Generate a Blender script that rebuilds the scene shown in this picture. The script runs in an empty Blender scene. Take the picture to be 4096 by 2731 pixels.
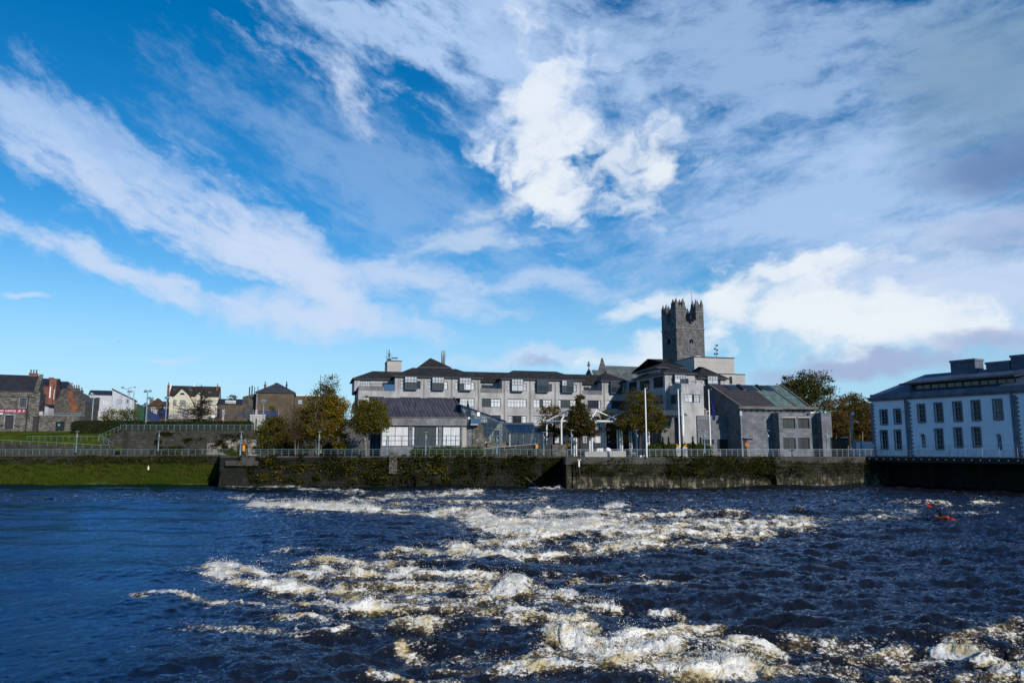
import bpy, math, random
import numpy as np
from math import sin, cos, tan, atan, atan2, radians as R, degrees, pi, hypot, sqrt
from mathutils import Vector, Matrix
random.seed(7); RNG = np.random.default_rng(7)
SC = bpy.context.scene; COL = SC.collection

# ------------------------------------------------------------------ camera
FPX = 3000.0; CH = 6.6; HOR = 1790.0
TH = atan((HOR-1365.5)/FPX); CT, ST = cos(TH), sin(TH)
cd = bpy.data.cameras.new('camera'); cam = bpy.data.objects.new('camera', cd); COL.objects.link(cam)
cd.sensor_width = 36; cd.lens = FPX/4096*36; cd.clip_end = 8000; cd.clip_start = .5
cam.location = (0, 0, CH); cam.rotation_euler = (pi/2+TH, 0, 0); SC.camera = cam
def ray(px, py):
    u = (px-2048)/FPX; v = (1365.5-py)/FPX
    return (u, CT-v*ST, ST+v*CT)
def at(px, py, Y):
    d = ray(px, py); t = Y/d[1]
    return Vector((d[0]*t, Y, CH+d[2]*t))
def on_z(px, py, z):
    d = ray(px, py); t = (z-CH)/d[2]
    return Vector((d[0]*t, d[1]*t, z))
def gx(px, Y, z=5.0):                      # x of a picture column at distance Y and height z
    dz = (z-CH)/Y; v = (dz*CT-ST)/(CT+dz*ST)
    return (px-2048)/FPX*Y/(CT-v*ST)
class Fr:
    """a vertical plane: s runs along it, d points out of it, z is height"""
    def __init__(s, o, ang):
        s.o = Vector((o[0], o[1], 0)); s.a = ang
        s.e = Vector((cos(ang), sin(ang), 0)); s.n = Vector((sin(ang), -cos(ang), 0))
    def w(s, a, d, z): return s.o+s.e*a+s.n*d+Vector((0, 0, z))
    def sz(s, px, py, d=0):
        c = Vector((0, 0, CH)); r = Vector(ray(px, py)); p0 = s.o+s.n*d
        t = (p0-c).dot(s.n)/r.dot(s.n); p = c+r*t
        return (p-s.o).dot(s.e), p.z
    def S(s, px, py=1700, d=0): return s.sz(px, py, d)[0]
    def Z(s, px, py, d=0): return s.sz(px, py, d)[1]
    def rect(s, x0, y0, x1, y1, d=0):      # picture rectangle to s0, s1, z0, z1
        a, z1 = s.sz(x0, (y0), d); b, z0 = s.sz(x1, y1, d)
        a2, _ = s.sz(x0, (y0+y1)/2, d); b2, _ = s.sz(x1, (y0+y1)/2, d)
        zt = (s.sz((x0+x1)/2, y0, d)[1]); zb = (s.sz((x0+x1)/2, y1, d)[1])
        return a2, b2, zb, zt
    def left(s, a, depth): return Fr(s.w(a, -depth, 0), s.a-pi/2)
    def right(s, a): return Fr(s.w(a, 0, 0), s.a+pi/2)
    def back(s, a, depth): return Fr(s.w(a, -depth, 0), s.a+pi)
    def off(s, d): return Fr(s.w(0, d, 0), s.a)

# ------------------------------------------------------------------ meshes
class MB:
    def __init__(s): s.v = []; s.f = []
    def poly(s, pts):
        i = len(s.v); s.v += [tuple(p) for p in pts]; s.f.append(tuple(range(i, i+len(pts)))); return s
    def box(s, F, a0, a1, d0, d1, z0, z1):
        if a0 > a1: a0, a1 = a1, a0
        if d0 > d1: d0, d1 = d1, d0
        if z0 > z1: z0, z1 = z1, z0
        i = len(s.v)
        for z in (z0, z1):
            for a, d in ((a0, d1), (a1, d1), (a1, d0), (a0, d0)): s.v.append(tuple(F.w(a, d, z)))
        s.f += [tuple(i+k for k in q) for q in ((3, 2, 1, 0), (4, 5, 6, 7), (0, 1, 5, 4), (1, 2, 6, 5), (2, 3, 7, 6), (3, 0, 4, 7))]
        return s
    def pbox(s, F, x0, y0, x1, y1, d0, d1):  # box from a picture rectangle lying at the front face d1
        a0, a1, z0, z1 = F.rect(x0, y0, x1, y1, d1); return s.box(F, a0, a1, d0, d1, z0, z1)
    def loft(s, A, B, caps=True):
        n = len(A); i = len(s.v); s.v += [tuple(p) for p in A]+[tuple(p) for p in B]
        for k in range(n): s.f.append((i+k, i+(k+1) % n, i+n+(k+1) % n, i+n+k))
        if caps: s.f += [tuple(i+k for k in reversed(range(n))), tuple(i+n+k for k in range(n))]
        return s
    def prism(s, F, pts, d0, d1):            # outline (s, z) pushed from depth d0 to d1
        return s.loft([F.w(a, d1, z) for a, z in pts], [F.w(a, d0, z) for a, z in pts])
    def rings(s, rings, caps=True):
        n = len(rings[0]); i = len(s.v)
        for r in rings: s.v += [tuple(p) for p in r]
        for j in range(len(rings)-1):
            for k in range(n):
                s.f.append((i+j*n+k, i+j*n+(k+1) % n, i+(j+1)*n+(k+1) % n, i+(j+1)*n+k))
        if caps: s.f += [tuple(i+k for k in reversed(range(n))), tuple(i+(len(rings)-1)*n+k for k in range(n))]
        return s
    def tube(s, pts, rad, n=6, caps=True):
        pts = [Vector(p) for p in pts]; rr = rad if isinstance(rad, (list, tuple)) else [rad]*len(pts); R_ = []
        for k, p in enumerate(pts):
            t = (pts[min(k+1, len(pts)-1)]-pts[max(k-1, 0)]).normalized()
            a = t.cross(Vector((0, 0, 1)) if abs(t.z) < .9 else Vector((1, 0, 0))).normalized(); b = t.cross(a)
            R_.append([p+(a*cos(2*pi*q/n)+b*sin(2*pi*q/n))*rr[k] for q in range(n)])
        return s.rings(R_, caps)
    def lathe(s, c, prof, n=10):             # prof: (radius, z above c)
        c = Vector(c)
        return s.rings([[c+Vector((r*cos(2*pi*q/n), r*sin(2*pi*q/n), z)) for q in range(n)] for r, z in prof])
    def ball(s, c, rx, ry, rz, n=10, m=6):
        return s.rings([[Vector(c)+Vector((rx*sin(pi*j/m)*cos(2*pi*q/n), ry*sin(pi*j/m)*sin(2*pi*q/n), -rz*cos(pi*j/m))) for q in range(n)]
                        for j in ([.04]+list(range(1, m))+[m-.04])])
    def wall(s, F, a0, a1, z0, z1, holes=(), d=0, rev=.28):
        """wall face with real openings and their reveals"""
        hs = [h for h in holes if h[1] > a0+.01 and h[0] < a1-.01]
        xs = sorted({a0, a1, *[min(max(v, a0), a1) for h in hs for v in h[:2]]}); zs = sorted({z0, z1, *[min(max(v, z0), z1) for h in hs for v in h[2:4]]})
        for i in range(len(xs)-1):
            for j in range(len(zs)-1):
                cx, cz = (xs[i]+xs[i+1])/2, (zs[j]+zs[j+1])/2
                if any(h[0] < cx < h[1] and h[2] < cz < h[3] for h in hs): continue
                s.poly([F.w(xs[i], d, zs[j]), F.w(xs[i+1], d, zs[j]), F.w(xs[i+1], d, zs[j+1]), F.w(xs[i], d, zs[j+1])])
        for h in hs:
            p = [(h[0], h[2]), (h[1], h[2]), (h[1], h[3]), (h[0], h[3])]
            for k in range(4):
                (a, z), (b, y) = p[k], p[(k+1) % 4]
                s.poly([F.w(a, d, z), F.w(a, d-rev, z), F.w(b, d-rev, y), F.w(b, d, y)])
        return s
    def body(s, F, a0, a1, depth, z0, z1, front=(), lefts=(), rights=(), rev=.28, top=True):
        """closed block: openings given in the frames F, F.left(a0, depth), F.right(a1)"""
        s.wall(F, a0, a1, z0, z1, front, rev=rev)
        s.wall(F.left(a0, depth), 0, depth, z0, z1, lefts, rev=rev)
        s.wall(F.right(a1), 0, depth, z0, z1, rights, rev=rev)
        s.wall(F.back(a1, depth), 0, a1-a0, z0, z1)
        if top: s.poly([F.w(a0, 0, z1), F.w(a1, 0, z1), F.w(a1, -depth, z1), F.w(a0, -depth, z1)])
        return s
    def build(s, name, mat, parent=None, smooth=False, tagd=None):
        o = mesh_obj(name, s.v, s.f, mat, parent, smooth)
        return o
def wloc(o):
    p = Vector((0, 0, 0))
    while o is not None: p = p+o.location; o = o.parent
    return p
def mesh_obj(name, v, f, mat, parent=None, smooth=False):
    me = bpy.data.meshes.new(name); off = wloc(parent) if parent else Vector((0, 0, 0))
    me.from_pydata([(p[0]-off.x, p[1]-off.y, p[2]-off.z) for p in v], [], f)
    me.materials.append(mat); 
    if smooth: me.polygons.foreach_set('use_smooth', [True]*len(me.polygons))
    me.update()
    o = bpy.data.objects.new(name, me); COL.objects.link(o)
    if parent: o.parent = parent
    return o
def np_mesh(name, V, F, mat, parent=None, smooth=False, k=4):
    V = np.asarray(V, np.float32).copy(); F = np.asarray(F, np.int32)
    if parent: V -= np.array(wloc(parent), np.float32)
    me = bpy.data.meshes.new(name); me.vertices.add(len(V)); me.vertices.foreach_set('co', V.ravel())
    n = len(F); me.loops.add(n*k); me.loops.foreach_set('vertex_index', F.ravel())
    me.polygons.add(n); me.polygons.foreach_set('loop_start', np.arange(0, n*k, k, dtype=np.int32))
    if smooth: me.polygons.foreach_set('use_smooth', np.ones(n, bool))
    me.materials.append(mat); me.update(calc_edges=True); me.validate()
    o = bpy.data.objects.new(name, me); COL.objects.link(o)
    if parent: o.parent = parent
    return o
def tag(o, label=None, cat=None, group=None, kind=None):
    for k, v in (('label', label), ('category', cat), ('group', group), ('kind', kind)):
        if v: o[k] = v
    return o
def thing(name, label, cat, loc, group=None):
    o = bpy.data.objects.new(name, None); COL.objects.link(o); o.location = loc; o.empty_display_size = .3
    return tag(o, label, cat, group)
def kids(o): return [c for c in COL.objects if c.parent == o]
def dup(o, loc, label=None, rotz=None, parent=None, scale=None):
    c = o.copy(); COL.objects.link(c); c.location = loc; c.parent = parent
    if rotz is not None: c.rotation_euler.z = rotz
    if scale: c.scale = scale
    if label: c['label'] = label
    for k in list(o.children): dup(k, k.location, parent=c)
    return c

# ------------------------------------------------------------------ materials
class NT:
    def __init__(s, tree): s.t = tree; s.t.nodes.clear()
    def n(s, typ, props=None, **ins):
        nd = s.t.nodes.new('ShaderNode'+typ)
        for k, v in (props or {}).items(): setattr(nd, k, v)
        for k, v in ins.items():
            key = int(k[1:]) if k[0] == 'i' and k[1:].isdigit() else k.replace('_', ' ')
            sock = nd.inputs[key]
            if isinstance(v, bpy.types.NodeSocket): s.t.links.new(v, sock)
            elif isinstance(v, bpy.types.Node): s.t.links.new(v.outputs[0], sock)
            else:
                if sock.type == 'RGBA' and len(v) == 3: v = (*v, 1)
                sock.default_value = v
        return nd
    def m(s, op, a, b=0.0, c=0.0, clamp=False):
        return s.n('Math', dict(operation=op, use_clamp=clamp), i0=a, i1=b, i2=c).outputs[0]
    def vm(s, op, a, b=(0, 0, 0)):
        nd = s.n('VectorMath', dict(operation=op), i0=a, i1=b); return nd.outputs[1] if op in ('LENGTH', 'DOT_PRODUCT') else nd.outputs[0]
    def mix(s, f, a, b, mode='MIX'):
        nd = s.t.nodes.new('ShaderNodeMix'); nd.data_type = 'RGBA'; nd.blend_type = mode
        for sock, v in ((nd.inputs[0], f), (nd.inputs[6], a), (nd.inputs[7], b)):
            if isinstance(v, bpy.types.NodeSocket): s.t.links.new(v, sock)
            else: sock.default_value = (*v, 1) if not isinstance(v, (int, float)) and len(v) == 3 else v
        return nd.outputs[2]
    def ramp(s, v, lo, hi, a=0.0, b=1.0, smooth=True):
        return s.n('MapRange', dict(interpolation_type='SMOOTHSTEP' if smooth else 'LINEAR'), i0=v, i1=lo, i2=hi, i3=a, i4=b).outputs[0]
    def noise(s, vec, scale, detail=4.0, rough=.55, dist=0.0):
        return s.n('TexNoise', None, Vector=vec, Scale=scale, Detail=detail, Roughness=rough, Distortion=dist).outputs[0]
    def out(s, sh, surf='Surface'):
        o = s.t.nodes.new('ShaderNodeOutputMaterial'); s.t.links.new(sh, o.inputs[surf])
def newmat(name):
    m = bpy.data.materials.new(name); m.use_nodes = True; return m, NT(m.node_tree)
def M(name, col, rough=.85, var=.25, scale=.8, col2=None, streak=0.0, scol=(.05, .05, .045), brick=None, ang=0.0, bump=.25, metal=0.0, spec=.3, grain=.15, rubble=None, patch=None):
    """general weathered surface. brick=(w, h, mortar, mortar colour, per-brick variation); rubble: random stonework"""
    m, t = newmat(name); pos = t.n('NewGeometry').outputs[0]
    rot = t.n('VectorRotate', dict(rotation_type='Z_AXIS'), Vector=pos, Angle=-ang).outputs[0]
    sp = t.n('SeparateXYZ', None, i0=rot)
    u = t.m('ADD', sp.outputs[0], sp.outputs[1])
    uv = t.n('CombineXYZ', None, i0=u, i1=sp.outputs[2]).outputs[0]
    c = t.mix(t.ramp(t.noise(pos, scale), .3, .7), tuple(v*(1-var) for v in col), tuple(min(1, v*(1+var)) for v in (col2 or col)))
    c = t.mix(t.ramp(t.noise(pos, 9.0, 5), .2, .8, 0, grain), c, tuple(v*.45 for v in col))
    hgt = t.noise(pos, 6.0, 6)
    if brick:
        w, h, mo, mc, bv = brick
        wv = t.n('VectorMath', dict(operation='ADD'), i0=uv, i1=t.n('VectorMath', dict(operation='SCALE'), i0=t.n('TexNoise', None, Vector=pos, Scale=1.2, Detail=2.0).outputs[1], Scale=h*.25).outputs[0]).outputs[0]
        b = t.n('TexBrick', dict(offset=.5, squash=1.0), Vector=wv, Color1=(1-bv,)*3, Color2=(1+bv*.6,)*3, Mortar=(1, 1, 1), Scale=1.0, Mortar_Size=mo, Brick_Width=w, Row_Height=h)
        b.inputs['Mortar Smooth'].default_value = .2
        c = t.mix(1.0, c, b.outputs[0], 'MULTIPLY'); c = t.mix(b.outputs[1], c, mc)
        hgt = t.m('SUBTRACT', hgt, t.m('MULTIPLY', b.outputs[1], .8))
    if rubble:
        sx, sz_, mc, bv = rubble
        mp = t.n('Mapping', None, Vector=uv, Scale=(sx, sz_, 1)).outputs[0]
        wv = t.n('VectorMath', dict(operation='ADD'), i0=mp, i1=t.n('VectorMath', dict(operation='SCALE'), i0=t.n('TexNoise', None, Vector=mp, Scale=1.5, Detail=2.0).outputs[1], Scale=.5).outputs[0]).outputs[0]
        v1 = t.n('TexVoronoi', dict(voronoi_dimensions='2D', feature='F1'), Vector=wv, Scale=1.0)
        v2 = t.n('TexVoronoi', dict(voronoi_dimensions='2D', feature='DISTANCE_TO_EDGE'), Vector=wv, Scale=1.0)
        g = t.n('SeparateColor', None, i0=v1.outputs[1]).outputs[0]
        c = t.mix(1.0, c, t.n('CombineColor', None, i0=t.ramp(g, 0, 1, 1-bv, 1+bv, False), i1=t.ramp(g, 0, 1, 1-bv, 1+bv*.95, False), i2=t.ramp(g, 0, 1, 1-bv, 1+bv*.85, False)).outputs[0], 'MULTIPLY')
        e = t.ramp(v2.outputs[0], .02, .1, 1, 0); c = t.mix(e, c, mc); hgt = t.m('SUBTRACT', hgt, t.m('MULTIPLY', e, .6))
    if patch:
        pc, ps, lo, hi = patch; c = t.mix(t.ramp(t.noise(pos, ps, 6, .65), lo, hi), c, pc)
    if streak:
        mp = t.n('Mapping', None, Vector=pos, Scale=(1.6, 1.6, .16)).outputs[0]
        f = t.m('MULTIPLY', t.ramp(t.noise(mp, 1.0, 5, .6), .48, .72), streak)
        c = t.mix(t.m('MULTIPLY', f, t.ramp(t.noise(pos, .25, 2), .35, .65, .25, 1)), c, scol)
    bp = t.n('Bump', None, Strength=bump, Distance=.06, Height=hgt).outputs[0]
    p = t.n('BsdfPrincipled', None, Base_Color=c, Roughness=rough, Metallic=metal, Normal=bp, Specular_IOR_Level=spec).outputs[0]
    t.out(p); return m
def glass_mat(name, col, rough=.06, spec=.8, wob=.02):
    """window glass with what lies behind it: the colour of the blind or the dark room"""
    m, t = newmat(name); pos = t.n('NewGeometry').outputs[0]
    mp = t.n('Mapping', None, Vector=pos, Scale=(5.5, 5.5, .35)).outputs[0]
    c = t.mix(t.ramp(t.noise(mp, 1.0, 3), .35, .65), tuple(v*.72 for v in col), col)
    bp = t.n('Bump', None, Strength=wob, Distance=.3, Height=t.noise(pos, .9, 1)).outputs[0]
    p = t.n('BsdfPrincipled', None, Base_Color=c, Roughness=.9, Specular_IOR_Level=0.0, Coat_Weight=spec, Coat_Roughness=rough, Coat_IOR=1.5, Normal=bp, Coat_Normal=bp).outputs[0]
    t.out(p); return m
def leaf_mat(name, a, b, c3=None, trans=.45, hue=1.0):
    m, t = newmat(name); g = t.n('NewGeometry'); r = g.outputs['Random Per Island']
    cc = t.mix(t.ramp(r, .1, .9, 0, 1, False), a, b)
    if c3: cc = t.mix(t.ramp(t.noise(g.outputs[0], .55, 3), .5, .68), cc, c3)
    d = t.n('BsdfDiffuse', None, Color=cc).outputs[0]; tr = t.n('BsdfTranslucent', None, Color=cc).outputs[0]
    t.out(t.n('MixShader', None, i0=trans, i1=d, i2=tr).outputs[0]); return m
# ------------------------------------------------------------------ light and sky
SUN_EL = R(25); SUN_AZ = R(147)                 # azimuth clockwise from the view direction
sd = Vector((sin(SUN_AZ)*cos(SUN_EL), cos(SUN_AZ)*cos(SUN_EL), sin(SUN_EL)))
ld = bpy.data.lights.new('sun', 'SUN'); ld.energy = 4.4; ld.angle = R(.5); ld.color = (1, .93, .82)
lo = bpy.data.objects.new('sun', ld); COL.objects.link(lo); lo.rotation_euler = (-sd).to_track_quat('-Z', 'Y').to_euler(); lo.location = (0, -20, 80)
W = bpy.data.worlds.new('World'); SC.world = W; W.use_nodes = True
t = NT(W.node_tree)
sky = t.n('TexSky', dict(sky_type='NISHITA', sun_disc=False, sun_elevation=SUN_EL, sun_rotation=SUN_AZ, air_density=1.0, dust_density=.0, ozone_density=3.0))
dirv = t.n('TexCoord').outputs[0]
xyz = t.n('SeparateXYZ', None, i0=dirv)
az = t.m('MULTIPLY', t.m('ARCTAN2', xyz.outputs[0], xyz.outputs[1]), 180/pi)
el = t.m('MULTIPLY', t.m('ARCSINE', xyz.outputs[2]), 180/pi)
ae = t.n('CombineXYZ', None, i0=az, i1=el).outputs[0]
def aed(px, py):
    d = ray(px, py); l = sqrt(d[0]**2+d[1]**2+d[2]**2); return degrees(atan2(d[0], d[1])), degrees(math.asin(d[2]/l))
# drifting of the cloud edges: two sizes of domain warp
def wnoise(scale, rot, sx, sy, det, rough=.6, amp=1.0):
    mp = t.n('Mapping', None, Vector=ae, Rotation=(0, 0, rot), Scale=(sx, sy, 1)).outputs[0]
    return t.n('TexNoise', None, Vector=mp, Scale=scale, Detail=det, Roughness=rough)
w1 = wnoise(.06, 0, 1, 1.3, 4.0, .55); w2 = wnoise(.32, 0, 1, 1.5, 3.0, .6)
def cen(nd, a): return t.n('VectorMath', dict(operation='SCALE'), i0=t.vm('SUBTRACT', nd.outputs[1], (.5, .5, .5)), Scale=a).outputs[0]
aw = t.vm('MULTIPLY', t.vm('ADD', ae, t.vm('ADD', cen(w1, 6.0), cen(w2, 2.2))), (1, 1, 0))
fib = {}
def fibre(rot):                                  # streaky cirrus texture along an angle
    if rot not in fib:
        mp = t.n('Mapping', dict(vector_type='TEXTURE'), Vector=t.vm('ADD', ae, cen(w2, 1.0)), Rotation=(0, 0, R(rot)), Scale=(7.5, 2.6, 1)).outputs[0]
        fib[rot] = t.noise(mp, 1.0, 6.0, .64)
    return fib[rot]
puff = t.noise(t.n('Mapping', None, Vector=aw, Scale=(.22, .30, 1)).outputs[0], 1.0, 8.0, .58)
hs = t.n('HueSaturation', None, Hue=.5, Saturation=1.42, Value=1.22, Color=sky.outputs[0]).outputs[0]
base = t.mix(t.ramp(el, -2, 17, .93, 0), hs, (3.7, 6.5, 9.1))   # clear blue air down to the rooftops
col = base
WH, LI, PK, GR, DK, BG = (8.3, 8.9, 9.5), (4.5, 6.2, 9.0), (6.1, 7.2, 9.2), (3.7, 4.6, 6.9), (1.5, 2.5, 4.7), (2.2, 3.6, 5.3)
# centre px, py; half length, half width; slope (degrees, down to the right); cover; ragged; texture; colour
CL = [
 (1550, 760, 900, 280, 24, .36, 1.0, 25, LI), (3000, 230, 1250, 430, 0, .66, 1.0, 0, LI), (3300, 830, 1200, 380, -14, .84, .8, -12, LI),
 (3850, 1150, 900, 300, -6, .85, .7, 0, PK),
 (600, 770, 950, 150, 25, .62, 1.2, 25, LI), (760, 930, 900, 80, 24, .74, 1.1, 25, PK), (230, 520, 480, 190, 35, .62, 1.3, 40, LI), (470, 1060, 640, 60, 19, .82, 1.1, 25, PK),
 (1150, 1040, 480, 120, 26, .85, .6, 25, PK), (1600, 1150, 520, 80, 10, .75, .9, 0, PK),
 (1500, 110, 520, 200, 22, .85, 1.2, 25, LI), (1370, 370, 220, 70, 60, .80, 1.1, 40, PK), (1950, 150, 500, 360, 25, .85, .9, 25, LI),
 (2330, 480, 430, 480, -30, .66, 1.3, 'p', LI), (2200, 480, 240, 420, -8, .78, 1.4, 'p', PK), (2200, 540, 170, 350, -8, .72, 1.5, 'p', WH), (2380, 640, 320, 230, 10, .66, 1.5, 'p', WH), (2080, 790, 250, 90, -25, .75, .9, 'p', WH), (2620, 640, 80, 130, -10, .8, .8, 'p', WH),
 (1300, 1285, 500, 80, 6, .90, .6, 'p', PK), (1320, 1215, 240, 40, 4, .55, .7, 'p', PK), (90, 1160, 130, 28, 2, .7, .7, 'p', PK),
 (2560, 1390, 400, 55, -14, .80, 1.0, -12, WH), (2150, 1410, 450, 36, -4, .65, .8, 0, PK), (2230, 1150, 330, 60, 3, .6, .9, 0, PK), (2700, 1220, 260, 50, -12, .75, 1.0, -12, WH), (1850, 1000, 260, 70, -10, .45, 1.0, -12, WH),
 (3980, 280, 620, 380, 10, .92, .4, 0, BG), (4080, 640, 560, 130, -8, .92, .4, -12, DK), (4080, 900, 500, 110, -10, .6, .5, -12, GR),
 (3380, 1270, 660, 180, 3, .88, 1.1, 'p', WH), (3280, 1290, 480, 170, 3, .95, .5, 'p', WH), (3600, 1230, 420, 60, 4, .8, 1.0, 0, WH), (3180, 1105, 460, 60, -10, .9, 1.0, -12, WH), (2950, 1240, 150, 140, -20, .85, .9, 'p', WH), (3600, 1350, 420, 100, 0, .9, .7, 'p', WH),
 (3480, 1470, 700, 60, -3, .92, .5, 'p', GR), (3950, 1370, 400, 60, -8, .8, .6, 'p', GR), (2150, 1434, 130, 20, 2, .75, .5, 'p', GR), (700, 1425, 130, 18, 2, .45, .6, 'p', PK)]
for cx, cy, L, Wd, sl, cov, rag, tex, cc in CL:
    if cov <= 0: continue
    a0, e0 = aed(cx, cy); a1, e1 = aed(cx+L*cos(R(sl)), cy+L*sin(R(sl))); a2, e2 = aed(cx-Wd*sin(R(sl)), cy+Wd*cos(R(sl)))
    mp = t.n('Mapping', dict(vector_type='TEXTURE'), Vector=aw, Location=(a0, e0, 0), Rotation=(0, 0, atan2(e1-e0, a1-a0)), Scale=(hypot(a1-a0, e1-e0), hypot(a2-a0, e2-e0), 1)).outputs[0]
    r = t.vm('LENGTH', mp); nz = puff if tex == 'p' else fibre(-tex)
    v = t.m('ADD', t.m('SUBTRACT', 1.0, r), t.m('MULTIPLY', t.m('SUBTRACT', nz, .5), rag*2.9))
    f = t.ramp(v, -.25 if tex != 'p' else -.12, .85 if tex != 'p' else .85, 0, cov)
    col = t.mix(f, col, cc)
# everything away from the view: scattered thin cloud, so that reflections and other views have a sky too
side = t.ramp(t.m('ABSOLUTE', az), 36, 60); scat = t.m('MULTIPLY', side, t.ramp(t.noise(dirv, 2.2, 6, .6), .50, .74, 0, .4))
col = t.mix(scat, col, PK)
bg = t.n('Background', None, Color=col, Strength=.10).outputs[0]
wo = t.t.nodes.new('ShaderNodeOutputWorld'); t.t.links.new(bg, wo.inputs['Surface'])
W.cycles.sampling_method = 'MANUAL'; W.cycles.sample_map_resolution = 512
SC.view_settings.view_transform = 'Standard'; SC.view_settings.look = 'None'; SC.view_settings.gamma = 1; SC.view_settings.exposure = EXPOSURE = 0.0
SC.cycles.use_denoising = True; SC.cycles.max_bounces = 5; SC.cycles.transparent_max_bounces = 6; SC.cycles.caustics_reflective = False; SC.cycles.caustics_refractive = False
SC.cycles.sample_clamp_indirect = 4.0
# ------------------------------------------------------------------ river
def hash2(i, j, s):
    h = (i.astype(np.int64)*374761393+j.astype(np.int64)*668265263+s*974711) & 0xffffffff
    h = ((h ^ (h >> 13))*1274126177) & 0xffffffff; h = h ^ (h >> 16)
    return (h & 0xffff)/65535.0
def perlin(x, y, s=0):
    xi, yi = np.floor(x), np.floor(y); fx, fy = x-xi, y-yi
    ux, uy = fx*fx*fx*(fx*(fx*6-15)+10), fy*fy*fy*(fy*(fy*6-15)+10); out = 0
    for dx in (0, 1):
        for dy in (0, 1):
            a = hash2(xi+dx, yi+dy, s)*2*np.pi
            g = np.cos(a)*(fx-dx)+np.sin(a)*(fy-dy)
            out = out+g*(ux if dx else 1-ux)*(uy if dy else 1-uy)
    return out*1.5
def fbm(x, y, o=4, s=0, g=.5, l=2.03):
    a, t_, n = 1.0, 0, 0
    for k in range(o): t_ = t_+a*perlin(x, y, s+k*17); n += a; a *= g; x, y = x*l+3.1, y*l+1.7
    return t_/n
def ridged(x, y, o=4, s=0, g=.55):
    a, t_, n = 1.0, 0, 0
    for k in range(o): t_ = t_+a*(1-np.abs(perlin(x, y, s+k*13))*1.6); n += a; a *= g; x, y = x*2.1+5.3, y*2.1+2.9
    return t_/n
def pix(x, y, z=0.0):                           # where a point of the river shows in the photograph
    dz = z-CH; k = y*CT+dz*ST
    return 2048+FPX*x/k, 1365.5-FPX*(dz*CT-y*ST)/k
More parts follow.
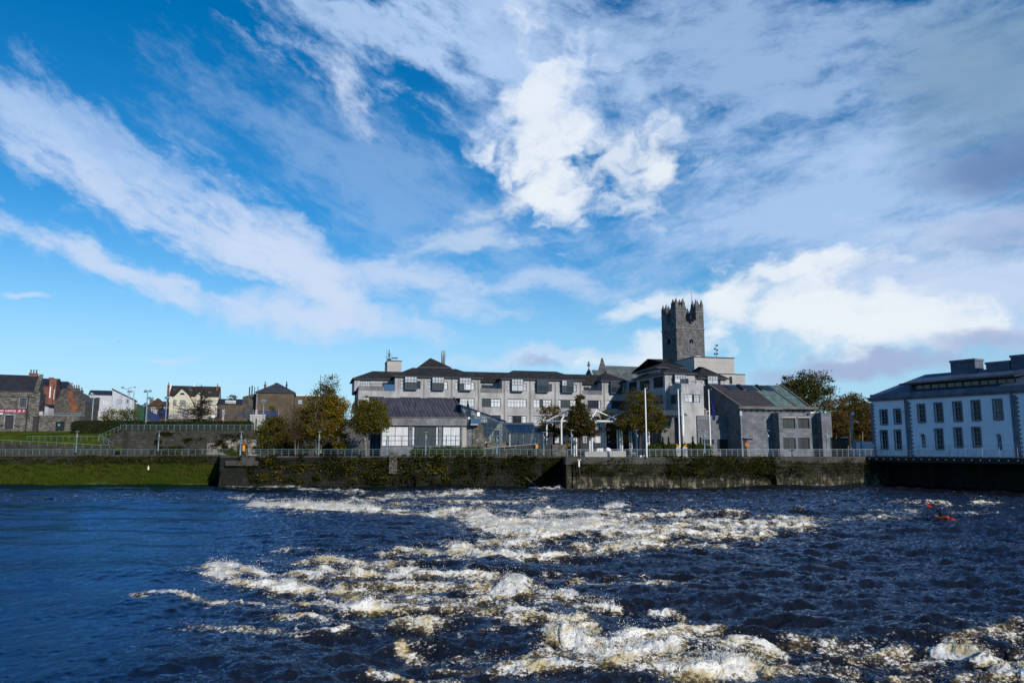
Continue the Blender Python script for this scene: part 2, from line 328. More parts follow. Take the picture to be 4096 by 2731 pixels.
# broken water as seen in the photograph (overview pixels, 2352 wide): points, half height, strength
ST_ = [
 ([(588, 1163), (640, 1166), (720, 1169), (800, 1168), (860, 1171)], 8, 1.1), ([(860, 1172), (960, 1178), (1060, 1184)], 7, .62),
 ([(530, 1141), (590, 1142), (680, 1147)], 3, .6), ([(690, 1123), (760, 1128), (830, 1133)], 3.5, .62), ([(800, 1152), (900, 1142), (1000, 1139), (1100, 1134)], 6, .60), ([(900, 1158), (1050, 1156), (1250, 1150)], 6, .5),
 ([(1000, 1178), (1060, 1176), (1110, 1186)], 7, .8),
 ([(1098, 1188), (1118, 1204), (1160, 1222), (1220, 1234), (1290, 1228), (1350, 1218)], 12, 1.15), ([(1115, 1192), (1190, 1206), (1280, 1212), (1360, 1206)], 14, 1.05), ([(1170, 1187), (1250, 1182), (1330, 1180), (1420, 1186)], 8, .8),
 ([(1360, 1210), (1450, 1212), (1560, 1208), (1700, 1210), (1830, 1208)], 17, .72), ([(1400, 1190), (1560, 1186), (1700, 1184)], 8, .55), ([(1800, 1200), (1960, 1190), (2100, 1182)], 8, .45),
 ([(1400, 1236), (1520, 1232), (1640, 1236), (1760, 1230)], 9, .66), ([(1330, 1262), (1420, 1254), (1520, 1244)], 8, .7),
 ([(1062, 1266), (1100, 1272), (1150, 1276), (1200, 1272)], 12, 1.05), ([(1100, 1250), (1170, 1252), (1230, 1262)], 7, .8), ([(1200, 1275), (1260, 1284), (1330, 1274), (1400, 1268), (1520, 1262)], 9, .72), ([(1290, 1270), (1420, 1260), (1560, 1256), (1660, 1262)], 8, .55),
 ([(880, 1280), (960, 1270), (1050, 1278)], 9, .68), ([(620, 1266), (680, 1258), (740, 1262)], 3, .45), ([(1000, 1300), (1060, 1292), (1120, 1290)], 6, .5),
 ([(484, 1308), (505, 1318), (540, 1330), (600, 1340), (680, 1346), (780, 1348)], 9, 1.05), ([(500, 1296), (540, 1302), (600, 1316)], 9, .85), ([(600, 1288), (680, 1298), (720, 1304)], 5, .6),
 ([(720, 1292), (800, 1302), (880, 1306), (950, 1314)], 10, .92), ([(640, 1330), (760, 1322), (880, 1322), (1000, 1324), (1120, 1336), (1200, 1340)], 10, .75), ([(780, 1352), (900, 1346), (1020, 1352), (1120, 1356)], 9, .66),
 ([(300, 1376), (350, 1368), (400, 1366), (450, 1382), (500, 1388)], 5, .72), ([(420, 1310), (460, 1316), (490, 1326)], 4, .5),
 ([(520, 1386), (600, 1382), (660, 1378), (720, 1386), (790, 1400)], 7, .85), ([(650, 1362), (690, 1372), (740, 1380)], 7, .7), ([(740, 1385), (790, 1395), (850, 1402)], 9, .9),
 ([(800, 1370), (900, 1366), (1000, 1374), (1100, 1380)], 12, .58), ([(860, 1400), (1000, 1396), (1120, 1402), (1240, 1404)], 14, .55), ([(440, 1440), (520, 1444), (640, 1450), (780, 1450)], 10, .50), ([(640, 1420), (760, 1424), (900, 1434), (1010, 1440)], 11, .55),
 ([(885, 1430), (930, 1436), (980, 1446)], 7, .8), ([(980, 1420), (1100, 1424), (1200, 1430)], 10, .58), ([(1000, 1452), (1100, 1454), (1200, 1448)], 6, .45),
 ([(1110, 1378), (1140, 1366), (1170, 1356), (1200, 1352)], 11, 1.0), ([(1160, 1340), (1230, 1348), (1300, 1362)], 10, .72), ([(1200, 1372), (1290, 1370), (1400, 1378)], 9, .5), ([(1260, 1330), (1330, 1338), (1450, 1348), (1560, 1342)], 6, .5), ([(1250, 1318), (1400, 1330), (1600, 1336)], 5, .4),
 ([(1340, 1391), (1380, 1389), (1424, 1394)], 4, 1.0), ([(1490, 1402), (1530, 1400), (1562, 1405)], 3, .95),
 ([(1185, 1420), (1230, 1428), (1290, 1438), (1350, 1448)], 13, .92), ([(1180, 1446), (1250, 1452), (1320, 1462)], 9, .72),
 ([(1290, 1468), (1320, 1486), (1350, 1502), (1400, 1512), (1460, 1508)], 16, 1.15), ([(1330, 1460), (1400, 1478), (1460, 1492), (1540, 1500)], 15, .95), ([(1480, 1480), (1560, 1476), (1640, 1482)], 14, .6),
 ([(930, 1484), (1000, 1490), (1060, 1500), (1120, 1510)], 9, .70), ([(1080, 1500), (1180, 1512), (1280, 1524), (1380, 1530)], 14, .60), ([(1160, 1545), (1240, 1536), (1330, 1536), (1420, 1548), (1560, 1562)], 13, .72), ([(850, 1540), (920, 1544), (1000, 1562), (1080, 1568)], 5, .66), ([(1000, 1530), (1100, 1534), (1200, 1550)], 10, .45),
 ([(1545, 1560), (1620, 1556), (1690, 1548), (1760, 1556)], 20, 1.05), ([(1680, 1520), (1740, 1508), (1800, 1514)], 12, .75), ([(1760, 1540), (1860, 1526), (1960, 1534)], 15, .82), ([(1900, 1500), (2000, 1506), (2080, 1502)], 13, .66), ([(1960, 1560), (2080, 1550), (2200, 1552), (2340, 1556)], 16, .78), ([(2080, 1520), (2180, 1514), (2260, 1530)], 16, .75), ([(2240, 1478), (2290, 1470), (2350, 1484)], 14, .8), ([(2180, 1500), (2280, 1520), (2352, 1530)], 14, .66), ([(1560, 1486), (1700, 1498), (1850, 1494)], 10, .5), ([(1600, 1520), (1700, 1536), (1800, 1530)], 12, .55),
 ([(2130, 1160), (2180, 1163)], 3, .5), ([(2040, 1157), (2110, 1160)], 3, .5), ([(2190, 1176), (2290, 1180)], 3, .45), ([(2240, 1157), (2290, 1158)], 3.5, .7),
 ([(1400, 1166), (1424, 1163)], 5, .9), ([(1240, 1122), (1300, 1121), (1420, 1121)], 2, .8), ([(1420, 1119), (1600, 1118)], 1.5, .6), ([(520, 1118), (600, 1119), (680, 1117)], 2, .6)]
NR, NC = 690, 1300
Yr = 15.0*(152/15.0)**(np.arange(NR)/(NR-1)); tc = np.concatenate([np.linspace(-1.25, -.76, 60, endpoint=False), np.linspace(-.76, .76, NC), np.linspace(.76, 1.25, 61)[1:]])
NCt = len(tc); gy, tt = np.meshgrid(Yr, tc, indexing='ij'); gxx = gy*tt
pu, pv = pix(gxx, gy); pu = (pu+fbm(gxx*.5, gy*.5, 3, 5)*16)/1.7415; pv = (pv+fbm(gxx*.6, gy*.4, 3, 9)*7)/1.7415
foam = np.zeros_like(gy)
for pts, hw, stg in ST_:
    lo_, hi_ = min(p[0] for p in pts)-90, max(p[0] for p in pts)+90; l2, h2 = min(p[1] for p in pts)-45, max(p[1] for p in pts)+45
    sel = (pu > lo_) & (pu < hi_) & (pv > l2) & (pv < h2)
    if not sel.any(): continue
    x, y = pu[sel], pv[sel]; best = np.full(x.shape, 1e9)
    for (ax, ay), (bx, by) in zip(pts[:-1], pts[1:]):
        dx, dy = (bx-ax), (by-ay); k = 2.6     # a streak reaches further along the flow than across it
        tq = np.clip(((x-ax)*dx/k**2+(y-ay)*dy)/(dx*dx/k**2+dy*dy), 0, 1)
        best = np.minimum(best, np.hypot((x-ax-tq*dx)/k, y-ay-tq*dy))
    foam[sel] = np.maximum(foam[sel], np.maximum(stg*np.clip(1.25-best/hw*.8, 0, 1)**.8, .46*stg*np.clip(1.2-best/(hw*2.5+3), 0, 1)**.8))
rough_zone = 1/(1+np.exp(-(pu-560-(1300-pv)*.9)/170.)); rough_zone = np.clip(np.maximum(rough_zone, np.clip(1-np.abs(pv-1140)/26, 0, 1)*.7), .16, 1)
far = np.clip((gy-30)/60, 0, 1)
cap = fbm(gxx*.9, gy*.55, 4, 71); capmask = np.clip((cap-.28)*4.2, 0, 1)*rough_zone*(.35+.65*far)*np.clip(1.15-np.abs(pv-1170)/90., .30, 1)
lump = fbm(gxx*.45+fbm(gxx*.6, gy*.6, 2, 3)*.8, gy*.75, 5, 31, .58); wav = np.clip((ridged(gxx*.13+fbm(gxx*.1, gy*.1, 2, 6)*1.2+gy*.05, gy*.34+fbm(gxx*.2, gy*.2, 2, 8)*.5, 2, 45, .4)-.30)/.62, 0, 1)**1.6; rid = ridged(gxx*.55, gy*.9, 4, 41)
# height: slow swell on the left, short steep chop on the right, heaps where the water breaks
swell = fbm(gxx*.075+gy*.04, gy*.13, 2, 11)*.62+fbm(gxx*.22, gy*.30, 2, 15)*.14
chop = fbm(gxx*.42, gy*.62, 3, 21)*.27+(ridged(gxx*.5, gy*.75, 3, 51)-.55)*.16
fs = np.clip(foam, 0, 1.2)
hgt = (wav-.4)*(.20+.22*np.clip(foam*2, 0, 1))*np.clip(rough_zone*1.3-.25, 0, 1)+swell*(.55+.45*rough_zone)+chop*rough_zone+fs**1.5*(.15+.20*lump+.16*(rid-.5))+fs*perlin(gxx*8, gy*8, 111)*.035+capmask*.10
fine = fbm(gxx*2.2, gy*3.0, 3, 61)*.075*(.15+.85*rough_zone)+fs**1.3*(fbm(gxx*2.6, gy*2.6, 3, 81)*.10+np.abs(fbm(gxx*4.5, gy*4.5, 2, 85))*.14)
hgt = hgt+fine
hgt = hgt*np.clip((gy-14)/6, 0, 1)
f2 = np.clip(np.maximum(foam, capmask*.62), 0, 1.3)
f2 = np.clip(f2*(.56+.62*wav+.60*lump+.20*(rid-.5))+.10*np.clip(f2, 0, 1)*fbm(gxx*3, gy*3, 3, 91), 0, 1.2)
V = np.stack([gxx+fs*fbm(gxx*1.5, gy*1.5, 2, 101)*.3, gy, hgt], -1).reshape(-1, 3)
I = np.arange(NR*NCt).reshape(NR, NCt); F = np.stack([I[:-1, :-1], I[:-1, 1:], I[1:, 1:], I[1:, :-1]], -1).reshape(-1, 4)
m, t = newmat('river_water'); ge = t.n('NewGeometry'); pos = ge.outputs[0]
fo = t.n('Attribute', dict(attribute_name='foam')).outputs['Fac']; ch = t.n('Attribute', dict(attribute_name='chop')).outputs['Fac']
st = t.n('Mapping', None, Vector=pos, Scale=(.72, .55, 1.6)).outputs[0]
n1 = t.noise(st, 1.9, 10, .72, .35); n2 = t.noise(st, 10.0, 5, .8)
nn = t.m('ADD', t.m('MULTIPLY', n1, .50), t.m('MULTIPLY', n2, .50))
fv = t.m('ADD', t.m('MULTIPLY', fo, 1.15), t.m('MULTIPLY', t.m('SUBTRACT', nn, .5), t.ramp(fo, .35, 1.0, 5.6, 4.2)))
white = t.m('MULTIPLY', t.ramp(fv, .50, .88), t.ramp(fo, .03, .22)); brown = t.m('MULTIPLY', t.ramp(fv, -.25, .55), t.ramp(fo, .25, .70))
b1 = t.noise(t.n('Mapping', None, Vector=pos, Scale=(.8, .5, 1.0)).outputs[0], 2.5, 8, .60, .5); b2 = t.noise(t.n('Mapping', None, Vector=pos, Scale=(1, .5, 1)).outputs[0], 8, 3)
bmp = t.n('Bump', None, Strength=t.ramp(ch, .16, .8, .22, .62), Distance=.30, Height=b1).outputs[0]; bmp = t.n('Bump', None, Strength=t.ramp(ch, .1, 1, .10, .20), Distance=.03, Height=b2, Normal=bmp).outputs[0]
deep = t.n('BsdfDiffuse', None, Color=t.mix(brown, t.mix(ch, (.001, .009, .024), (.010, .011, .014)), (.15, .105, .045)), Normal=bmp).outputs[0]
mir = t.n('BsdfGlossy', None, Color=t.mix(t.ramp(ch, .2, .9), (.22, .50, .82), (.40, .55, .76)), Roughness=t.ramp(brown, 0, 1, .05, .35), Normal=bmp).outputs[0]
fr = t.n('Fresnel', None, IOR=1.36, Normal=bmp).outputs[0]
wat = t.n('MixShader', None, i0=t.m('MULTIPLY', fr, t.ramp(brown, 0, 1, 1, .5)), i1=deep, i2=mir).outputs[0]
fb = t.n('Bump', None, Strength=.6, Distance=.14, Height=nn).outputs[0]; fb = t.n('Bump', None, Strength=.6, Distance=.03, Height=t.noise(pos, 22.0, 4, .7), Normal=fb).outputs[0]
fcol = t.mix(t.ramp(t.noise(st, 1.3, 6, .62), .45, .64), (.78, .76, .71), (.55, .45, .25))
fom = t.n('BsdfPrincipled', None, Base_Color=fcol, Roughness=.8, Specular_IOR_Level=.15, Normal=fb).outputs[0]
t.out(t.n('MixShader', None, i0=white, i1=wat, i2=fom).outputs[0])
river = np_mesh('river', V, F, m, smooth=True); tag(river, kind='structure')
at_ = river.data.attributes.new('foam', 'FLOAT', 'POINT'); at_.data.foreach_set('value', f2.ravel().astype(np.float32))
ac_ = river.data.attributes.new('chop', 'FLOAT', 'POINT'); ac_.data.foreach_set('value', rough_zone.ravel().astype(np.float32))
# drops thrown up along the breaking crests
wgt = (np.clip(f2-.62, 0, 1)**1.3*(gy**1.1)).ravel(); wgt[np.abs(tt.ravel()) > .76] = 0
ns = 30000; pk = RNG.choice(len(wgt), ns, p=wgt/wgt.sum()); dist = gy.ravel()[pk]
c = V[pk]+np.stack([RNG.normal(0, .08, ns), RNG.normal(0, .08, ns), np.abs(RNG.normal(0, 1, ns))**1.4*(.03+.22*np.clip(f2.ravel()[pk]-.5, 0, 1))], -1)
sz = RNG.uniform(.004, .010, ns)*(1+dist/45.)
tet = np.array([(1, 1, 1), (1, -1, -1), (-1, 1, -1), (-1, -1, 1)], float)
a = RNG.uniform(0, 2*pi, ns); ca, sa = np.cos(a), np.sin(a)
tv = np.stack([tet[:, 0][None]*ca[:, None]-tet[:, 1][None]*sa[:, None], tet[:, 0][None]*sa[:, None]+tet[:, 1][None]*ca[:, None], np.broadcast_to(tet[:, 2], (ns, 4))*1.2], -1)
Vs = (c[:, None]+tv*sz[:, None, None]).reshape(-1, 3); fi = np.array([(0, 1, 2), (0, 3, 1), (0, 2, 3), (1, 3, 2)])
Fs = (np.arange(ns)[:, None, None]*4+fi[None]).reshape(-1, 3)
foam_m, t = newmat('spray'); t.out(t.n('BsdfPrincipled', None, Base_Color=(.62, .61, .58), Roughness=.7).outputs[0])
spray = np_mesh('spray', Vs, Fs, foam_m, k=3); tag(spray, 'white spray thrown up where the river breaks', 'spray', kind='stuff')
def water_z(x, y):
    i = int(np.clip(np.searchsorted(Yr, y), 0, NR-1)); j = int(np.clip(np.searchsorted(tc, x/y), 0, NCt-1)); return float(hgt[i, j])
# ------------------------------------------------------------------ materials of the town
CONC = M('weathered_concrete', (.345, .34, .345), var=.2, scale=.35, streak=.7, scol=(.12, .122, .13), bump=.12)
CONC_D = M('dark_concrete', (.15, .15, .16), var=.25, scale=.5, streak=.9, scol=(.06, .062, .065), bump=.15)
PALEC = M('pale_panel', (.38, .36, .345), var=.08, scale=.3, streak=.25, scol=(.3, .29, .28), brick=(60, 1.45, .03, (.2, .19, .19), .03), bump=.08)
BLOCK = M('fair_faced_block', (.15, .16, .185), var=.2, scale=.5, brick=(.9, .45, .018, (.05, .05, .055), .25), ang=R(12), streak=.5, scol=(.1, .1, .1), bump=.15)
TILE = M('dark_roof_tile', (.034, .030, .029), var=.35, scale=.7, brick=(.7, .30, .05, (.012, .011, .011), .4), ang=R(14), rough=.75, spec=.25, bump=.5)
SLATE = M('blue_slate', (.022, .024, .032), var=.3, scale=.6, brick=(.6, .3, .02, (.01, .01, .012), .25), rough=.55, spec=.4)
STANDING = None
BLUE = M('blue_window_frame', (.010, .032, .085), var=.1, rough=.45, bump=.02)
BLUEP = M('blue_panel', (.015, .085, .2), var=.15, rough=.5, brick=(4, .18, .03, (.008, .04, .1), .1), bump=.1)
DARKF = M('dark_frame', (.02, .024, .035), var=.1, rough=.5, bump=.02)
WHITE = M('white_paint', (.72, .72, .71), var=.05, rough=.5, bump=.03, grain=.08)
GREYM = M('galvanised_steel', (.30, .34, .38), var=.12, rough=.5, metal=.2, bump=.03)
POSTB = M('pale_blue_paint', (.15, .22, .28), var=.12, rough=.5, bump=.03)
RAILG = M('grey_green_rail', (.15, .21, .215), var=.12, rough=.45, bump=.02)
BLACK = M('black_iron', (.012, .013, .016), var=.15, rough=.5, bump=.05)
VOID = M('unlit_interior', (.010, .010, .011), var=.2, rough=1, bump=0, spec=0)
G_DARK = glass_mat('dark_window_glass', (.022, .026, .03)); G_MID = glass_mat('dim_window_glass', (.055, .062, .062), spec=.6); G_BLACK = glass_mat('black_window_glass', (.010, .011, .016), spec=.30); G_BLIND = glass_mat('glass_over_white_blind', (.62, .64, .66), spec=.35)
G_CURT = glass_mat('glass_over_pale_curtain', (.48, .50, .52), spec=.5)
G_SKY = glass_mat('roof_glass', (.10, .12, .15), rough=.05, spec=1.0)
STONE = M('grey_rubble_stone', (.115, .108, .098), var=.25, scale=.5, rubble=(1.6, 3.6, (.05, .046, .042), .55), bump=.5, streak=.3)
LIME = M('grey_limestone', (.118, .115, .12), var=.3, scale=.45, rubble=(2.0, 3.6, (.06, .058, .057), .5), streak=.9, scol=(.06, .058, .057), bump=.45)
RBRICK = M('red_brick', (.17, .055, .036), var=.25, scale=.8, brick=(.45, .15, .02, (.12, .09, .07), .3), bump=.2)
RENDER_B = M('brown_render', (.10, .075, .05), var=.3, scale=.35, streak=.7, scol=(.08, .065, .05), bump=.3, grain=.4)
CREAM = M('cream_render', (.46, .42, .30), var=.06, scale=.4, streak=.2, scol=(.5, .45, .33), bump=.05)
WRENDER = M('white_render', (.42, .44, .49), var=.05, scale=.4, streak=.15, scol=(.45, .47, .5), bump=.05)
TRIMG = M('grey_stone_trim', (.17, .18, .21), var=.2, bump=.15)
LEAD = M('lead_roof', (.05, .085, .155), var=.2, scale=.4, brick=(.6, 60, .05, (.045, .05, .07), .12), ang=R(-58), rough=.5, spec=.45, bump=.3)

# ------------------------------------------------------------------ windows
def window(parent, F, s0, s1, z0, z1, vs, hs, pane, frame=None, d=-.12, w=.08, name='window', bars=None, lab=None):
    """frame with its bars as one part, the panes a sub-part. vs/hs: bar places 0..1"""
    fm = MB(); W_, H_ = s1-s0, z1-z0
    fm.box(F, s0, s0+w, d-.1, d, z0, z1).box(F, s1-w, s1, d-.1, d, z0, z1).box(F, s0+w, s1-w, d-.1, d, z0, z0+w*1.4).box(F, s0+w, s1-w, d-.1, d, z1-w, z1)
    for v in vs: fm.box(F, s0+W_*v-w*.35, s0+W_*v+w*.35, d-.1, d-.012, z0+w*1.4, z1-w)
    for h in hs: fm.box(F, s0+w, s1-w, d-.1, d-.02, z0+H_*h-w*.35, z0+H_*h+w*.35)
    o = fm.build(name, frame or BLUE, parent)
    if lab: o['label'] = lab
    if not isinstance(pane, (list, tuple)): pane = [(0, 1, pane)]
    for a, b, g in pane:
        MB().poly([F.w(s0+W_*a, d-.07, z0), F.w(s0+W_*b, d-.07, z0), F.w(s0+W_*b, d-.07, z1), F.w(s0+W_*a, d-.07, z1)]).build('pane', g, o)
    return o
def bay_window(parent, F, hole, b0, b1, ztop, zbot, panes, side=G_DARK):
    """side lights in the wall and a boxed oriel hung in front of them"""
    s0, s1, z0, z1 = hole
    o = window(parent, F, s0, s1, z0, z1, [(b0-s0)/(s1-s0), (b1-s0)/(s1-s0)], [.62], [(0, .5, G_CURT), (.5, 1, side)], name='bay_window')
    dp = .75; fm = MB(); w = .09
    fm.box(F, b0, b1, -.1, dp, zbot-.22, zbot+.0).box(F, b0, b1, -.1, dp, ztop, ztop+.14)
    for a in (b0, b1-w): fm.box(F, a, a+w, dp-w, dp, zbot, ztop); fm.box(F, a, a+w, -.1, 0, zbot, ztop)
    for k in range(1, 4):
        a = b0+(b1-b0)*k/4; zz = zbot+(ztop-zbot)*.5 if k != 2 else zbot
        fm.box(F, a-w*.4, a+w*.4, dp-w, dp-.01, zz, ztop)
    for h in (.5, .74): fm.box(F, b0+w, b1-w, dp-w, dp-.014, zbot+(ztop-zbot)*h-.04, zbot+(ztop-zbot)*h+.04)
    fm.build('oriel_frame', BLUE, o)
    q = dp-.06
    for a, b, g in panes:
        zh = zbot+(ztop-zbot)*.56
        for y0_, y1_, g_ in ((zbot, zh, g), (zh, ztop, G_CURT if g is not G_DARK else G_MID)): MB().poly([F.w(b0+(b1-b0)*a, q, y0_), F.w(b0+(b1-b0)*b, q, y0_), F.w(b0+(b1-b0)*b, q, y1_), F.w(b0+(b1-b0)*a, q, y1_)]).build('pane', g_, o)
    for e in (b0+.03, b1-.03): MB().poly([F.w(e, 0, zbot), F.w(e, q, zbot), F.w(e, q, ztop), F.w(e, 0, ztop)]).build('side_pane', G_MID, o)
    return o
def hip_roof(parent, F, a0, a1, d0, d1, ze, zr, inset0, inset1, mat, name='roof', ov=.55, ridge_d=None, fascia=None):
    """hipped roof over the rectangle a0..a1, d1 (front) .. d0 (back)"""
    a0 -= ov; a1 += ov; d1 += ov; d0 -= ov; rd = (d0+d1)/2 if ridge_d is None else ridge_d; th = .22
    m = MB(); P = lambda a, d, z: F.w(a, d, z)
    A, B, C, D = P(a0, d1, ze), P(a1, d1, ze), P(a1, d0, ze), P(a0, d0, ze); U, V_ = P(a0+inset0, rd, zr), P(a1-inset1, rd, zr)
    m.poly([A, B, V_, U]).poly([C, D, U, V_]); m.poly([D, A, U]).poly([B, C, V_])
    o = m.build(name, mat, parent)
    f = MB(); f.box(F, a0, a1, d1-.06, d1, ze-th, ze).box(F, a0, a1, d0, d0+.06, ze-th, ze).box(F, a0, a0+.06, d0, d1, ze-th, ze-.002).box(F, a1-.06, a1, d0, d1, ze-th, ze-.002)
    f.poly([P(a0, d0, ze-th+.02), P(a1, d0, ze-th+.02), P(a1, d1, ze-th+.02), P(a0, d1, ze-th+.02)])
    f.build('fascia', fascia or DARKF, o)
    return o
Z0 = 4.9                                    # everything on the quay starts a little below its paving
# ------------------------------------------------------------------ the long civic building
FM = Fr(at(1580, 1503, 157), R(14.5)); ze = FM.Z(1580, 1503)
civ = thing('civic_building', 'long grey concrete office block with blue bay windows and dark hipped roofs', 'building', FM.w(20, -8, Z0))
S = lambda x, y=1700, d=0: FM.S(x, y, d)
top_bays = [(1602, 1682, 1619, 1668, 0), (1712, 1791, 1729, 1777, 1), (1820, 1898, 1838, 1885, 2), (2030, 2106, 2047, 2093, 3), (2133, 2207, 2148, 2195, 4), (2233, 2306, 2248, 2295, 5), (2428, 2498, 2443, 2490, 6)]
mid_w = [(1451, 1535), (1602, 1682), (1712, 1791), (1823, 1898), (1927, 2003), (2031, 2106), (2134, 2207), (2234, 2306), (2350, 2404), (2428, 2500)]
zt1, zt0 = FM.Z(1640, 1523), FM.Z(1640, 1555); zbt = FM.Z(1640, 1508)
zm1, zm0 = FM.Z(1960, 1594), FM.Z(1960, 1628); zg1, zg0 = FM.Z(2070, 1662), FM.Z(2070, 1693)
zfl = FM.Z(1965, 1571)                      # balcony floor
x0, x1 = S(1430), S(2508)
Fhol = []
for a, b in mid_w: Fhol.append((S(a, 1610), S(b, 1610), zm0, zm1))
for a, b in mid_w[3:]: Fhol.append((S(a, 1680), S(b, 1680), zg0, zg1))
wallm = MB()
LW = FM.left(x0, 16)
lw_h = [(LW.S(1393, 1620), LW.S(1404, 1620), zm0-.3, zm1), (LW.S(1415, 1620), LW.S(1428, 1620), zm0-.3, zm1+.2)]
lw_h = [(max(.3, min(a, b)), max(a, b), c, d_) for a, b, c, d_ in lw_h]
wallm.body(FM, x0, x1, 16, Z0, zfl, Fhol, lefts=lw_h)
wings = [(1580, 1921), (2008, 2328), (2408, 2508)]
wing_s = [(S(a, 1540), S(b, 1540)) for a, b in wings]
bays = []
for (a, b), rng in zip(wing_s, ((0, 3), (3, 6), (6, 7))):
    hs = []
    for k in range(*rng):
        t0, t1, c0, c1, q = top_bays[k]; h = (S(t0, 1540), S(t1, 1540), zt0, zt1); hs.append(h); bays.append((h, S(c0, 1535, .75), S(c1, 1535, .75), q))
    wallm.body(FM, a, b, 14, zfl, ze, hs)
# recessed top storey between the wings
RC = FM.off(-3.6); gaps = [(wing_s[0][1], wing_s[1][0], 1921, 1967), (wing_s[1][1], wing_s[2][0], 2330, 2358)]; gh = []
for a, b, p0, p1 in gaps:
    h = (RC.S(p0+4, 1545), RC.S(p1, 1545), zfl, zt1-.2); gh.append(h); wallm.wall(RC, a, b, zfl, ze-.35, [h])
lg0, lg1 = S(1446, 1530, -3.0), wing_s[0][0]; LG = FM.off(-3.0)
lgh = [LG.rect(1440, 1517, 1481, 1548), LG.rect(1530, 1530, 1572, 1550)]
wallm.body(LG, S(1418, 1530, -3), lg1, 12, zfl, ze-.45, lgh)
civ_wall = wallm.build('wall', CONC, civ)
# parapets and railings of the roof terraces
zp1 = FM.Z(1965, 1553)
for a, b in ((x0+.0, lg1-.02), (gaps[0][0]+.02, gaps[0][1]-.02), (gaps[1][0]+.02, gaps[1][1]-.02)):
    MB().box(FM, a+.004, b, -.22, .02, zfl, zp1).build('parapet', CONC_D, civ)
MB().box(FM, x0+.004, x0+.22, -9, -.22, zfl, zp1).build('parapet', CONC_D, civ)
for a, b in ((x0, lg1-2.2), gaps[0][:2], gaps[1][:2]):
    m = MB().tube([FM.w(a+.3, -.1, zp1+.45), FM.w(b-.3, -.1, zp1+.45)], .045)
    for k in range(5): q = a+.4+(b-a-.8)*k/4; m.tube([FM.w(q, -.1, zp1), FM.w(q, -.1, zp1+.45)], .03)
    m.build('handrail', BLUE, civ)
MB().box(FM, lg1-2.2, lg1-.05, .03, .09, zfl+.1, zp1+.4).build('balcony_panel', BLUEP, civ)
paneset = [[(0, .5, G_MID), (.5, 1, G_MID)], [(0, .5, G_MID), (.5, 1, G_MID)], [(0, .42, G_MID), (.42, 1, G_BLIND)], [(0, 1, G_CURT)], [(0, 1, G_DARK)], [(0, .4, G_MID), (.4, 1, G_DARK)], [(0, 1, G_DARK)]]
for h, b0, b1, q in bays: bay_window(civ, FM, h, b0, b1, zbt, zt0-.0, paneset[q], side=[G_DARK, G_BLIND, G_BLIND, G_CURT, G_MID, G_CURT, G_BLIND][q])
mp = {1: G_BLIND, 3: G_BLIND, 4: [(0, .5, G_MID), (.5, 1, G_BLIND)], 5: G_BLIND, 6: [(0, .35, G_BLIND), (.35, .55, G_MID), (.55, 1, G_BLIND)], 7: [(0, .12, G_BLIND), (.12, .65, G_MID), (.65, 1, G_BLIND)], 8: [(0, .85, G_DARK), (.85, 1, G_BLIND)], 9: [(0, .25, G_BLIND), (.25, 1, G_DARK)], 0: [(0, .3, G_BLIND), (.3, 1, G_MID)], 2: G_BLIND}
for k, (a, b) in enumerate(mid_w):
    window(civ, FM, S(a, 1610), S(b, 1610), zm0, zm1, [.18, .34, .5, .66, .82], [.62], mp[k]); MB().box(FM, S(a, 1610)-.1, S(b, 1610)+.1, .0, .06, zm1+.02, zm1+.2).build('lintel', PALEC, civ)
gp = {3: G_MID, 4: [(0, .3, G_BLIND), (.3, 1, G_DARK)], 5: [(0, .25, G_CURT), (.25, .75, G_DARK), (.75, 1, G_BLIND)], 6: G_CURT, 7: G_DARK, 8: G_DARK, 9: G_MID}
for k, (a, b) in enumerate(mid_w):
    if k >= 3: window(civ, FM, S(a, 1680), S(b, 1680), zg0, zg1, [.2, .5, .8], [.65], gp[k]); MB().box(FM, S(a, 1680)-.1, S(b, 1680)+.1, 0, .06, zg1+.02, zg1+.2).build('lintel', PALEC, civ)
for h in gh: window(civ, RC, *h, [.35, .7], [.55], G_DARK, name='balcony_door')
window(civ, LG, *lgh[0], [.25, .5, .75], [.45], [(0, 1, G_CURT)]); window(civ, LG, *lgh[1], [.5], [], G_DARK)
for h in lw_h: window(civ, LW, *h, [.5], [.6], G_DARK)
JNT = M('pale_joint', (.19, .185, .175), var=.2, scale=.6)
for px in (1695, 1806, 1914, 2018, 2120, 2221, 2322, 2417): q = S(px, 1600); MB().box(FM, q-.16, q+.16, .0, .05, zg0-6, ze-.3).build('wall_joint', JNT, civ)
# roofs
zr = FM.Z(1740, 1473, -6)
for (a, b), i0, i1 in zip(wing_s, (4.8, 4.6, 3.4), (4.8, 4.6, 3.4)): hip_roof(civ, FM, a, b, -13, 0, ze, zr, i0, i1, TILE, ridge_d=-6)
link = MB(); zk = FM.Z(1965, 1488, -6.5)
for a, b in ((wing_s[0][1]-5, wing_s[1][0]+5), (wing_s[1][1]-5, wing_s[2][0]+4)):
    link.poly([FM.w(a, -2.9, ze-.35), FM.w(b, -2.9, ze-.35), FM.w(b, -6.6, zk), FM.w(a, -6.6, zk)]).poly([FM.w(b, -12, ze), FM.w(a, -12, ze), FM.w(a, -6.6, zk), FM.w(b, -6.6, zk)])
    link.box(FM, a, b, -2.96, -2.9, ze-.6, ze-.35)
link.build('link_roof', TILE, civ)
hip_roof(civ, FM, S(1418, 1530, -3), lg1+6, -14, -3.0, ze-.45, zr-.75, 4.6, 2, TILE, name='end_roof', ridge_d=-8)
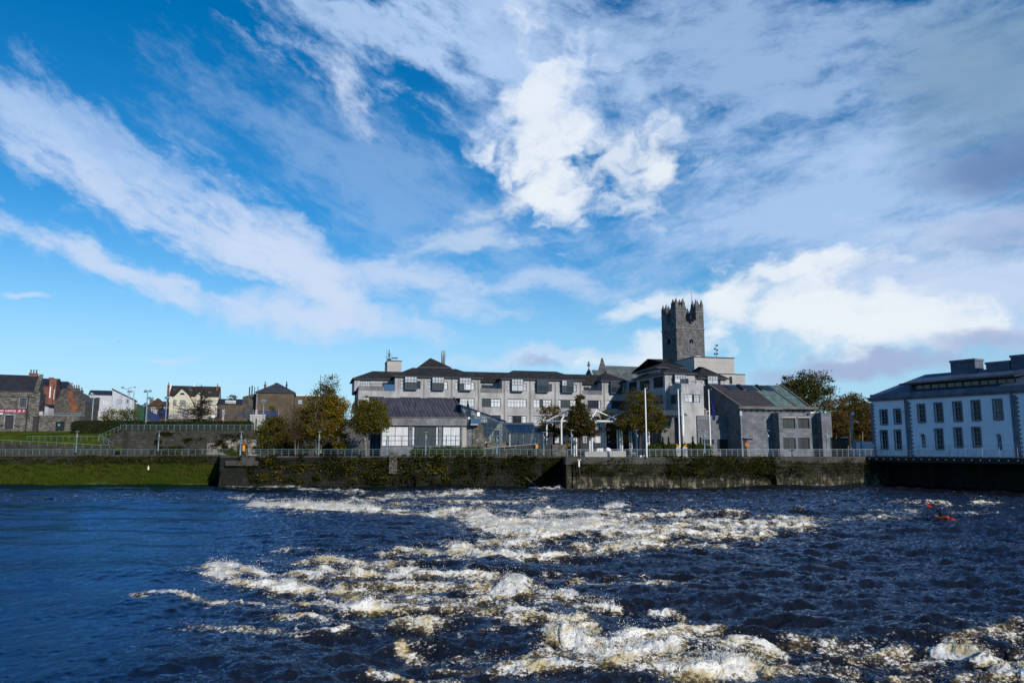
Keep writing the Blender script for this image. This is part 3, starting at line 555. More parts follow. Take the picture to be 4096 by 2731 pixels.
# lantern roof, boiler flues and plant room
LA = FM.off(-7); la0, la1 = LA.S(1682, 1467), LA.S(1795, 1467); zl = LA.Z(1740, 1469)
MB().box(FM, la0, la1, -14, -7, zr-1.2, zl).build('lantern_wall', WHITE, civ)
hip_roof(civ, FM, la0, la1, -14, -7, zl, LA.Z(1723, 1431, -3), (la1-la0)/2, (la1-la0)/2+.9, TILE, name='lantern_roof')
FL = FM.off(-11)
for px, y in ((1769, 1404), (1777, 1401)):
    q = FL.S(px, 1440); zf = FL.Z(px, y); MB().lathe(FM.w(q, -11, zr-1), [(.24, 0), (.24, zf-zr-.2), (.27, zf-zr-.15), (.27, zf-zr+.5), (.18, zf-zr+1)], 10).build('boiler_flue', GREYM, civ, True)
PR = FM.off(-9); p0, p1 = PR.S(1549, 1470), PR.S(1606, 1470); zpt = PR.Z(1560, 1444)
pr = MB().body(PR, p0, p1, 6.2, zr-3, zpt).build('plant_room', PALEC, civ)
MB().box(PR, p0-.1, p1+.1, -6.3, .1, zpt+.003, zpt+.16).build('roof_edge', DARKF, pr)
an = MB()
for px, y0, y1, r in ((1547, 1398, 1444, .04), (1556, 1399, 1444, .09), (1564, 1412, 1444, .04)):
    q = PR.S(px, 1440, -2); an.tube([PR.w(q, -2, PR.Z(px, y1, -2)), PR.w(q, -2, PR.Z(px, y0, -2))], r)
q = PR.S(1556, 1440, -2); zz = PR.Z(1556, 1425, -2); an.box(PR, q-.18, q+.18, -2.2, -1.8, zz, zz+.7).box(PR, q-.4, q+.4, -2.2, -1.8, zpt+.16, zpt+.8); 
for px in (1572, 1584): q = PR.S(px, 1440, -1); an.tube([PR.w(q, -1, zpt+.1), PR.w(q, -1, zpt+.75)], .05).box(PR, q-.3, q+.4, -1.15, -.85, zpt+.75, zpt+.95)
an.tube([PR.w(PR.S(1538, 1427, -2), -2, PR.Z(1540, 1427, -2)), PR.w(PR.S(1556, 1427, -2), -2, PR.Z(1540, 1427, -2))], .03).build('antenna', DARKF, pr)
MB().tube([FM.w(S(2044, 1470, -5), -5, zr-.3), FM.w(S(2044, 1470, -5), -5, FM.Z(2044, 1452, -5))], .03).build('roof_mast', GREYM, civ)

# return wing running towards the river
RW = Fr(FM.w(S(2503, 1560), 0, 0), FM.a-pi/2)          # s from the main front towards the river, faces left
L1 = RW.S(2661, 1560); zrw = ze
rwh = [RW.rect(2560, 1521, 2599, 1560), RW.rect(2613, 1506, 2653, 1552), RW.rect(2613, 1582, 2653, 1618), RW.rect(2515, 1526, 2548, 1564)]
RF = Fr(RW.w(L1, 0, 0), FM.a); r1 = RF.S(2781, 1560)
rfh = [RF.rect(2681, 1513, 2754, 1534), RF.rect(2741, 1577, 2797, 1610)]
rw = MB(); rw.wall(RW, 0, L1, Z0, ze, rwh); rw.wall(RF, 0, r1, Z0, ze, rfh); rw.wall(RF.right(r1), 0, 16, Z0, ze); rw.poly([RF.w(0, 0, ze), RF.w(r1, 0, ze), RF.w(r1, -16, ze), RF.w(0, -16, ze)])
rw.build('return_wing_wall', CONC, civ)
for k, h in enumerate(rwh): window(civ, RW, *h, [.25, .5, .75], [.66], [G_DARK, G_DARK, G_MID, G_DARK][k])
bay_window(civ, RF, rfh[0], RF.S(2699, 1510, .75), RF.S(2743, 1510, .75), RF.Z(2720, 1500, .75), RF.Z(2720, 1532), [(0, .5, G_BLIND), (.5, 1, G_MID)])
o = window(civ, RF, *rfh[1], [.22, .5, .78], [.66], G_BLIND)
hip_roof(civ, RF, 0, r1, -15, 0, ze+.01, RF.Z(2683, 1462, -4), 5.0, 4.2, TILE, name='return_roof', ridge_d=-5)
uz = RF.off(-16).Z(2505, 1488); u0, u1 = .9, RF.off(-5).S(2738, 1480)
hip_roof(civ, RF, u0, u1, -17, -5, uz, RF.off(-10).Z(2632, 1436), 5.2, 6.6, TILE, name='upper_roof', ridge_d=-10)
MB().box(RF, u0+.5, u1-.6, -16.4, -5.6, ze-.5, uz-.2).build('upper_wall', GREYM, civ)
# second small hipped block to the right
SB = RF.off(-4); b0, b1 = SB.S(2781, 1515)+.05, SB.S(2903, 1515); sbh = [SB.rect(2812, 1515, 2882, 1537)]
MB().body(SB, b0, b1, 9, Z0, ze-.45, sbh).build('side_block_wall', CONC, civ)
bay_window(civ, SB, sbh[0], SB.S(2830, 1510, .7), SB.S(2872, 1510, .7), SB.Z(2850, 1505, .7), SB.Z(2850, 1535), [(0, 1, G_CURT)])
hip_roof(civ, SB, b0+.8, b1, -9, 0, ze-.44, SB.Z(2815, 1467, -4), 3.6, 4.6, TILE, name='side_block_roof', ridge_d=-4)
# terrace block in front of the return wing
TB = RF.off(5.2); t0, t1 = TB.S(2727, 1600), TB.S(2815, 1600); zt = TB.Z(2760, 1535)
tbl = TB.left(t0, 5.2); tlh = [tbl.rect(2673, 1578, 2712, 1616)]; tlh = [(max(.4, min(a, b)), min(4.9, max(a, b)), c, d_) for a, b, c, d_ in tlh]
tfh = [TB.rect(2741, 1577, 2799, 1609)]
MB().body(TB, t0, t1, 5.2, Z0, zt, tfh, lefts=tlh).build('terrace_block_wall', CONC, civ)
window(civ, TB, *tfh[0], [.22, .5, .78], [.66], [(0, .5, G_BLIND), (.5, .65, G_DARK), (.65, 1, G_CURT)]); window(civ, tbl, *tlh[0], [.2, .6], [.66], G_MID)
m = MB().tube([TB.w(t0+.2, -.2, zt+.5), TB.w(t1-.2, -.2, zt+.5)], .05).tube([TB.w(t0+.2, -.2, zt+.5), TB.w(t0+.2, -5, zt+.5)], .05)
for k in range(5): m.tube([TB.w(t0+.3+k*(t1-t0-.6)/4, -.2, zt), TB.w(t0+.3+k*(t1-t0-.6)/4, -.2, zt+.5)], .03)
m.build('terrace_handrail', BLUE, civ)
CW = Fr(TB.w(0, -5, 0), TB.a)
gc = MB(); G0 = TB.off(2.2); g0, g1 = G0.S(2652, 1650), G0.S(2748, 1650); zc = G0.Z(2690, 1660); 
for k in range(8): q = g0+(g1-g0)*k/7; gc.tube([G0.w(q, 0, zc), G0.w(q-.3, -2.6, zc+1.1)], .06)
gc.tube([G0.w(g0, 0, zc), G0.w(g1, 0, zc)], .07).tube([G0.w(g0-.3, -2.6, zc+1.1), G0.w(g1-.3, -2.6, zc+1.1)], .07)
o = gc.build('canopy_frame', DARKF, civ); MB().poly([G0.w(g0, 0, zc-.03), G0.w(g1, 0, zc-.03), G0.w(g1-.3, -2.6, zc+1.07), G0.w(g0-.3, -2.6, zc+1.07)]).build('canopy_glass', G_SKY, o)

# tall pale stair and plant tower behind
PT = RF.off(-16); a0, a1 = PT.S(2777, 1450), PT.S(2936, 1450); zz = PT.Z(2850, 1431)
pt = thing('pale_tower_block', 'windowless pale panelled block rising behind the dark roofs beside the church tower', 'building', PT.w((a0+a1)/2, -5, Z0))
MB().body(PT, a0, a1, 10, Z0, zz).build('wall', PALEC, pt); MB().box(PT, a0-.15, a1+.15, -10.15, .15, zz+.003, zz+.2).build('roof_edge', DARKF, pt)
LB = PT.off(2); c0, c1 = LB.S(2880, 1520), LB.S(2981, 1520); z3 = LB.Z(2950, 1498); lh = [LB.rect(2917, 1506, 2929, 1536)]
MB().body(LB, c0, c1, 9, Z0, z3, lh).build('low_wall', PALEC, pt); window(pt, LB, *lh[0], [], [.5], G_DARK); MB().box(LB, c0-.1, c1+.1, -9.1, .1, z3+.003, z3+.16).build('low_roof_edge', DARKF, pt)
q = PT.S(2791, 1425, -4); MB().ball(PT.w(q, -4, zz+.3), 1.3, .9, .6).build('roof_dome', WHITE, pt, True)
q = PT.S(2865, 1425, -3); zq = PT.Z(2865, 1376, -3); m = MB().tube([PT.w(q, -3, zz+.1), PT.w(q, -3, zq)], .06)
for h, s_ in ((.92, .35), (.68, -.35), (.62, .35), (.38, .3), (.36, -.4)): m.tube([PT.w(q, -3, zz+(zq-zz)*h), PT.w(q+s_, -3, zz+(zq-zz)*h)], .04); m.ball(PT.w(q+s_, -3, zz+(zq-zz)*h), .22, .22, .22, 8, 4)
m.tube([PT.w(q-.9, -3, zz+.35), PT.w(q+.9, -3, zz+.35)], .05).tube([PT.w(q-.9, -3, zz+.1), PT.w(q-.9, -3, zz+.35)], .05).tube([PT.w(q+.9, -3, zz+.1), PT.w(q+.9, -3, zz+.35)], .05).build('antenna_mast', DARKF, pt)
# ------------------------------------------------------------------ low hall with the metal roof
def seam_mat():
    m, t = newmat('standing_seam_metal'); pos = t.n('NewGeometry').outputs[0]
    rot = t.n('VectorRotate', dict(rotation_type='Z_AXIS'), Vector=pos, Angle=-R(10)).outputs[0]
    st = t.n('Mapping', None, Vector=rot, Scale=(1.8, .25, .25)).outputs[0]
    c = t.mix(t.ramp(t.noise(st, 1.0, 5, .6), .3, .7), (.034, .032, .042), (.085, .075, .088))
    c = t.mix(t.ramp(t.noise(pos, .4, 4), .5, .75, 0, .5), c, (.10, .085, .08))
    t.out(t.n('BsdfPrincipled', None, Base_Color=c, Roughness=.5, Specular_IOR_Level=.4).outputs[0]); return m
SEAM = seam_mat()
FH = Fr(at(1560, 1667, 140), R(9)); zf1 = FH.Z(1700, 1668); zf0 = FH.Z(1700, 1703)
h0, h1 = FH.S(1524, 1740), FH.S(1887, 1740); hall = thing('waterside_hall', 'low concrete hall with a sloping ribbed metal roof and three wide blinded windows', 'building', FH.w((h0+h1)/2, -6, Z0))
hw = [FH.rect(1527, 1704, 1635, 1785), FH.rect(1648, 1705, 1754, 1783), FH.rect(1767, 1704, 1842, 1784)]
HL = FH.left(h0, 15)
MB().body(FH, h0, h1, 15, Z0, zf1, hw, rev=.35).build('wall', BLOCK, hall)
for k, (h, g) in enumerate(zip(hw, (G_BLIND, [(0, .08, G_BLIND), (.08, .92, G_MID), (.92, 1, G_BLIND)], [(0, .08, G_MID), (.08, 1, G_BLIND)]))):
    o = window(hall, FH, *h, [.5], [.29, .53], g, d=-.2, w=.1); m = MB()
    for v in (.25, .75): q = h[0]+(h[1]-h[0])*v; m.box(FH, q-.05, q+.05, -.29, -.215, h[2]+.12, h[2]+(h[3]-h[2])*.53)
    m.build('lower_bar', BLUE, o)
MB().box(FH, h0-.1, h1-.35, .004, .28, zf0+.05, zf1+.05).build('fascia_band', M('stained_block', (.19, .19, .20), var=.25, brick=(.9, .45, .02, (.07, .07, .07), .25), ang=R(9), streak=1.0, scol=(.05, .05, .052), bump=.2), hall)
HB = FH.off(-8.5); zrt = HB.Z(1650, 1591); r0, r1 = HB.S(1492, 1592), HB.S(1812, 1592); e0, e1 = FH.S(1520, 1667, .3), FH.S(1858, 1667, .3)
rp = [FH.w(e0, .32, zf1+.06), FH.w(e1, .32, zf1+.06), FH.w(r1, -8.5, zrt), FH.w(r0, -8.5, zrt)]
m = MB(); lo_ = [p-Vector((0, 0, .3)) for p in rp]; m.loft(lo_, rp)
m.poly([FH.w(e0, -8.5, zrt-.01), FH.w(e1, -8.5, zrt-.01), FH.w(e1, -15.3, zf1+.1), FH.w(e0, -15.3, zf1+.1)])
n_ = 24
for k in range(n_+1):
    q = k/n_; m.tube([FH.w(e0+(e1-e0)*q, .33, zf1+.10), FH.w(r0+(r1-r0)*q, -8.5, zrt+.04)], .055, 4)
m.build('roof', SEAM, hall)
MB().loft([FH.w(e1+.01, .42, zf1-.2), FH.w(e1+.3, .42, zf1-.2), FH.w(r1+.3, -8.6, zrt-.3), FH.w(r1+.01, -8.6, zrt-.3)], [FH.w(e1+.01, .42, zf1+.35), FH.w(e1+.3, .42, zf1+.35), FH.w(r1+.3, -8.6, zrt+.25), FH.w(r1+.01, -8.6, zrt+.25)]).build('verge', SEAM, hall)
SW = Fr(at(1345, 1790, 147), R(-22)); sw1 = 9.6
MB().body(SW, 0, sw1, 6, Z0, SW.Z(1400, 1676), [SW.rect(1484, 1736, 1521, 1790)[:2]+(Z0, SW.Z(1500, 1736))]).build('side_wall', CONC_D, hall)  # dark concrete puts the shade of the trees into this wall's colour
h = SW.rect(1484, 1736, 1521, 1790); window(hall, SW, h[0], h[1], Z0, h[3], [.33, .66], [], glass_mat('blue_door_panel', (.03, .07, .13), spec=.2), name='door')
MB().poly([FH.w(h1, .0, zf1), FH.w(h1, -8.5, zrt-.1), FH.w(h1, -15, zf1)]).poly([FH.w(h0, .0, zf1), FH.w(h0, -15, zf1), FH.w(h0, -8.5, zrt-.1)]).build('gable', BLOCK, hall)
q = FH.S(1874, 1672); MB().ball(FH.w(q, .45, zf1-.2), .22, .22, .28).tube([FH.w(q-.05, .35, zf1-.4), FH.w(q-.05, .35, zf1-1.5)], .05).build('wall_lamp', WHITE, hall)
MB().pbox(FH, 1849, 1710, 1866, 1789, -.05, .10).build('rendered_pier', PALEC, hall)

# ------------------------------------------------------------------ glass entrance between hall and offices
GF = Fr(at(1940, 1765, 143), R(12)); ge_ = thing('glass_entrance', 'blue framed glass entrance hall with sloping glazed roof', 'building', GF.w(3, -4, Z0))
def glz():
    m, t = newmat('clear_glazing'); gl = t.n('BsdfGlossy', None, Color=(.42, .46, .52), Roughness=.03).outputs[0]; tr = t.n('BsdfTransparent', None, Color=(.55, .62, .62)).outputs[0]
    t.out(t.n('MixShader', None, i0=t.m('ADD', t.m('MULTIPLY', t.n('LayerWeight', None, Blend=.35).outputs[1], .7), .12), i1=tr, i2=gl).outputs[0]); return m
GLZ = glz()
def PT_(px, py, d=0): a, z = GF.sz(px, py, d); return GF.w(a, d, z)
zb = GF.Z(1985, 1766); slope = [(1836, 1618), (2024, 1686)]
def ztop(px): k = (px-1836)/(2024-1836); return 1618+k*68
m = MB()
m.tube([PT_(*slope[0]), PT_(*slope[1])], .16, 4)
for px in (1860, 1884, 1922, 1932, 1949, 1967, 1985, 2003, 2022):
    a = GF.S(px, 1720); yb = 1766 if px > 1925 else 1700; m.box(GF, a-.05, a+.05, -.1, 0, GF.Z(px, yb), GF.Z(px, ztop(px)+2))
for py, xa in ((1676, 1925), (1693, 1932), (1712, 1932), (1730, 1940), (1746, 1948), (1765, 1948)):
    xb = min(2022, 1836+(py-1618)/68*188) if py < 1686 else 2022
    a, b = GF.S(xa, py), GF.S(xb, py); z = GF.Z(1980, py); m.box(GF, a, b, -.09, -.01, z-.05, z+.05)
for k in range(9): px = 1850+k*21; p = PT_(px, ztop(px)); m.tube([p, p+GF.n*-6+Vector((0, 0, .1))], .06, 4)
m.build('frame', BLUE, ge_)
MB().poly([PT_(1925, 1766, -.05), PT_(2022, 1766, -.05), PT_(2022, ztop(2022), -.05), PT_(1842, ztop(1842), -.05), PT_(1850, 1672, -.05), PT_(1925, 1680, -.05)]).build('glazing', GLZ, ge_)
p, q = PT_(1838, 1617), PT_(2023, 1685); MB().poly([p, q, q-GF.n*6, p-GF.n*6]).build('roof_glass', G_SKY, ge_)
MB().box(GF, GF.S(1850, 1700), GF.S(2022, 1700), -6.2, -6, Z0, GF.Z(1990, 1685)).box(GF, GF.S(1940, 1766), GF.S(2022, 1766), -6, -.1, GF.Z(1980, 1768)-.2, GF.Z(1980, 1767)).build('back_wall', M('entrance_wall', (.35, .34, .30), var=.15), ge_)
MB().box(GF, GF.S(1948, 1766), GF.S(2023, 1766), -.3, .15, Z0, GF.Z(1980, 1767)).build('plinth', STONE, ge_)
for c, x0_, x1_ in (('orange', 1952, 1963), ('lime', 1975, 1984)): 
    MB().box(GF, GF.S(x0_, 1755), GF.S(x1_, 1755), -1.5, -1.2, GF.Z(1960, 1765), GF.Z(1960, 1752)).build('seat_back', M(c+'_fabric', (.75, .22, .05) if c == 'orange' else (.45, .6, .06), var=.1), ge_)
# stone pier and blue balcony with the light panel beside it
MB().prism(GF.off(.3), [(GF.S(1889, 1790, .3), Z0), (GF.S(1950, 1790, .3), Z0), (GF.S(1932, 1700, .3), GF.Z(1930, 1712, .3)), (GF.S(1922, 1690, .3), GF.Z(1925, 1690, .3)), (GF.S(1890, 1690, .3), GF.Z(1900, 1692, .3))], -2.5, 0).build('stone_pier', STONE, ge_)
a, b = GF.S(1883, 1680, 1.6), GF.S(1922, 1680, 1.6); zt_, zu = GF.Z(1900, 1673, 1.6), GF.Z(1900, 1694, 1.6)
MB().box(GF, a, b, 1.5, 1.6, zu, zt_).box(GF, b-.1, b, .3, 1.5, zu, zt_).box(GF, a, a+.1, .3, 1.5, zu, zt_).build('balcony_panel', BLUEP, ge_)
MB().box(GF, a, b-.4, .3, 1.6, zu-.28, zu-.01).build('balcony_slab', PALEC, ge_)
q = MB().box(GF, GF.S(1906, 1655, .4), GF.S(1922, 1655, .4), .2, .4, GF.Z(1912, 1667, .4), GF.Z(1912, 1645, .4)).build('light_panel_frame', DARKF, ge_)
MB().box(GF, GF.S(1908, 1655, .42), GF.S(1920, 1655, .42), .401, .43, GF.Z(1912, 1664, .4), GF.Z(1912, 1648, .4)).build('light_panel', WHITE, q)
# lower canopy to its right
c2 = thing('glazed_porch', 'lean-to glass porch with blue rafters beside the taller glass hall', 'porch', GF.w(8, 0, Z0))
a, b = GF.S(2024, 1740, .3), GF.S(2150, 1740, .3); zA, zB = GF.Z(2080, 1697, -3), GF.Z(2100, 1730, 1.0)
m = MB().box(GF, a, b, -3.2, -2.9, zA-.2, zA+.35)
for k in range(9): q = a+(b-a)*k/8; m.tube([GF.w(q, -3, zA), GF.w(q+.9, 1.0, zB)], .045, 4)
m.tube([GF.w(a, 1, zB), GF.w(b+.9, 1, zB)], .08, 4); m.tube([GF.w(a+.4, -1, (zA+zB)/2), GF.w(b+.4, -1, (zA+zB)/2)], .04, 4)
for k in range(8): q = a+.9+(b-a)*k/7; m.box(GF, q-.05, q+.05, .92, 1.0, Z0, zB)
for z in (Z0+1.0, Z0+2.2, Z0+3.2): m.box(GF, a+.9, b+.9, .93, .99, z-.04, z+.04)
m.build('frame', BLUE, c2)
MB().poly([GF.w(a, -3, zA+.06), GF.w(a+.9, 1, zB+.06), GF.w(b+.9, 1, zB+.06), GF.w(b, -3, zA+.06)]).build('roof_glass', GLZ, c2)
MB().poly([GF.w(a+.9, .95, Z0), GF.w(b+.9, .95, Z0), GF.w(b+.9, .95, zB), GF.w(a+.9, .95, zB)]).build('glazing', GLZ, c2)
MB().box(GF, a, b+3, -3.4, -3.2, Z0, zA-.2).build('back_wall', CONC_D, c2)
m = MB()
for px in (2040, 2094): q = GF.S(px, 1750, .6); m.tube([GF.w(q, .6, Z0), GF.w(q, .6, zB-.1)], .11, 8)
m.build('white_post', WHITE, c2)

# ------------------------------------------------------------------ council block on the right
FB = Fr(at(2965, 1625, 143), R(9)); zeb = FB.Z(3050, 1636); zcl = FB.Z(3050, 1649); 
k0, k1 = FB.S(2962, 1720), FB.S(3272, 1720); dp = 13.5
cb = thing('council_block', 'blockwork building with a steep part green copper roof and rooflights', 'building', FB.w((k0+k1)/2, -6, Z0))
DPB = 11.0; BR = FB.off(-DPB); zrb = BR.Z(2980, 1539); y0, y1 = BR.S(2835, 1540), BR.S(3122, 1540)
cbh = [FB.rect(2973, 1754, 2987, 1806)]; cbh = [(cbh[0][0], cbh[0][1], Z0, cbh[0][3])]
m = MB().body(FB, k0, k1, 19, Z0, zcl-.02, cbh, top=False)
m.build('wall', BLOCK, cb)
window(cb, FB, *cbh[0], [], [.7], G_DARK, name='door'); MB().box(FB, cbh[0][0]-.05, FB.S(3013, 1755), .0, .5, cbh[0][3]+.03, cbh[0][3]+.16).build('door_hood', CONC_D, cb)
# clerestory strip under the eave
m = MB().box(FB, k0, k1, -.32, -.2, zcl-.02, zcl+.07).box(FB, k0, k1, -.32, -.2, zeb-.12, zeb); n_ = 13
for k in range(n_+1): q = k0+(k1-k0)*k/n_; m.box(FB, q-.09, q+.09, -.31, -.19, zcl, zeb)
o = m.build('clerestory', DARKF, cb); MB().poly([FB.w(k0, -.27, zcl), FB.w(k1, -.27, zcl), FB.w(k1, -.27, zeb), FB.w(k0, -.27, zeb)]).build('pane', glass_mat('clerestory_glass', (.30, .29, .24), spec=.7), o)
# roof: coursed copper sheets, part verdigris
def copper():
    m, t = newmat('copper_sheet_roof'); pos = t.n('NewGeometry').outputs[0]
    rot = t.n('VectorRotate', dict(rotation_type='Z_AXIS'), Vector=pos, Angle=-FB.a).outputs[0]; sp = t.n('SeparateXYZ', None, i0=rot)
    uv = t.n('CombineXYZ', None, i0=sp.outputs[0], i1=sp.outputs[2]).outputs[0]
    b = t.n('TexBrick', dict(offset=.5), Vector=uv, Color1=(.75,)*3, Color2=(1.15,)*3, Mortar=(.35,)*3, Scale=1.0, Mortar_Size=.03, Brick_Width=1.1, Row_Height=.52)
    e = FB.w(0, 0, 0); u0 = (FB.w(FB.S(3062, 1600, -4), -4, 0)); base_u = u0.x*cos(-FB.a)-u0.y*sin(-FB.a); u_end = base_u+30
    f = t.m('ADD', t.m('SUBTRACT', sp.outputs[0], base_u), t.m('MULTIPLY', t.m('SUBTRACT', t.noise(pos, .9, 4), .5), 1.6))
    g = t.m('MULTIPLY', t.ramp(f, -.3, .3), t.ramp(t.noise(t.n('Mapping', None, Vector=uv, Scale=(1.2, .5, 1)).outputs[0], 1.2, 4), .30, .42))
    wv = t.n('MapRange', None, i0=t.m('FRACT', t.m('DIVIDE', t.m('SUBTRACT', sp.outputs[0], base_u), 4.3)), i1=.86, i2=.88, i3=1.0, i4=0.0).outputs[0]
    c = t.mix(t.m('MULTIPLY', g, wv), (.050, .042, .042), t.mix(t.ramp(t.noise(pos, 1.1, 5), .3, .7), (.085, .14, .125), (.14, .195, .175)))
    c = t.mix(1.0, c, b.outputs[0], 'MULTIPLY')
    t.out(t.n('BsdfPrincipled', None, Base_Color=c, Roughness=.65, Specular_IOR_Level=.3).outputs[0]); return m
zw = zeb+.5; va0, va1 = FB.S(2962, 1622, .4), FB.S(3234, 1622, .4)
def roofp(a, f, up=0):
    u = (a-va0)/(va1-va0); return FB.w(a+((y0+(y1-y0)*u)-a)*f, .4-f*(DPB+.4), zw+(zrb-zw)*f+up)
m = MB().loft([roofp(va0, 0, -.3), roofp(va1, 0, -.3), roofp(va1, 1, -.3), roofp(va0, 1, -.3)], [roofp(va0, 0), roofp(va1, 0), roofp(va1, 1), roofp(va0, 1)])
m.poly([roofp(va0, 1, -.02), roofp(va1, 1, -.02), FB.w(y1, -19, zw), FB.w(y0, -19, zw)]); roof = m.build('roof', copper(), cb)
STV = M('stone_verge', (.13, .12, .115), var=.25, streak=.6)
for a in (va0-.28, va1): m = MB().loft([roofp(a, -.02, -.5), roofp(a+.28, -.02, -.5), roofp(a+.28, 1.0, -.5), roofp(a, 1.0, -.5)], [roofp(a, -.02, .25), roofp(a+.28, -.02, .25), roofp(a+.28, 1.0, .25), roofp(a, 1.0, .25)]); m.build('verge', STV, cb)
MB().box(FB, va0-.5, FB.S(3268, 1622, .4), .15, .75, zeb+.01, zw).box(FB, va1, FB.S(3268, 1622, .4), -7, .15, zeb+.012, zw-.01).build('eave_fascia', STV, cb)
gA, gB = FB.w(va0+.0, .3, 0), roofp(va0, 1); gv = (gB-gA); gv.z = 0; gC = gA+gv*1.32
def up_(p, z): return Vector((p.x, p.y, z))
MB().poly([up_(gA, Z0), up_(gA, zw-.25), up_(gB, zrb-.1), up_(gC, zrb-.1), up_(gC, Z0)]).build('gable', BLOCK, cb)
# rooflights: three pairs and two raised vents
for x0_, x1_, kind in ((2900, 2960, 0), (2945, 2985, 1), (2972, 3030, 0), (3020, 3055, 1), (3046, 3100, 0)):
    P = [];
    for px, py in ((x0_, 1545), (x1_-18, 1545)):
        pl = Fr(FB.w(0, .4-.9*(DPB+.4), 0), FB.a); q_ = pl.S(px, py); P.append((q_-va0-.9*(y0-va0))/((va1-va0)*.1+.9*(y1-y0))*(va1-va0)+va0)
    a, b = P; f0, f1 = .70, .94; up = .12 if kind == 0 else .4
    if kind: a, b = a+.25, b-.1
    m = MB().loft([roofp(a, f0, .02), roofp(b, f0, .02), roofp(b, f1, .02), roofp(a, f1, .02)], [roofp(a, f0, up), roofp(b, f0, up), roofp(b, f1, up), roofp(a, f1, up)])
    o = m.build('rooflight' if not kind else 'roof_vent', DARKF, roof)
    if not kind:
        w_ = (b-a)/2
        for k in range(2): A, B = a+k*w_+.08, a+(k+1)*w_-.08; MB().poly([roofp(A, f0+.015, up+.02), roofp(B, f0+.015, up+.02), roofp(B, f1-.015, up+.02), roofp(A, f1-.015, up+.02)]).build('pane', glass_mat('rooflight_glass', (.03, .035, .05), spec=1.0), o)
# projecting bay with four windows
FP = FB.off(2.6); a, b = FP.S(3117, 1720), FP.S(3241, 1720); zpb = FP.Z(3180, 1650)
ph = [FP.rect(3131, 1673, 3181, 1713), FP.rect(3192, 1673, 3238, 1713), FP.rect(3133, 1751, 3183, 1796), FP.rect(3193, 1751, 3239, 1796)]
MB().body(FP, a, b, 2.6, Z0, zpb, ph, rev=.3).build('bay_wall', BLOCK, cb)
for k, h in enumerate(ph): window(cb, FP, *h, [.45] if k < 2 else [.5], [] if k < 2 else [.32, .66], G_MID, frame=DARKF, d=-.16)
sl = MB()
for h in ph[:2]: sl.box(FP, h[0]-.1, h[1]+.1, .0, .1, h[3]+.12, h[3]+.3)
sl.build('window_hood', PALEC, cb)
FQ = FB.off(1.0); a2, b2 = b+.002, FQ.S(3291, 1720); MB().body(FQ, a2, b2, 3, Z0, FQ.Z(3260, 1648)).build('link_wall', BLOCK, cb)
# end column and round overhanging corner
FE = FB.off(3.0); a3, b3 = FE.S(3288, 1720), FE.S(3318, 1720); MB().body(FE, a3, b3, 4, Z0, FE.Z(3300, 1650)).build('end_pier', BLOCK, cb)
c3 = FE.S(3336, 1720); z3a, z3b = FE.Z(3320, 1749), FE.Z(3320, 1651)
out = [(b3+.003, .0), (b3+.25, .0)]+[(b3+.25+(c3-b3-.25)*sin(q*pi/8), -1.2+1.2*cos(q*pi/8)) for q in range(1, 5)]+[(c3, -4), (b3+.003, -4)]
MB().loft([FE.w(p, d_, z3a) for p, d_ in out], [FE.w(p, d_, z3b) for p, d_ in out]).build('round_corner', BLOCK, cb)
MB().lathe(FE.w((b3+c3)/2+.1, -.9, Z0), [(.26, 0), (.26, z3a-Z0)], 12).build('round_column', M('cream_column', (.42, .38, .28), var=.1), cb, True)
q = MB().tube([FE.w(FE.S(3262, 1648), -.4, FE.Z(3262, 1649)), FE.w(FE.S(3236, 1650), .3, FE.Z(3236, 1651))], [.08, .2], 8); q.build('security_camera', WHITE, cb)
q = FE.S(3309, 1645, -1.5); MB().tube([FE.w(q, -1.5, z3b), FE.w(q, -1.5, FE.Z(3309, 1618, -1.5))], .04).tube([FE.w(q-1.4, -1.5, z3b+.35), FE.w(q+1.6, -1.5, z3b+.45)], .03).build('roof_aerial', M('green_pole', (.05, .25, .06)), cb)
# shaded flank stepping back to the left
FS = FB.left(k0, 30)          # s from far to near
m = MB(); s_near = 30.0
W1 = Fr(FB.w(k0, -4.5, 0), FB.a); w0 = W1.S(2790, 1720); zW = W1.Z(2880, 1662)
fh = [W1.rect(2868, 1756, 2921, 1806), W1.rect(2934, 1756, 2953, 1806), W1.rect(2810, 1757, 2856, 1776)]
fh = [(a, b, max(c, Z0), d_) for a, b, c, d_ in fh]
MB().body(W1, w0, -.003, 9, Z0, zW, fh).build('flank_wall', BLOCK, cb)
for h, v in zip(fh, ([.35], [], [.5])): window(cb, W1, *h, v, [.8], G_DARK, frame=DARKF)
W2 = Fr(FB.w(k0, -6.5, 0), FB.a); v0 = W2.S(2645, 1740); fh2 = [W2.rect(2728, 1757, 2748, 1776), W2.rect(2754, 1757, 2783, 1776)]
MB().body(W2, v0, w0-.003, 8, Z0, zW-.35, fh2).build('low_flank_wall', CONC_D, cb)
for h in fh2: window(cb, W2, *h, [.5], [], G_MID, frame=DARKF)
A1 = Fr(FB.w(k0, -6.2, 0), FB.a); MB().body(A1, A1.S(2748, 1640), A1.S(2790, 1640), 5, zW-.5, A1.Z(2770, 1617)).build('plant_enclosure', BLOCK, cb)
ac = MB()
for x0_, x1_, y0_ in ((2791, 2803, 1634), (2804, 2824, 1633), (2825, 2838, 1642)):
    p_, q_ = W1.S(x0_, 1645, -.6), W1.S(x1_, 1645, -.6); o = MB().box(W1, p_, q_, -1.3, -.6, zW+.02, W1.Z(x0_, y0_, -.6)).build('air_conditioner', PALEC, cb)
    MB().lathe(W1.w((p_+q_)/2, -.59, zW), [(.01, 0), (.01, .01)], 4) if False else MB().box(W1, p_+.1, q_-.1, -.598, -.57, zW+.15, W1.Z(x0_, y0_, -.6)-.15).build('fan_grille', DARKF, o)
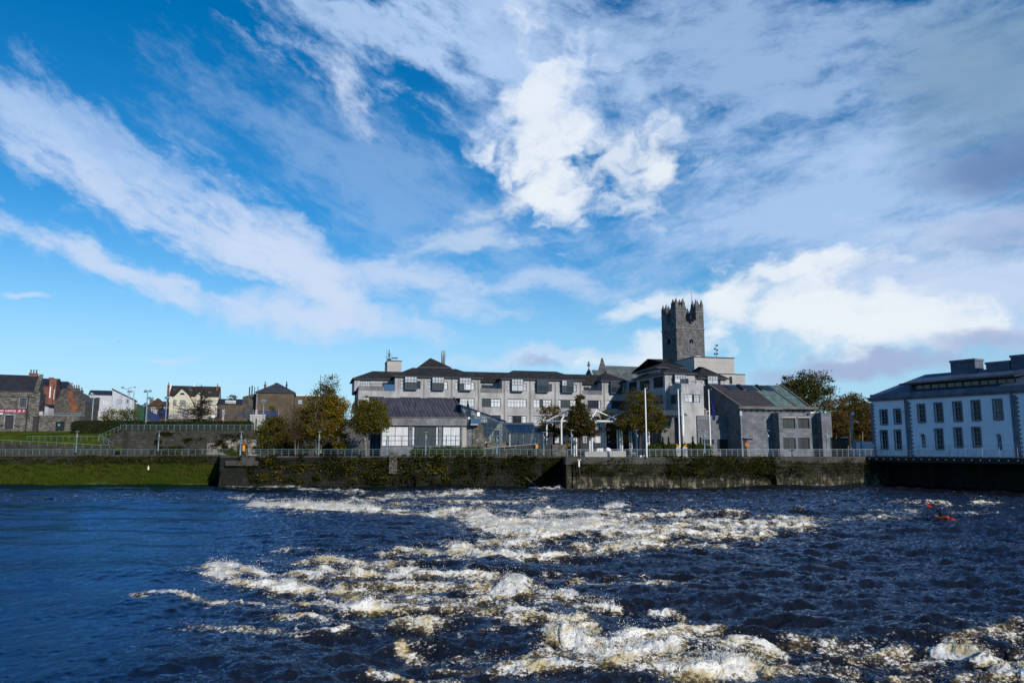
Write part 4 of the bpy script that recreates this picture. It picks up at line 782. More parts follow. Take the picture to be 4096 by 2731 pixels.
MB().tube([FB.w(k0+.06, .12, Z0), FB.w(k0+.06, .12, zeb-.5)], .12, 8).box(FB, k0-.15, k0+.3, .02, .35, zeb-1.3, zeb-.4).build('downpipe', GREYM, cb)

# ------------------------------------------------------------------ church tower
FT = Fr(at(2705, 1312, 220), R(18)); tw, td = FT.S(2816, 1312), 8.6; zs = FT.Z(2705, 1312)
tow = thing('church_tower', 'tall square grey stone tower with stepped battlements and four pinnacled corner turrets', 'tower', FT.w(tw/2, -td/2, Z0))
TL = FT.left(0, td)
fw = [FT.rect(2757.5, 1372, 2774.5, 1416)]; lwn = [TL.rect(2671, 1376, 2684, 1418)]; lwn = [(min(lwn[0][:2]), max(lwn[0][:2]), lwn[0][2], lwn[0][3])]
MB().body(FT, 0, tw, td, Z0, zs, fw, lefts=lwn, rev=.5).build('wall', LIME, tow)
mo = MB(); mo.box(FT, -.2, tw+.2, -td-.2, .2, zs-.05, zs+.22); mo.build('string_course', TRIMG, tow)
for F_, h in ((FT, fw[0]), (TL, lwn[0])):
    o = MB(); c = (h[0]+h[1])/2; hw = (h[1]-h[0])/2; H_ = h[3]
    arch = [(c-hw*sin(pi/2*(1-k/6))*1.0, H_+hw*1.9*sin(pi/2*k/6)*.9) for k in range(7)]
    arch = arch+[(2*c-a, z) for a, z in reversed(arch[:-1])]
    hood = [(c+(a-c)*1.75, H_+(z-H_)*1.45-.2) for a, z in arch]
    for k in range(len(hood)-1): o.tube([F_.w(hood[k][0], .06, hood[k][1]), F_.w(hood[k+1][0], .06, hood[k+1][1])], .16, 5)
    hm = o.build('window_hood', TRIMG, tow)
    o = MB().poly([F_.w(a, .015, z) for a, z in arch]).poly([F_.w(h[0], -.45, h[2]), F_.w(h[1], -.45, h[2]), F_.w(h[1], -.45, h[3]), F_.w(h[0], -.45, h[3])]); win = o.build('window', VOID, tow)
    lv = MB(); n_ = 13
    for k in range(n_): z = h[2]+(h[3]-h[2])*(k+.5)/n_; lv.loft([F_.w(h[0]+.02, -.3, z), F_.w(h[1]-.02, -.3, z), F_.w(h[1]-.02, -.25, z+.06), F_.w(h[0]+.02, -.25, z+.06)], [F_.w(h[0]+.02, .02, z-.22), F_.w(h[1]-.02, .02, z-.22), F_.w(h[1]-.02, .04, z-.16), F_.w(h[0]+.02, .04, z-.16)])
    lv.box(F_, c-.09, c+.09, -.1, .06, h[2], h[3]+.4); lv.build('louvre', TRIMG, win)
# parapet with stepped crenels, turrets with their own battlements
zp = FT.Z(2760, 1287); TWD = 2.75
def crenel(F_, L, a, b, low, high, th=.55):
    n_ = 5; w_ = (b-a)/n_; par = MB()
    par.box(F_, a, b, -th, -.002, zs+.225, low)
    for k, up in enumerate((1, .55, 0, .55, 1)):
        if up: par.box(F_, a+k*w_, a+(k+1)*w_, -th, -.003, low, low+(high-low)*up)
    par.build('parapet', LIME, tow)
zlow, zhigh = zs+1.55, zs+2.7
FK = FT.back(tw, td); TR = FT.right(tw)
for F_, L in ((FT, tw), (TL, td), (FK, tw), (TR, td)): crenel(F_, L, TWD*.92, L-TWD*.92, zlow, zhigh)
def turret(c0, d0, w, d, zt):
    P = (c0, d0); m = MB(); m.box(FT, c0, c0+w, d0-d, d0, zs+.224, zt)
    o = m.build('turret', LIME, tow)
    MB().box(FT, c0-.14, c0+w+.14, d0-d-.14, d0+.14, zt, zt+.2).build('turret_course', TRIMG, o)
    m = MB(); q = w*.30; z1, z2 = zt+.2, zt+1.5
    m.box(FT, c0, c0+w, d0-.35, d0, z1, z2).box(FT, c0, c0+w, d0-d, d0-d+.35, z1, z2).box(FT, c0, c0+.35, d0-d+.35, d0-.35, z1, z2).box(FT, c0+w-.35, c0+w, d0-d+.35, d0-.35, z1, z2)
    for a in (c0, c0+w-q):
        for e in (d0-q, d0-d):
            m.box(FT, a, a+q, e, e+q, z2-.003, z2+1.25)
            cx, cy = a+q/2, e+q/2
            m.loft([FT.w(cx-q*.42, cy-q*.42, z2+1.25), FT.w(cx+q*.42, cy-q*.42, z2+1.25), FT.w(cx+q*.42, cy+q*.42, z2+1.25), FT.w(cx-q*.42, cy+q*.42, z2+1.25)], [FT.w(cx-.04, cy-.04, z2+2.6), FT.w(cx+.04, cy-.04, z2+2.6), FT.w(cx+.04, cy+.04, z2+2.6), FT.w(cx-.04, cy+.04, z2+2.6)])
    for a, e, ww, dd in ((c0+w/2-.3, d0-.35, .6, .35), (c0+w/2-.3, d0-d, .6, .35), (c0, d0-d/2-.3, .35, .6), (c0+w-.35, d0-d/2-.3, .35, .6)): m.box(FT, a, a+ww, e, e+dd, z2-.002, z2+.5)
    m.build('battlement', LIME, o)
ztu = FT.Z(2715, 1244)
turret(0.002, -.002, TWD+.5, TWD, ztu); turret(tw-TWD+.1, -.002, TWD-.12, TWD, ztu-.1); turret(.002, -td+TWD+.0, TWD, TWD-.003, ztu-.9); turret(tw-TWD+.1, -td+TWD+.0, TWD-.12, TWD-.003, ztu-1.3)
q = FT.S(2773, 1250, -4.5); MB().tube([FT.w(q, -4.5, zs), FT.w(q-.5, -4.5, FT.Z(2771, 1165, -4.5))], [.13, .05], 6).build('flagpole', M('red_brown_pole', (.12, .05, .06)), tow)
MB().tube([TL.w(TL.S(2679, 1400), .1, zs-9), TL.w(TL.S(2679, 1400), .1, Z0)], .1).build('rainwater_pipe', DARKF, tow)
# church gables and slate roof
ch = thing('church_nave', 'grey church roof with two crow-stepped dark stone gables showing over the offices', 'church', at(2440, 1780, 215))
def stepgable(px0, px1, yb, ya, Y, n, name, fin=False):
    F_ = Fr(at((px0+px1)/2, yb, Y), R(-12)); a, zb_ = F_.sz(px0, yb); b, _ = F_.sz(px1, yb); za = F_.Z((px0+px1)/2, ya); m = MB(); c = (a+b)/2
    m.box(F_, a, b, -.8, 0, Z0, zb_)
    for k in range(n):
        f0, f1 = 1-k/n, k/n; hw_ = (b-a)/2*(1-k/(n+.6)); m.box(F_, c-hw_, c+hw_, -.79+.002*k, -.002*k, zb_+(za-zb_)*k/n, zb_+(za-zb_)*(k+1)/n)
    if fin: z = za; m.lathe(F_.w(c, -.4, z), [(.12, 0), (.12, .7), (.42, .9), (.5, 1.3), (.2, 1.6), (.3, 1.9), (.1, 2.3)], 6)
    m.build(name, LIME, ch); return F_, a, b, za, zb_
F1_, a, b, za, zb_ = stepgable(2388, 2430, 1500, 1432, 218, 9, 'gable')
stepgable(2342, 2368, 1500, 1475, 224, 5, 'side_gable', True)
F2_ = Fr(at(2428, 1462, 219), R(16)); a, z1 = F2_.sz(2415, 1462); b, _ = F2_.sz(2560, 1462)
SL2 = M('grey_green_slate', (.085, .10, .10), var=.3, scale=.5, brick=(.8, .4, .03, (.04, .045, .045), .3), ang=R(16), rough=.6)
MB().poly([F2_.w(a, 0, z1), F2_.w(a, 4.5, z1-6), F2_.w(b, 4.5, z1-6), F2_.w(b, 0, z1)]).poly([F2_.w(a, 0, z1), F2_.w(b, 0, z1), F2_.w(b, -5, z1-6), F2_.w(a, -5, z1-6)]).build('nave_roof', SL2, ch)
MB().box(F2_, a, b, -4.6, 4.3, Z0, z1-6).build('nave_wall', LIME, ch)
a, z2 = F2_.sz(2366, 1479); b, _ = F2_.sz(2395, 1479); MB().poly([F2_.w(a, 0, z2), F2_.w(a, 3.5, z2-5), F2_.w(b+2, 3.5, z2-5), F2_.w(b+2, 0, z2)]).build('aisle_roof', SL2, ch)

# ------------------------------------------------------------------ white house on the right
FWH = Fr(at(3484, 1598, 137), R(-60)); zc = FWH.Z(3484, 1606)
wh = thing('white_house', 'white two storey house with grey quoins, sash windows and a long slate blue roof', 'house', FWH.w(14, -8, Z0))
LEN = 34.0; zde = Z0+.25; DEP = 15
SASH = M('sash_paint', (.34, .38, .44), var=.05, bump=0); qn = M('grey_quoin', (.13, .145, .19), var=.25, bump=.15)
wh_w = [(3518, 1637, 3551, 1700), (3573, 1633, 3605, 1697), (3668, 1614, 3702, 1692), (3735, 1609, 3772, 1690), (3810, 1604, 3849, 1687), (3883, 1599, 3923, 1684), (3969, 1594, 4011, 1681)]
wh_l = [(3520, 1719, 3552, 1798), (3576, 1717, 3606, 1800), (3738, 1712, 3774, 1800), (3814, 1708, 3850, 1791), (3886, 1706, 3925, 1790)]
hs = [(a+.30, b-.16, c+.14, d-.2) for a, b, c, d in [FWH.rect(*r) for r in wh_w]+[FWH.rect(*r) for r in wh_l]]
arch_w = FWH.rect(3685, 1745, 3703, 1793); arch_d = FWH.rect(3987, 1745, 4008, 1802)
hs2 = hs+[arch_w, arch_d]
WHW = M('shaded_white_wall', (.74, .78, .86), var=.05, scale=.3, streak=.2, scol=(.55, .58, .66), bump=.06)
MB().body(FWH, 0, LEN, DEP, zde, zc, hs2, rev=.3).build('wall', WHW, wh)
for k, h in enumerate(hs):
    w_ = h[1]-h[0]; o = window(wh, FWH, h[0]+.02, h[1]-.02, h[2]+.02, h[3]-.02, [.5], [.25, .5, .75], G_BLACK if k != 6 else G_DARK, frame=SASH, d=-.16, w=.06, name='door' if k == 8 else 'sash_window')
    s_ = MB(); t_ = .22
    s_.box(FWH, h[0]-t_, h[0]-.002, .0, .09, h[2]-.1, h[3]+t_).box(FWH, h[1]+.002, h[1]+t_, .0, .09, h[2]-.1, h[3]+t_).box(FWH, h[0]-.002, h[1]+.002, .0, .088, h[3]+.003, h[3]+t_).box(FWH, h[0]-.002, h[1]+.002, .0, .14, h[2]-.16, h[2]-.003)
    s_.build('stone_surround', qn, o)
for h, nm in ((arch_w, 'arched_window'), (arch_d, 'arched_door')):
    o = window(wh, FWH, *h, [.5] if nm == 'arched_window' else [], [.3, .65] if nm == 'arched_window' else [.55], G_DARK if nm == 'arched_window' else glass_mat('blue_door', (.09, .16, .26), spec=.1), frame=WHITE, name=nm)
    for r_, dd in ((.5, .05), (1.15, .04)):
        c = (h[0]+h[1])/2; hw_ = (h[1]-h[0])/2; pts = [FWH.w(c+(hw_*(1+r_))*cos(pi-q*pi/10), .03, h[3]-.1+(hw_*(1+r_))*sin(q*pi/10)) for q in range(11)]
        pts = [FWH.w(c-hw_*(1+r_), .03, h[2])]+pts+[FWH.w(c+hw_*(1+r_), .03, h[2])]
        MB().tube(pts, .06, 4).build('arch_moulding', WHW, o)
    MB().prism(FWH, [((h[0]+h[1])/2+(h[1]-h[0])/2*cos(pi-q*pi/8), h[3]+(h[1]-h[0])/2*sin(q*pi/8)) for q in range(9)], -.02, .012).build('fanlight', G_DARK, o)
for px, both in ((3486, 0), (3631, 1), (4060, 1)):
    s_ = FWH.S(px, 1700); z = zde; k = 0; qm = MB()
    if both: qm.box(FWH, s_-.35, s_+.12, .0, .10, zde, zc)
    while z < zc-.3:
        L_ = .62 if k % 2 == 0 else .36
        qm.box(FWH, (s_-.02 if not both else s_+.12), s_+.2+L_*(1.0 if both else .9), .0, .07, z, z+.30)
        z += .34; k += 1
    qm.build('quoins', qn, wh)
co = MB(); co.box(FWH, -.55, LEN, -.1, .55, zc+.35, zc+.7).box(FWH, -.3, LEN, -.1, .3, zc+.002, zc+.35).box(FWH, -.1, LEN, -.3, .12, zc+.7, zc+1.25)
co.box(FWH, -.55, -.1, -DEP, -.1, zc+.35, zc+.7); co.build('cornice', qn, wh)
zr2 = FWH.Z(3690, 1498, -7); hip_roof(wh, FWH, .25, LEN, -DEP, -.25, zc+1.2, zr2, FWH.S(3690, 1500, -7)+.2, 0, LEAD, ov=.1, ridge_d=-7.2, fascia=qn)
# long dormer with an oversailing flat roof
d0_, d1_ = FWH.S(3662, 1550, -1.2), FWH.S(4062, 1535, -1.2); zd1 = FWH.Z(3700, 1541, -1.2); zd0 = FWH.Z(3700, 1565, -1.2)
dm = MB(); n_ = 6
dm.box(FWH, d0_, d1_, -1.35, -1.2, zd0-.35, zd0+.12)
for k in range(n_+1): q = d0_+(d1_-d0_)*k/n_; dm.box(FWH, q-.12, q+.12, -1.35, -1.19, zd0, zd1+.2)
for k in range(n_): q = d0_+(d1_-d0_)*(k+.5)/n_; dm.box(FWH, q-.04, q+.04, -1.34, -1.2, zd0, zd1+.2)
o = dm.build('dormer', DARKF, wh); MB().poly([FWH.w(d0_, -1.28, zd0), FWH.w(d1_, -1.28, zd0), FWH.w(d1_, -1.28, zd1+.2), FWH.w(d0_, -1.28, zd1+.2)]).build('pane', glass_mat('dormer_glass', (.03, .05, .055), rough=.03, spec=1.0), o)
MB().loft([FWH.w(d0_-2.4, -6.0, zd1+1.1), FWH.w(d0_-2.2, +.1, zd1+.2), FWH.w(d1_+.6, +.1, zd1+.2), FWH.w(d1_+.6, -6.0, zd1+1.1)], [FWH.w(d0_-2.4, -6.0, zd1+1.35), FWH.w(d0_-2.2, +.1, zd1+.5), FWH.w(d1_+.6, +.1, zd1+.5), FWH.w(d1_+.6, -6.0, zd1+1.35)]).build('dormer_roof', SLATE, o)
for x0_, x1_, y0_, nm, lo2 in ((3803, 3902, 1450, 'roof_plant', 0), (3945, 4040, 1457, 'low_roof_plant', 0), (4046, 4200, 1429, 'roof_plant', 0)):
    Fp = FWH.off(-6.2); a, b = Fp.S(x0_, 1480), Fp.S(x1_, 1480)
    b = min(b, a+7); zt2 = Fp.Z(x0_+5, y0_)
    o = MB().body(Fp, a, b, 2.6, zr2-2.2, zt2).build(nm, M(nm+'_cladding', (.10, .12, .17), var=.2, scale=.6, streak=.7, scol=(.13, .075, .04), brick=(.55, 30, .03, (.05, .06, .09), .15), ang=R(-60)), wh)
    MB().box(Fp, a-.12, b+.12, -2.72, .12, zt2+.002, zt2+.35).build('cap', qn, o)
q = FWH.S(3617, 1640, .4); MB().tube([FWH.w(q-.7, .5, FWH.Z(3617, 1643)), FWH.w(q-.1, .45, FWH.Z(3617, 1643))], .1).tube([FWH.w(q-.4, .02, FWH.Z(3617, 1643)), FWH.w(q-.4, .5, FWH.Z(3617, 1643))], .05).build('security_camera', WHITE, wh)
# ------------------------------------------------------------------ ground, banks and quay walls
GZ = 5.0
qpts = [(-1500, 148), (878, 148), (882, 131.5), (2168, 131.5), (2170, 134.5), (2262, 134.5), (2264, 121.2), (3000, 131), (3646, 136.2)]
qw = [Vector((gx(p, Y), Y, 0)) for p, Y in qpts]; 
Dk = [FWH.w(s_, 0, 0) for s_ in (.5, 45)]; front = qw+Dk
front = [Vector((-900, 148, 0))]+front+[Vector((500, Dk[-1].y-60, 0))]
PAVE = M('paving', (.09, .088, .085), var=.25, scale=.3, brick=(.6, .6, .015, (.08, .08, .08), .15), bump=.1)
v, f = [], []
for p in front: v += [(p.x, p.y+.35, GZ), (p.x*14, 2600 if p.y > 0 else 2600, GZ)]
for k in range(len(front)-1): f.append((2*k, 2*k+2, 2*k+3, 2*k+1))
tag(mesh_obj('ground', v, f, PAVE), kind='structure')
tag(mesh_obj('riverbed', [(-900, -200, -4), (900, -200, -4), (900, 900, -4), (-900, 900, -4)], [(0, 1, 2, 3)], M('riverbed', (.02, .018, .012))), kind='structure')
def quay_mat(nm, col, moss, lich, lo, rub=(1.1, 2.2)):
    m, t = newmat(nm); pos = t.n('NewGeometry').outputs[0]; sp = t.n('SeparateXYZ', None, i0=pos)
    uv = t.n('CombineXYZ', None, i0=t.m('ADD', sp.outputs[0], sp.outputs[1]), i1=sp.outputs[2]).outputs[0]
    b = t.n('TexBrick', dict(offset=.5), Vector=t.vm('ADD', uv, t.n('VectorMath', dict(operation='SCALE'), i0=t.n('TexNoise', None, Vector=pos, Scale=1.5, Detail=2.0).outputs[1], Scale=.16).outputs[0]), Color1=(.55,)*3, Color2=(1.25,)*3, Mortar=(.25,)*3, Scale=1.0, Mortar_Size=.03, Brick_Width=rub[0], Row_Height=rub[1])
    c = t.mix(t.ramp(t.noise(pos, .7, 6, .65), .35, .65), tuple(q*.5 for q in col), col); c = t.mix(1.0, c, b.outputs[0], 'MULTIPLY')
    st = t.n('Mapping', None, Vector=pos, Scale=(1.5, 1.5, .45)).outputs[0]
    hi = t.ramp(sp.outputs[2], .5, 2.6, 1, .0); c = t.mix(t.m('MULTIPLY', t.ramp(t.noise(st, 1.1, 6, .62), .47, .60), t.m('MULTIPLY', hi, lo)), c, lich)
    c = t.mix(t.ramp(t.noise(pos, .9, 7, .68), .44, .60), c, moss)
    bp = t.n('Bump', None, Strength=.8, Distance=.15, Height=t.m('SUBTRACT', t.noise(pos, 3.5, 6), b.outputs[1])).outputs[0]
    t.out(t.n('BsdfPrincipled', None, Base_Color=c, Roughness=.85, Normal=bp, Specular_IOR_Level=.25).outputs[0]); return m
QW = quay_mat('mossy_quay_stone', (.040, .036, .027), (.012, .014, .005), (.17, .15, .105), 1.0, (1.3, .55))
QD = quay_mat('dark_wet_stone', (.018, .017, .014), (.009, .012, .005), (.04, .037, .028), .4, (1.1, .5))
QL = quay_mat('overgrown_rubble', (.045, .041, .035), (.016, .019, .008), (.08, .075, .06), .3, (.8, .4))
COPE = M('worn_coping', (.055, .052, .05), var=.3, scale=.5, patch=((.03, .035, .014), .9, .52, .66), bump=.3)
def seg(name, label, pts, zt, zb, mat, th=1.1, cop=.3, arches=()):
    o = thing(name, label, 'wall', Vector(((pts[0].x+pts[-1].x)/2, (pts[0].y+pts[-1].y)/2+.5, zb)))
    body, cp = MB(), MB()
    for a, b in zip(pts[:-1], pts[1:]):
        F_ = Fr(a, atan2(b.y-a.y, b.x-a.x)); L_ = (b-a).length
        hs = [(F_.S(p0, py), F_.S(p1, py), zb, zt2) for p0, p1, py, zt2 in arches]; hs = [h for h in hs if h[0] > .5 and h[1] < L_-.5]
        body.wall(F_, 0, L_, zb, zt-cop, hs, rev=2.5); body.poly([F_.w(0, -th, zb), F_.w(L_, -th, zb), F_.w(L_, -th, zt), F_.w(0, -th, zt)])
        cp.box(F_, -.02, L_+.02, -th, .09, zt-cop, zt)
        for k, h in enumerate(hs):
            c = (h[0]+h[1])/2; r_ = (h[1]-h[0])/2; ar = [(c-r_*cos(q*pi/10), h[3]-r_*.9+r_*.9*sin(q*pi/10)) for q in range(11)]
            # spandrels either side of the round head
            body.poly([F_.w(h[0], -.0, h[3])]+[F_.w(a_, -.0, z_) for a_, z_ in ar[:6]]).poly([F_.w(h[1], -.0, h[3])]+[F_.w(a_, 0, z_) for a_, z_ in reversed(ar[5:])])
            MB().poly([F_.w(h[0]-.3, -2.4, zb), F_.w(h[1]+.3, -2.4, zb), F_.w(h[1]+.3, -2.4, h[3]+.2), F_.w(h[0]-.3, -2.4, h[3]+.2)]).build('culvert', VOID, o)
    body.build('stonework', mat, o); cp.build('coping', COPE, o)
    return o
seg('quay_wall', 'ivy topped rubble wall above the grassy bank at far left', [qw[0], qw[1]], GZ+.25, 1.5, QL)
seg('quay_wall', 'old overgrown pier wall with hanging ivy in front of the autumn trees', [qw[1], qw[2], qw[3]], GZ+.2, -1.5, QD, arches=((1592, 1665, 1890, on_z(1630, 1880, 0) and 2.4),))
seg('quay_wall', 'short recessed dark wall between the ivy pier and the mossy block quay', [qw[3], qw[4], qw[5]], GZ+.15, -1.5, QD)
seg('quay_wall', 'long mossy block quay wall under the flagpoles with a round culvert', [qw[5], qw[6], qw[7], qw[8]], GZ+.1, -1.5, QW, cop=1.15, arches=((3044, 3107, 1905, 2.25),))
# grassy bank at the left
bk = MB(); rows = [(137.5, -.9), (139.2, .12), (141.5, 1.0), (144.5, 2.0), (148.05, 2.9)]; xs = [-700, -300, -60, 0, 100, 220, 340, 460, 580, 700, 800, 879]
V2, F2 = [], []
for p in xs:
    for q, (Y, z) in enumerate(rows): V2.append((gx(p, 144, 1), Y+.9*sin(p*.021+q), z+.22*sin(p*.013+q*2) if 0 < q < 4 else z))
for k in range(len(xs)-1):
    for j in range(4): F2.append((k*5+j, (k+1)*5+j, (k+1)*5+j+1, k*5+j+1))
SOIL = M('bank_soil', (.040, .060, .010), var=.5, scale=.8, col2=(.06, .07, .015), spec=.03, rough=1, grain=.5)
tag(mesh_obj('riverbank', V2, F2, SOIL, smooth=True), kind='structure')
# terrace, lawn and their stone walls
GRASSM = M('mown_grass', (.050, .075, .006), var=.3, scale=.25, col2=(.068, .085, .008), grain=.4, bump=.4, spec=.03, rough=1)
TZ = 10.1
tx0, tx1 = gx(488, 158, TZ), gx(1395, 158, TZ)
tag(mesh_obj('terrace', [(tx0, 158.3, TZ), (tx1, 158.3, TZ), (tx1, 175, TZ), (-62, 420, TZ), (-480, 420, TZ), (-480, 178, TZ+.3), (tx0, 178, TZ+.3)], [(0, 1, 2, 6), (6, 2, 3, 4), (6, 4, 5)], M('terrace_paving', (.10, .10, .09))), kind='structure')
lv, lf = [], []
lp = [-900, -200, 0, 150, 300, 400, 487]
for p in lp:
    for Y, z in ((152, 6.0+max(0, (260-p))*.002), (160, 7.9), (170, 9.6), (178.5, TZ+.32)): lv.append((gx(p, Y, z), Y, z))
for k in range(len(lp)-1):
    for j in range(3): lf.append((k*4+j, k*4+4+j, k*4+5+j, k*4+1+j))
tag(mesh_obj('lawn', lv, lf, GRASSM, smooth=True), kind='structure')
RETM = quay_mat('retaining_stone', (.075, .072, .068), (.04, .04, .03), (.15, .145, .135), .8, (.7, .35))
rt = thing('retaining_wall', 'dark rubble retaining wall of the upper terrace with a blocked arch', 'wall', ((tx0+tx1)/2, 158.5, GZ))
FR_ = Fr((0, 158, 0), 0); m = MB().body(FR_, tx0, tx1, 1.0, GZ-.05, TZ+.15); m.build('stonework', RETM, rt)
LIGHTST = M('bare_limestone', (.22, .205, .18), var=.3, scale=.6, rubble=(1.5, 3.2, (.09, .08, .07), .4), bump=.5)
a, b = FR_.S(828, 1780, .25), FR_.S(1040, 1780, .25); zA, zB = FR_.Z(900, 1762, .25), FR_.Z(950, 1754, .25)
ah = [(FR_.S(947, 1780, .25), FR_.S(992, 1780, .25), GZ, FR_.Z(970, 1778, .25)), (FR_.S(886, 1790, .25), FR_.S(912, 1790, .25), FR_.Z(900, 1799, .25), FR_.Z(900, 1782, .25))]
F25 = FR_.off(.25); m = MB().wall(F25, a, b, GZ, zA-.5, ah, rev=.23); m.prism(F25, [(a+3, zA-.5), (b, zA-.5), (b, zB), (a+5, zB-.1)], -.2, 0); m.build('pale_facing', LIGHTST, rt)
c = (ah[0][0]+ah[0][1])/2; r_ = (ah[0][1]-ah[0][0])/2
MB().tube([F25.w(c-r_*1.06*cos(q*pi/8), .0, ah[0][3]-.6+.75*sin(q*pi/8)) for q in range(9)], .13, 5).build('arch_ring', RBRICK, rt)
q = FR_.S(976, 1785, .1); MB().prism(FR_.off(.1), [(q-.25, GZ+.9), (q+.25, GZ+.9), (q+.25, GZ+2.6), (q-.05, GZ+2.7), (q-.3, GZ+2.2)], -.05, .05).build('painted_figure', M('orange_paint', (.8, .28, .02), var=.1), rt)
sw = thing('stair_wall', 'dark sloping stone wall beside the steps up to the terrace railing', 'wall', (gx(450, 156, 7), 156, GZ))
F6 = Fr((0, 155.6, 0), 0); m = MB().prism(F6, [(F6.S(385, 1780), F6.Z(385, 1781)), (F6.S(470, 1728), F6.Z(470, 1727)), (F6.S(489, 1728), F6.Z(489, 1727)), (F6.S(489, 1800), GZ-.1), (F6.S(385, 1800), GZ-.1)], -2.6, 0).build('stonework', RETM, sw)
lw_ = thing('ramp_wall', 'low dark stone wall under the sloping ramp handrail by the lawn', 'wall', (gx(150, 151, 6), 151, GZ))
F1 = Fr((0, 151, 0), 0); MB().prism(F1, [(F1.S(-300, 1790), GZ-.1), (F1.S(450, 1795), GZ-.1), (F1.S(450, 1792), F1.Z(450, 1790)), (F1.S(-300, 1765), F1.Z(-300, 1755))], -1, 0).build('stonework', RETM, lw_)
# boulders of the foreshore on the right and the landing deck
rk = MB(); rnd = random.Random(3)
SHM = quay_mat('foreshore_stone', (.05, .047, .04), (.016, .02, .009), (.12, .11, .09), .2, (.8, .4))
sv, sf = [], []; xs = np.linspace(3380, 4400, 34); ys = np.linspace(0, 1, 7)
for i, p in enumerate(xs):
    k = min(1, max(0, (p-3380)/160)); Yf, Yb = 136.6-1.5*k-(p-3380)*.013, 141-(p-3380)*.012
    for j, q in enumerate(ys): sv.append((gx(p, Yf, 0), Yf+(Yb-Yf)*q, -.35+q*(1.6*k+.1)+rnd.uniform(-.16, .16)))
for i in range(len(xs)-1):
    for j in range(6): sf.append((i*7+j, i*7+7+j, i*7+8+j, i*7+1+j))
tag(mesh_obj('foreshore', sv, sf, SHM), kind='structure')
dk = thing('landing_deck', 'dark boardwalk deck cantilevered over the foreshore before the white house', 'deck', FWH.w(12, 2, 3.5))
DECKM = M('dark_decking', (.045, .045, .045), var=.2, brick=(40, .15, .02, (.015, .015, .015), .2))
dz = GZ+.05; DW = 3.6; ds0 = -3.2
MB().box(FWH, ds0, 45, 0, DW, dz-.28, dz).build('boards', DECKM, dk)
MB().box(FWH, ds0, 45, DW-.35, DW-.1, dz-.85, dz-.282).build('edge_beam', BLACK, dk)
proto = None
for k in range(22):
    q = ds0+.6+k*1.35
    if proto is None: proto = MB().box(FWH, q-.09, q+.09, .2, DW+.16, dz-.42, dz-.284).build('bracket', GREYM, dk)
    else:
        o = proto.copy(); COL.objects.link(o); o.parent = dk; o.location = FWH.e*(k*1.35)
for k in range(5): q = 3+k*8; MB().lathe(FWH.w(q, 1.2, -1.5), [(.35, 0), (.35, dz-.9+1.5)], 10).build('pile', QD, dk)
MB().box(FWH, -6, 50, -1.2, -.6, -1.5, GZ-.05).build('undercroft_wall', QD, dk)
# ------------------------------------------------------------------ town on the left, above the terrace
TB0 = TZ+.2
def pane_win(par, F, r, pane=G_MID, vs=(.5,), hs=(.5,), frame=None, d=-.05, name='window', sur=None):
    h = F.rect(*r) if len(r) == 4 and max(r) > 400 or r[1] > 1000 else r
    o = window(par, F, *h, list(vs), list(hs), pane, frame=frame or WHITE, d=d, w=.09, name=name)
    if sur:
        t_ = .2; MB().box(F, h[0]-t_, h[0]-.003, -.02, .06, h[2]-t_, h[3]+t_).box(F, h[1]+.003, h[1]+t_, -.02, .06, h[2]-t_, h[3]+t_).box(F, h[0]-.003, h[1]+.003, -.02, .058, h[3]+.003, h[3]+t_).box(F, h[0]-.003, h[1]+.003, -.02, .08, h[2]-t_, h[2]-.003).build('surround', sur, o)
    return o
def gable_roof(par, F, a0, a1, dep, ze, zr, mat, ov=.2, name='roof', lift=0):
    """ridge along the front"""
    m = MB(); rd = -dep/2; th = .18
    for d0, in ((ov,),):
        A, B, U, V_ = F.w(a0-ov, ov, ze), F.w(a1+ov, ov, ze), F.w(a1+ov, rd, zr), F.w(a0-ov, rd, zr); C, D = F.w(a1+ov, -dep-ov, ze), F.w(a0-ov, -dep-ov, ze)
        up = Vector((0, 0, th)); m.loft([A, B, U, V_], [A+up, B+up, U+up, V_+up]); m.loft([V_, U, C, D], [V_+up, U+up, C+up, D+up])
    return m.build(name, mat, par)
def gable_fill(par, F, a0, a1, dep, ze, zr, mat, name='gable'):
    for a in (a0, a1): MB().poly([F.w(a, 0, ze), F.w(a, -dep, ze), F.w(a, -dep/2, zr)]).build(name, mat, par)
def chimney(par, F, px0, px1, py0, py1, d, mat, pots=2, potm=None, dep=.9):
    G_ = F.off(d); a, b, z0, z1 = G_.rect(px0, py0, px1, py1)
    o = MB().box(G_, a, b, -dep, 0, z0-1.5, z1).box(G_, a-.1, b+.1, -dep-.1, .1, z1-.25, z1-.05).build('chimney', mat, par)
    for k in range(pots):
        q = a+(b-a)*(k+.5)/pots; MB().lathe(G_.w(q, -dep/2, z1), [(.17, 0), (.14, .75), (.18, .78), (.17, .9)], 8).build('chimney_pot', potm or RBRICK, o)
    return o
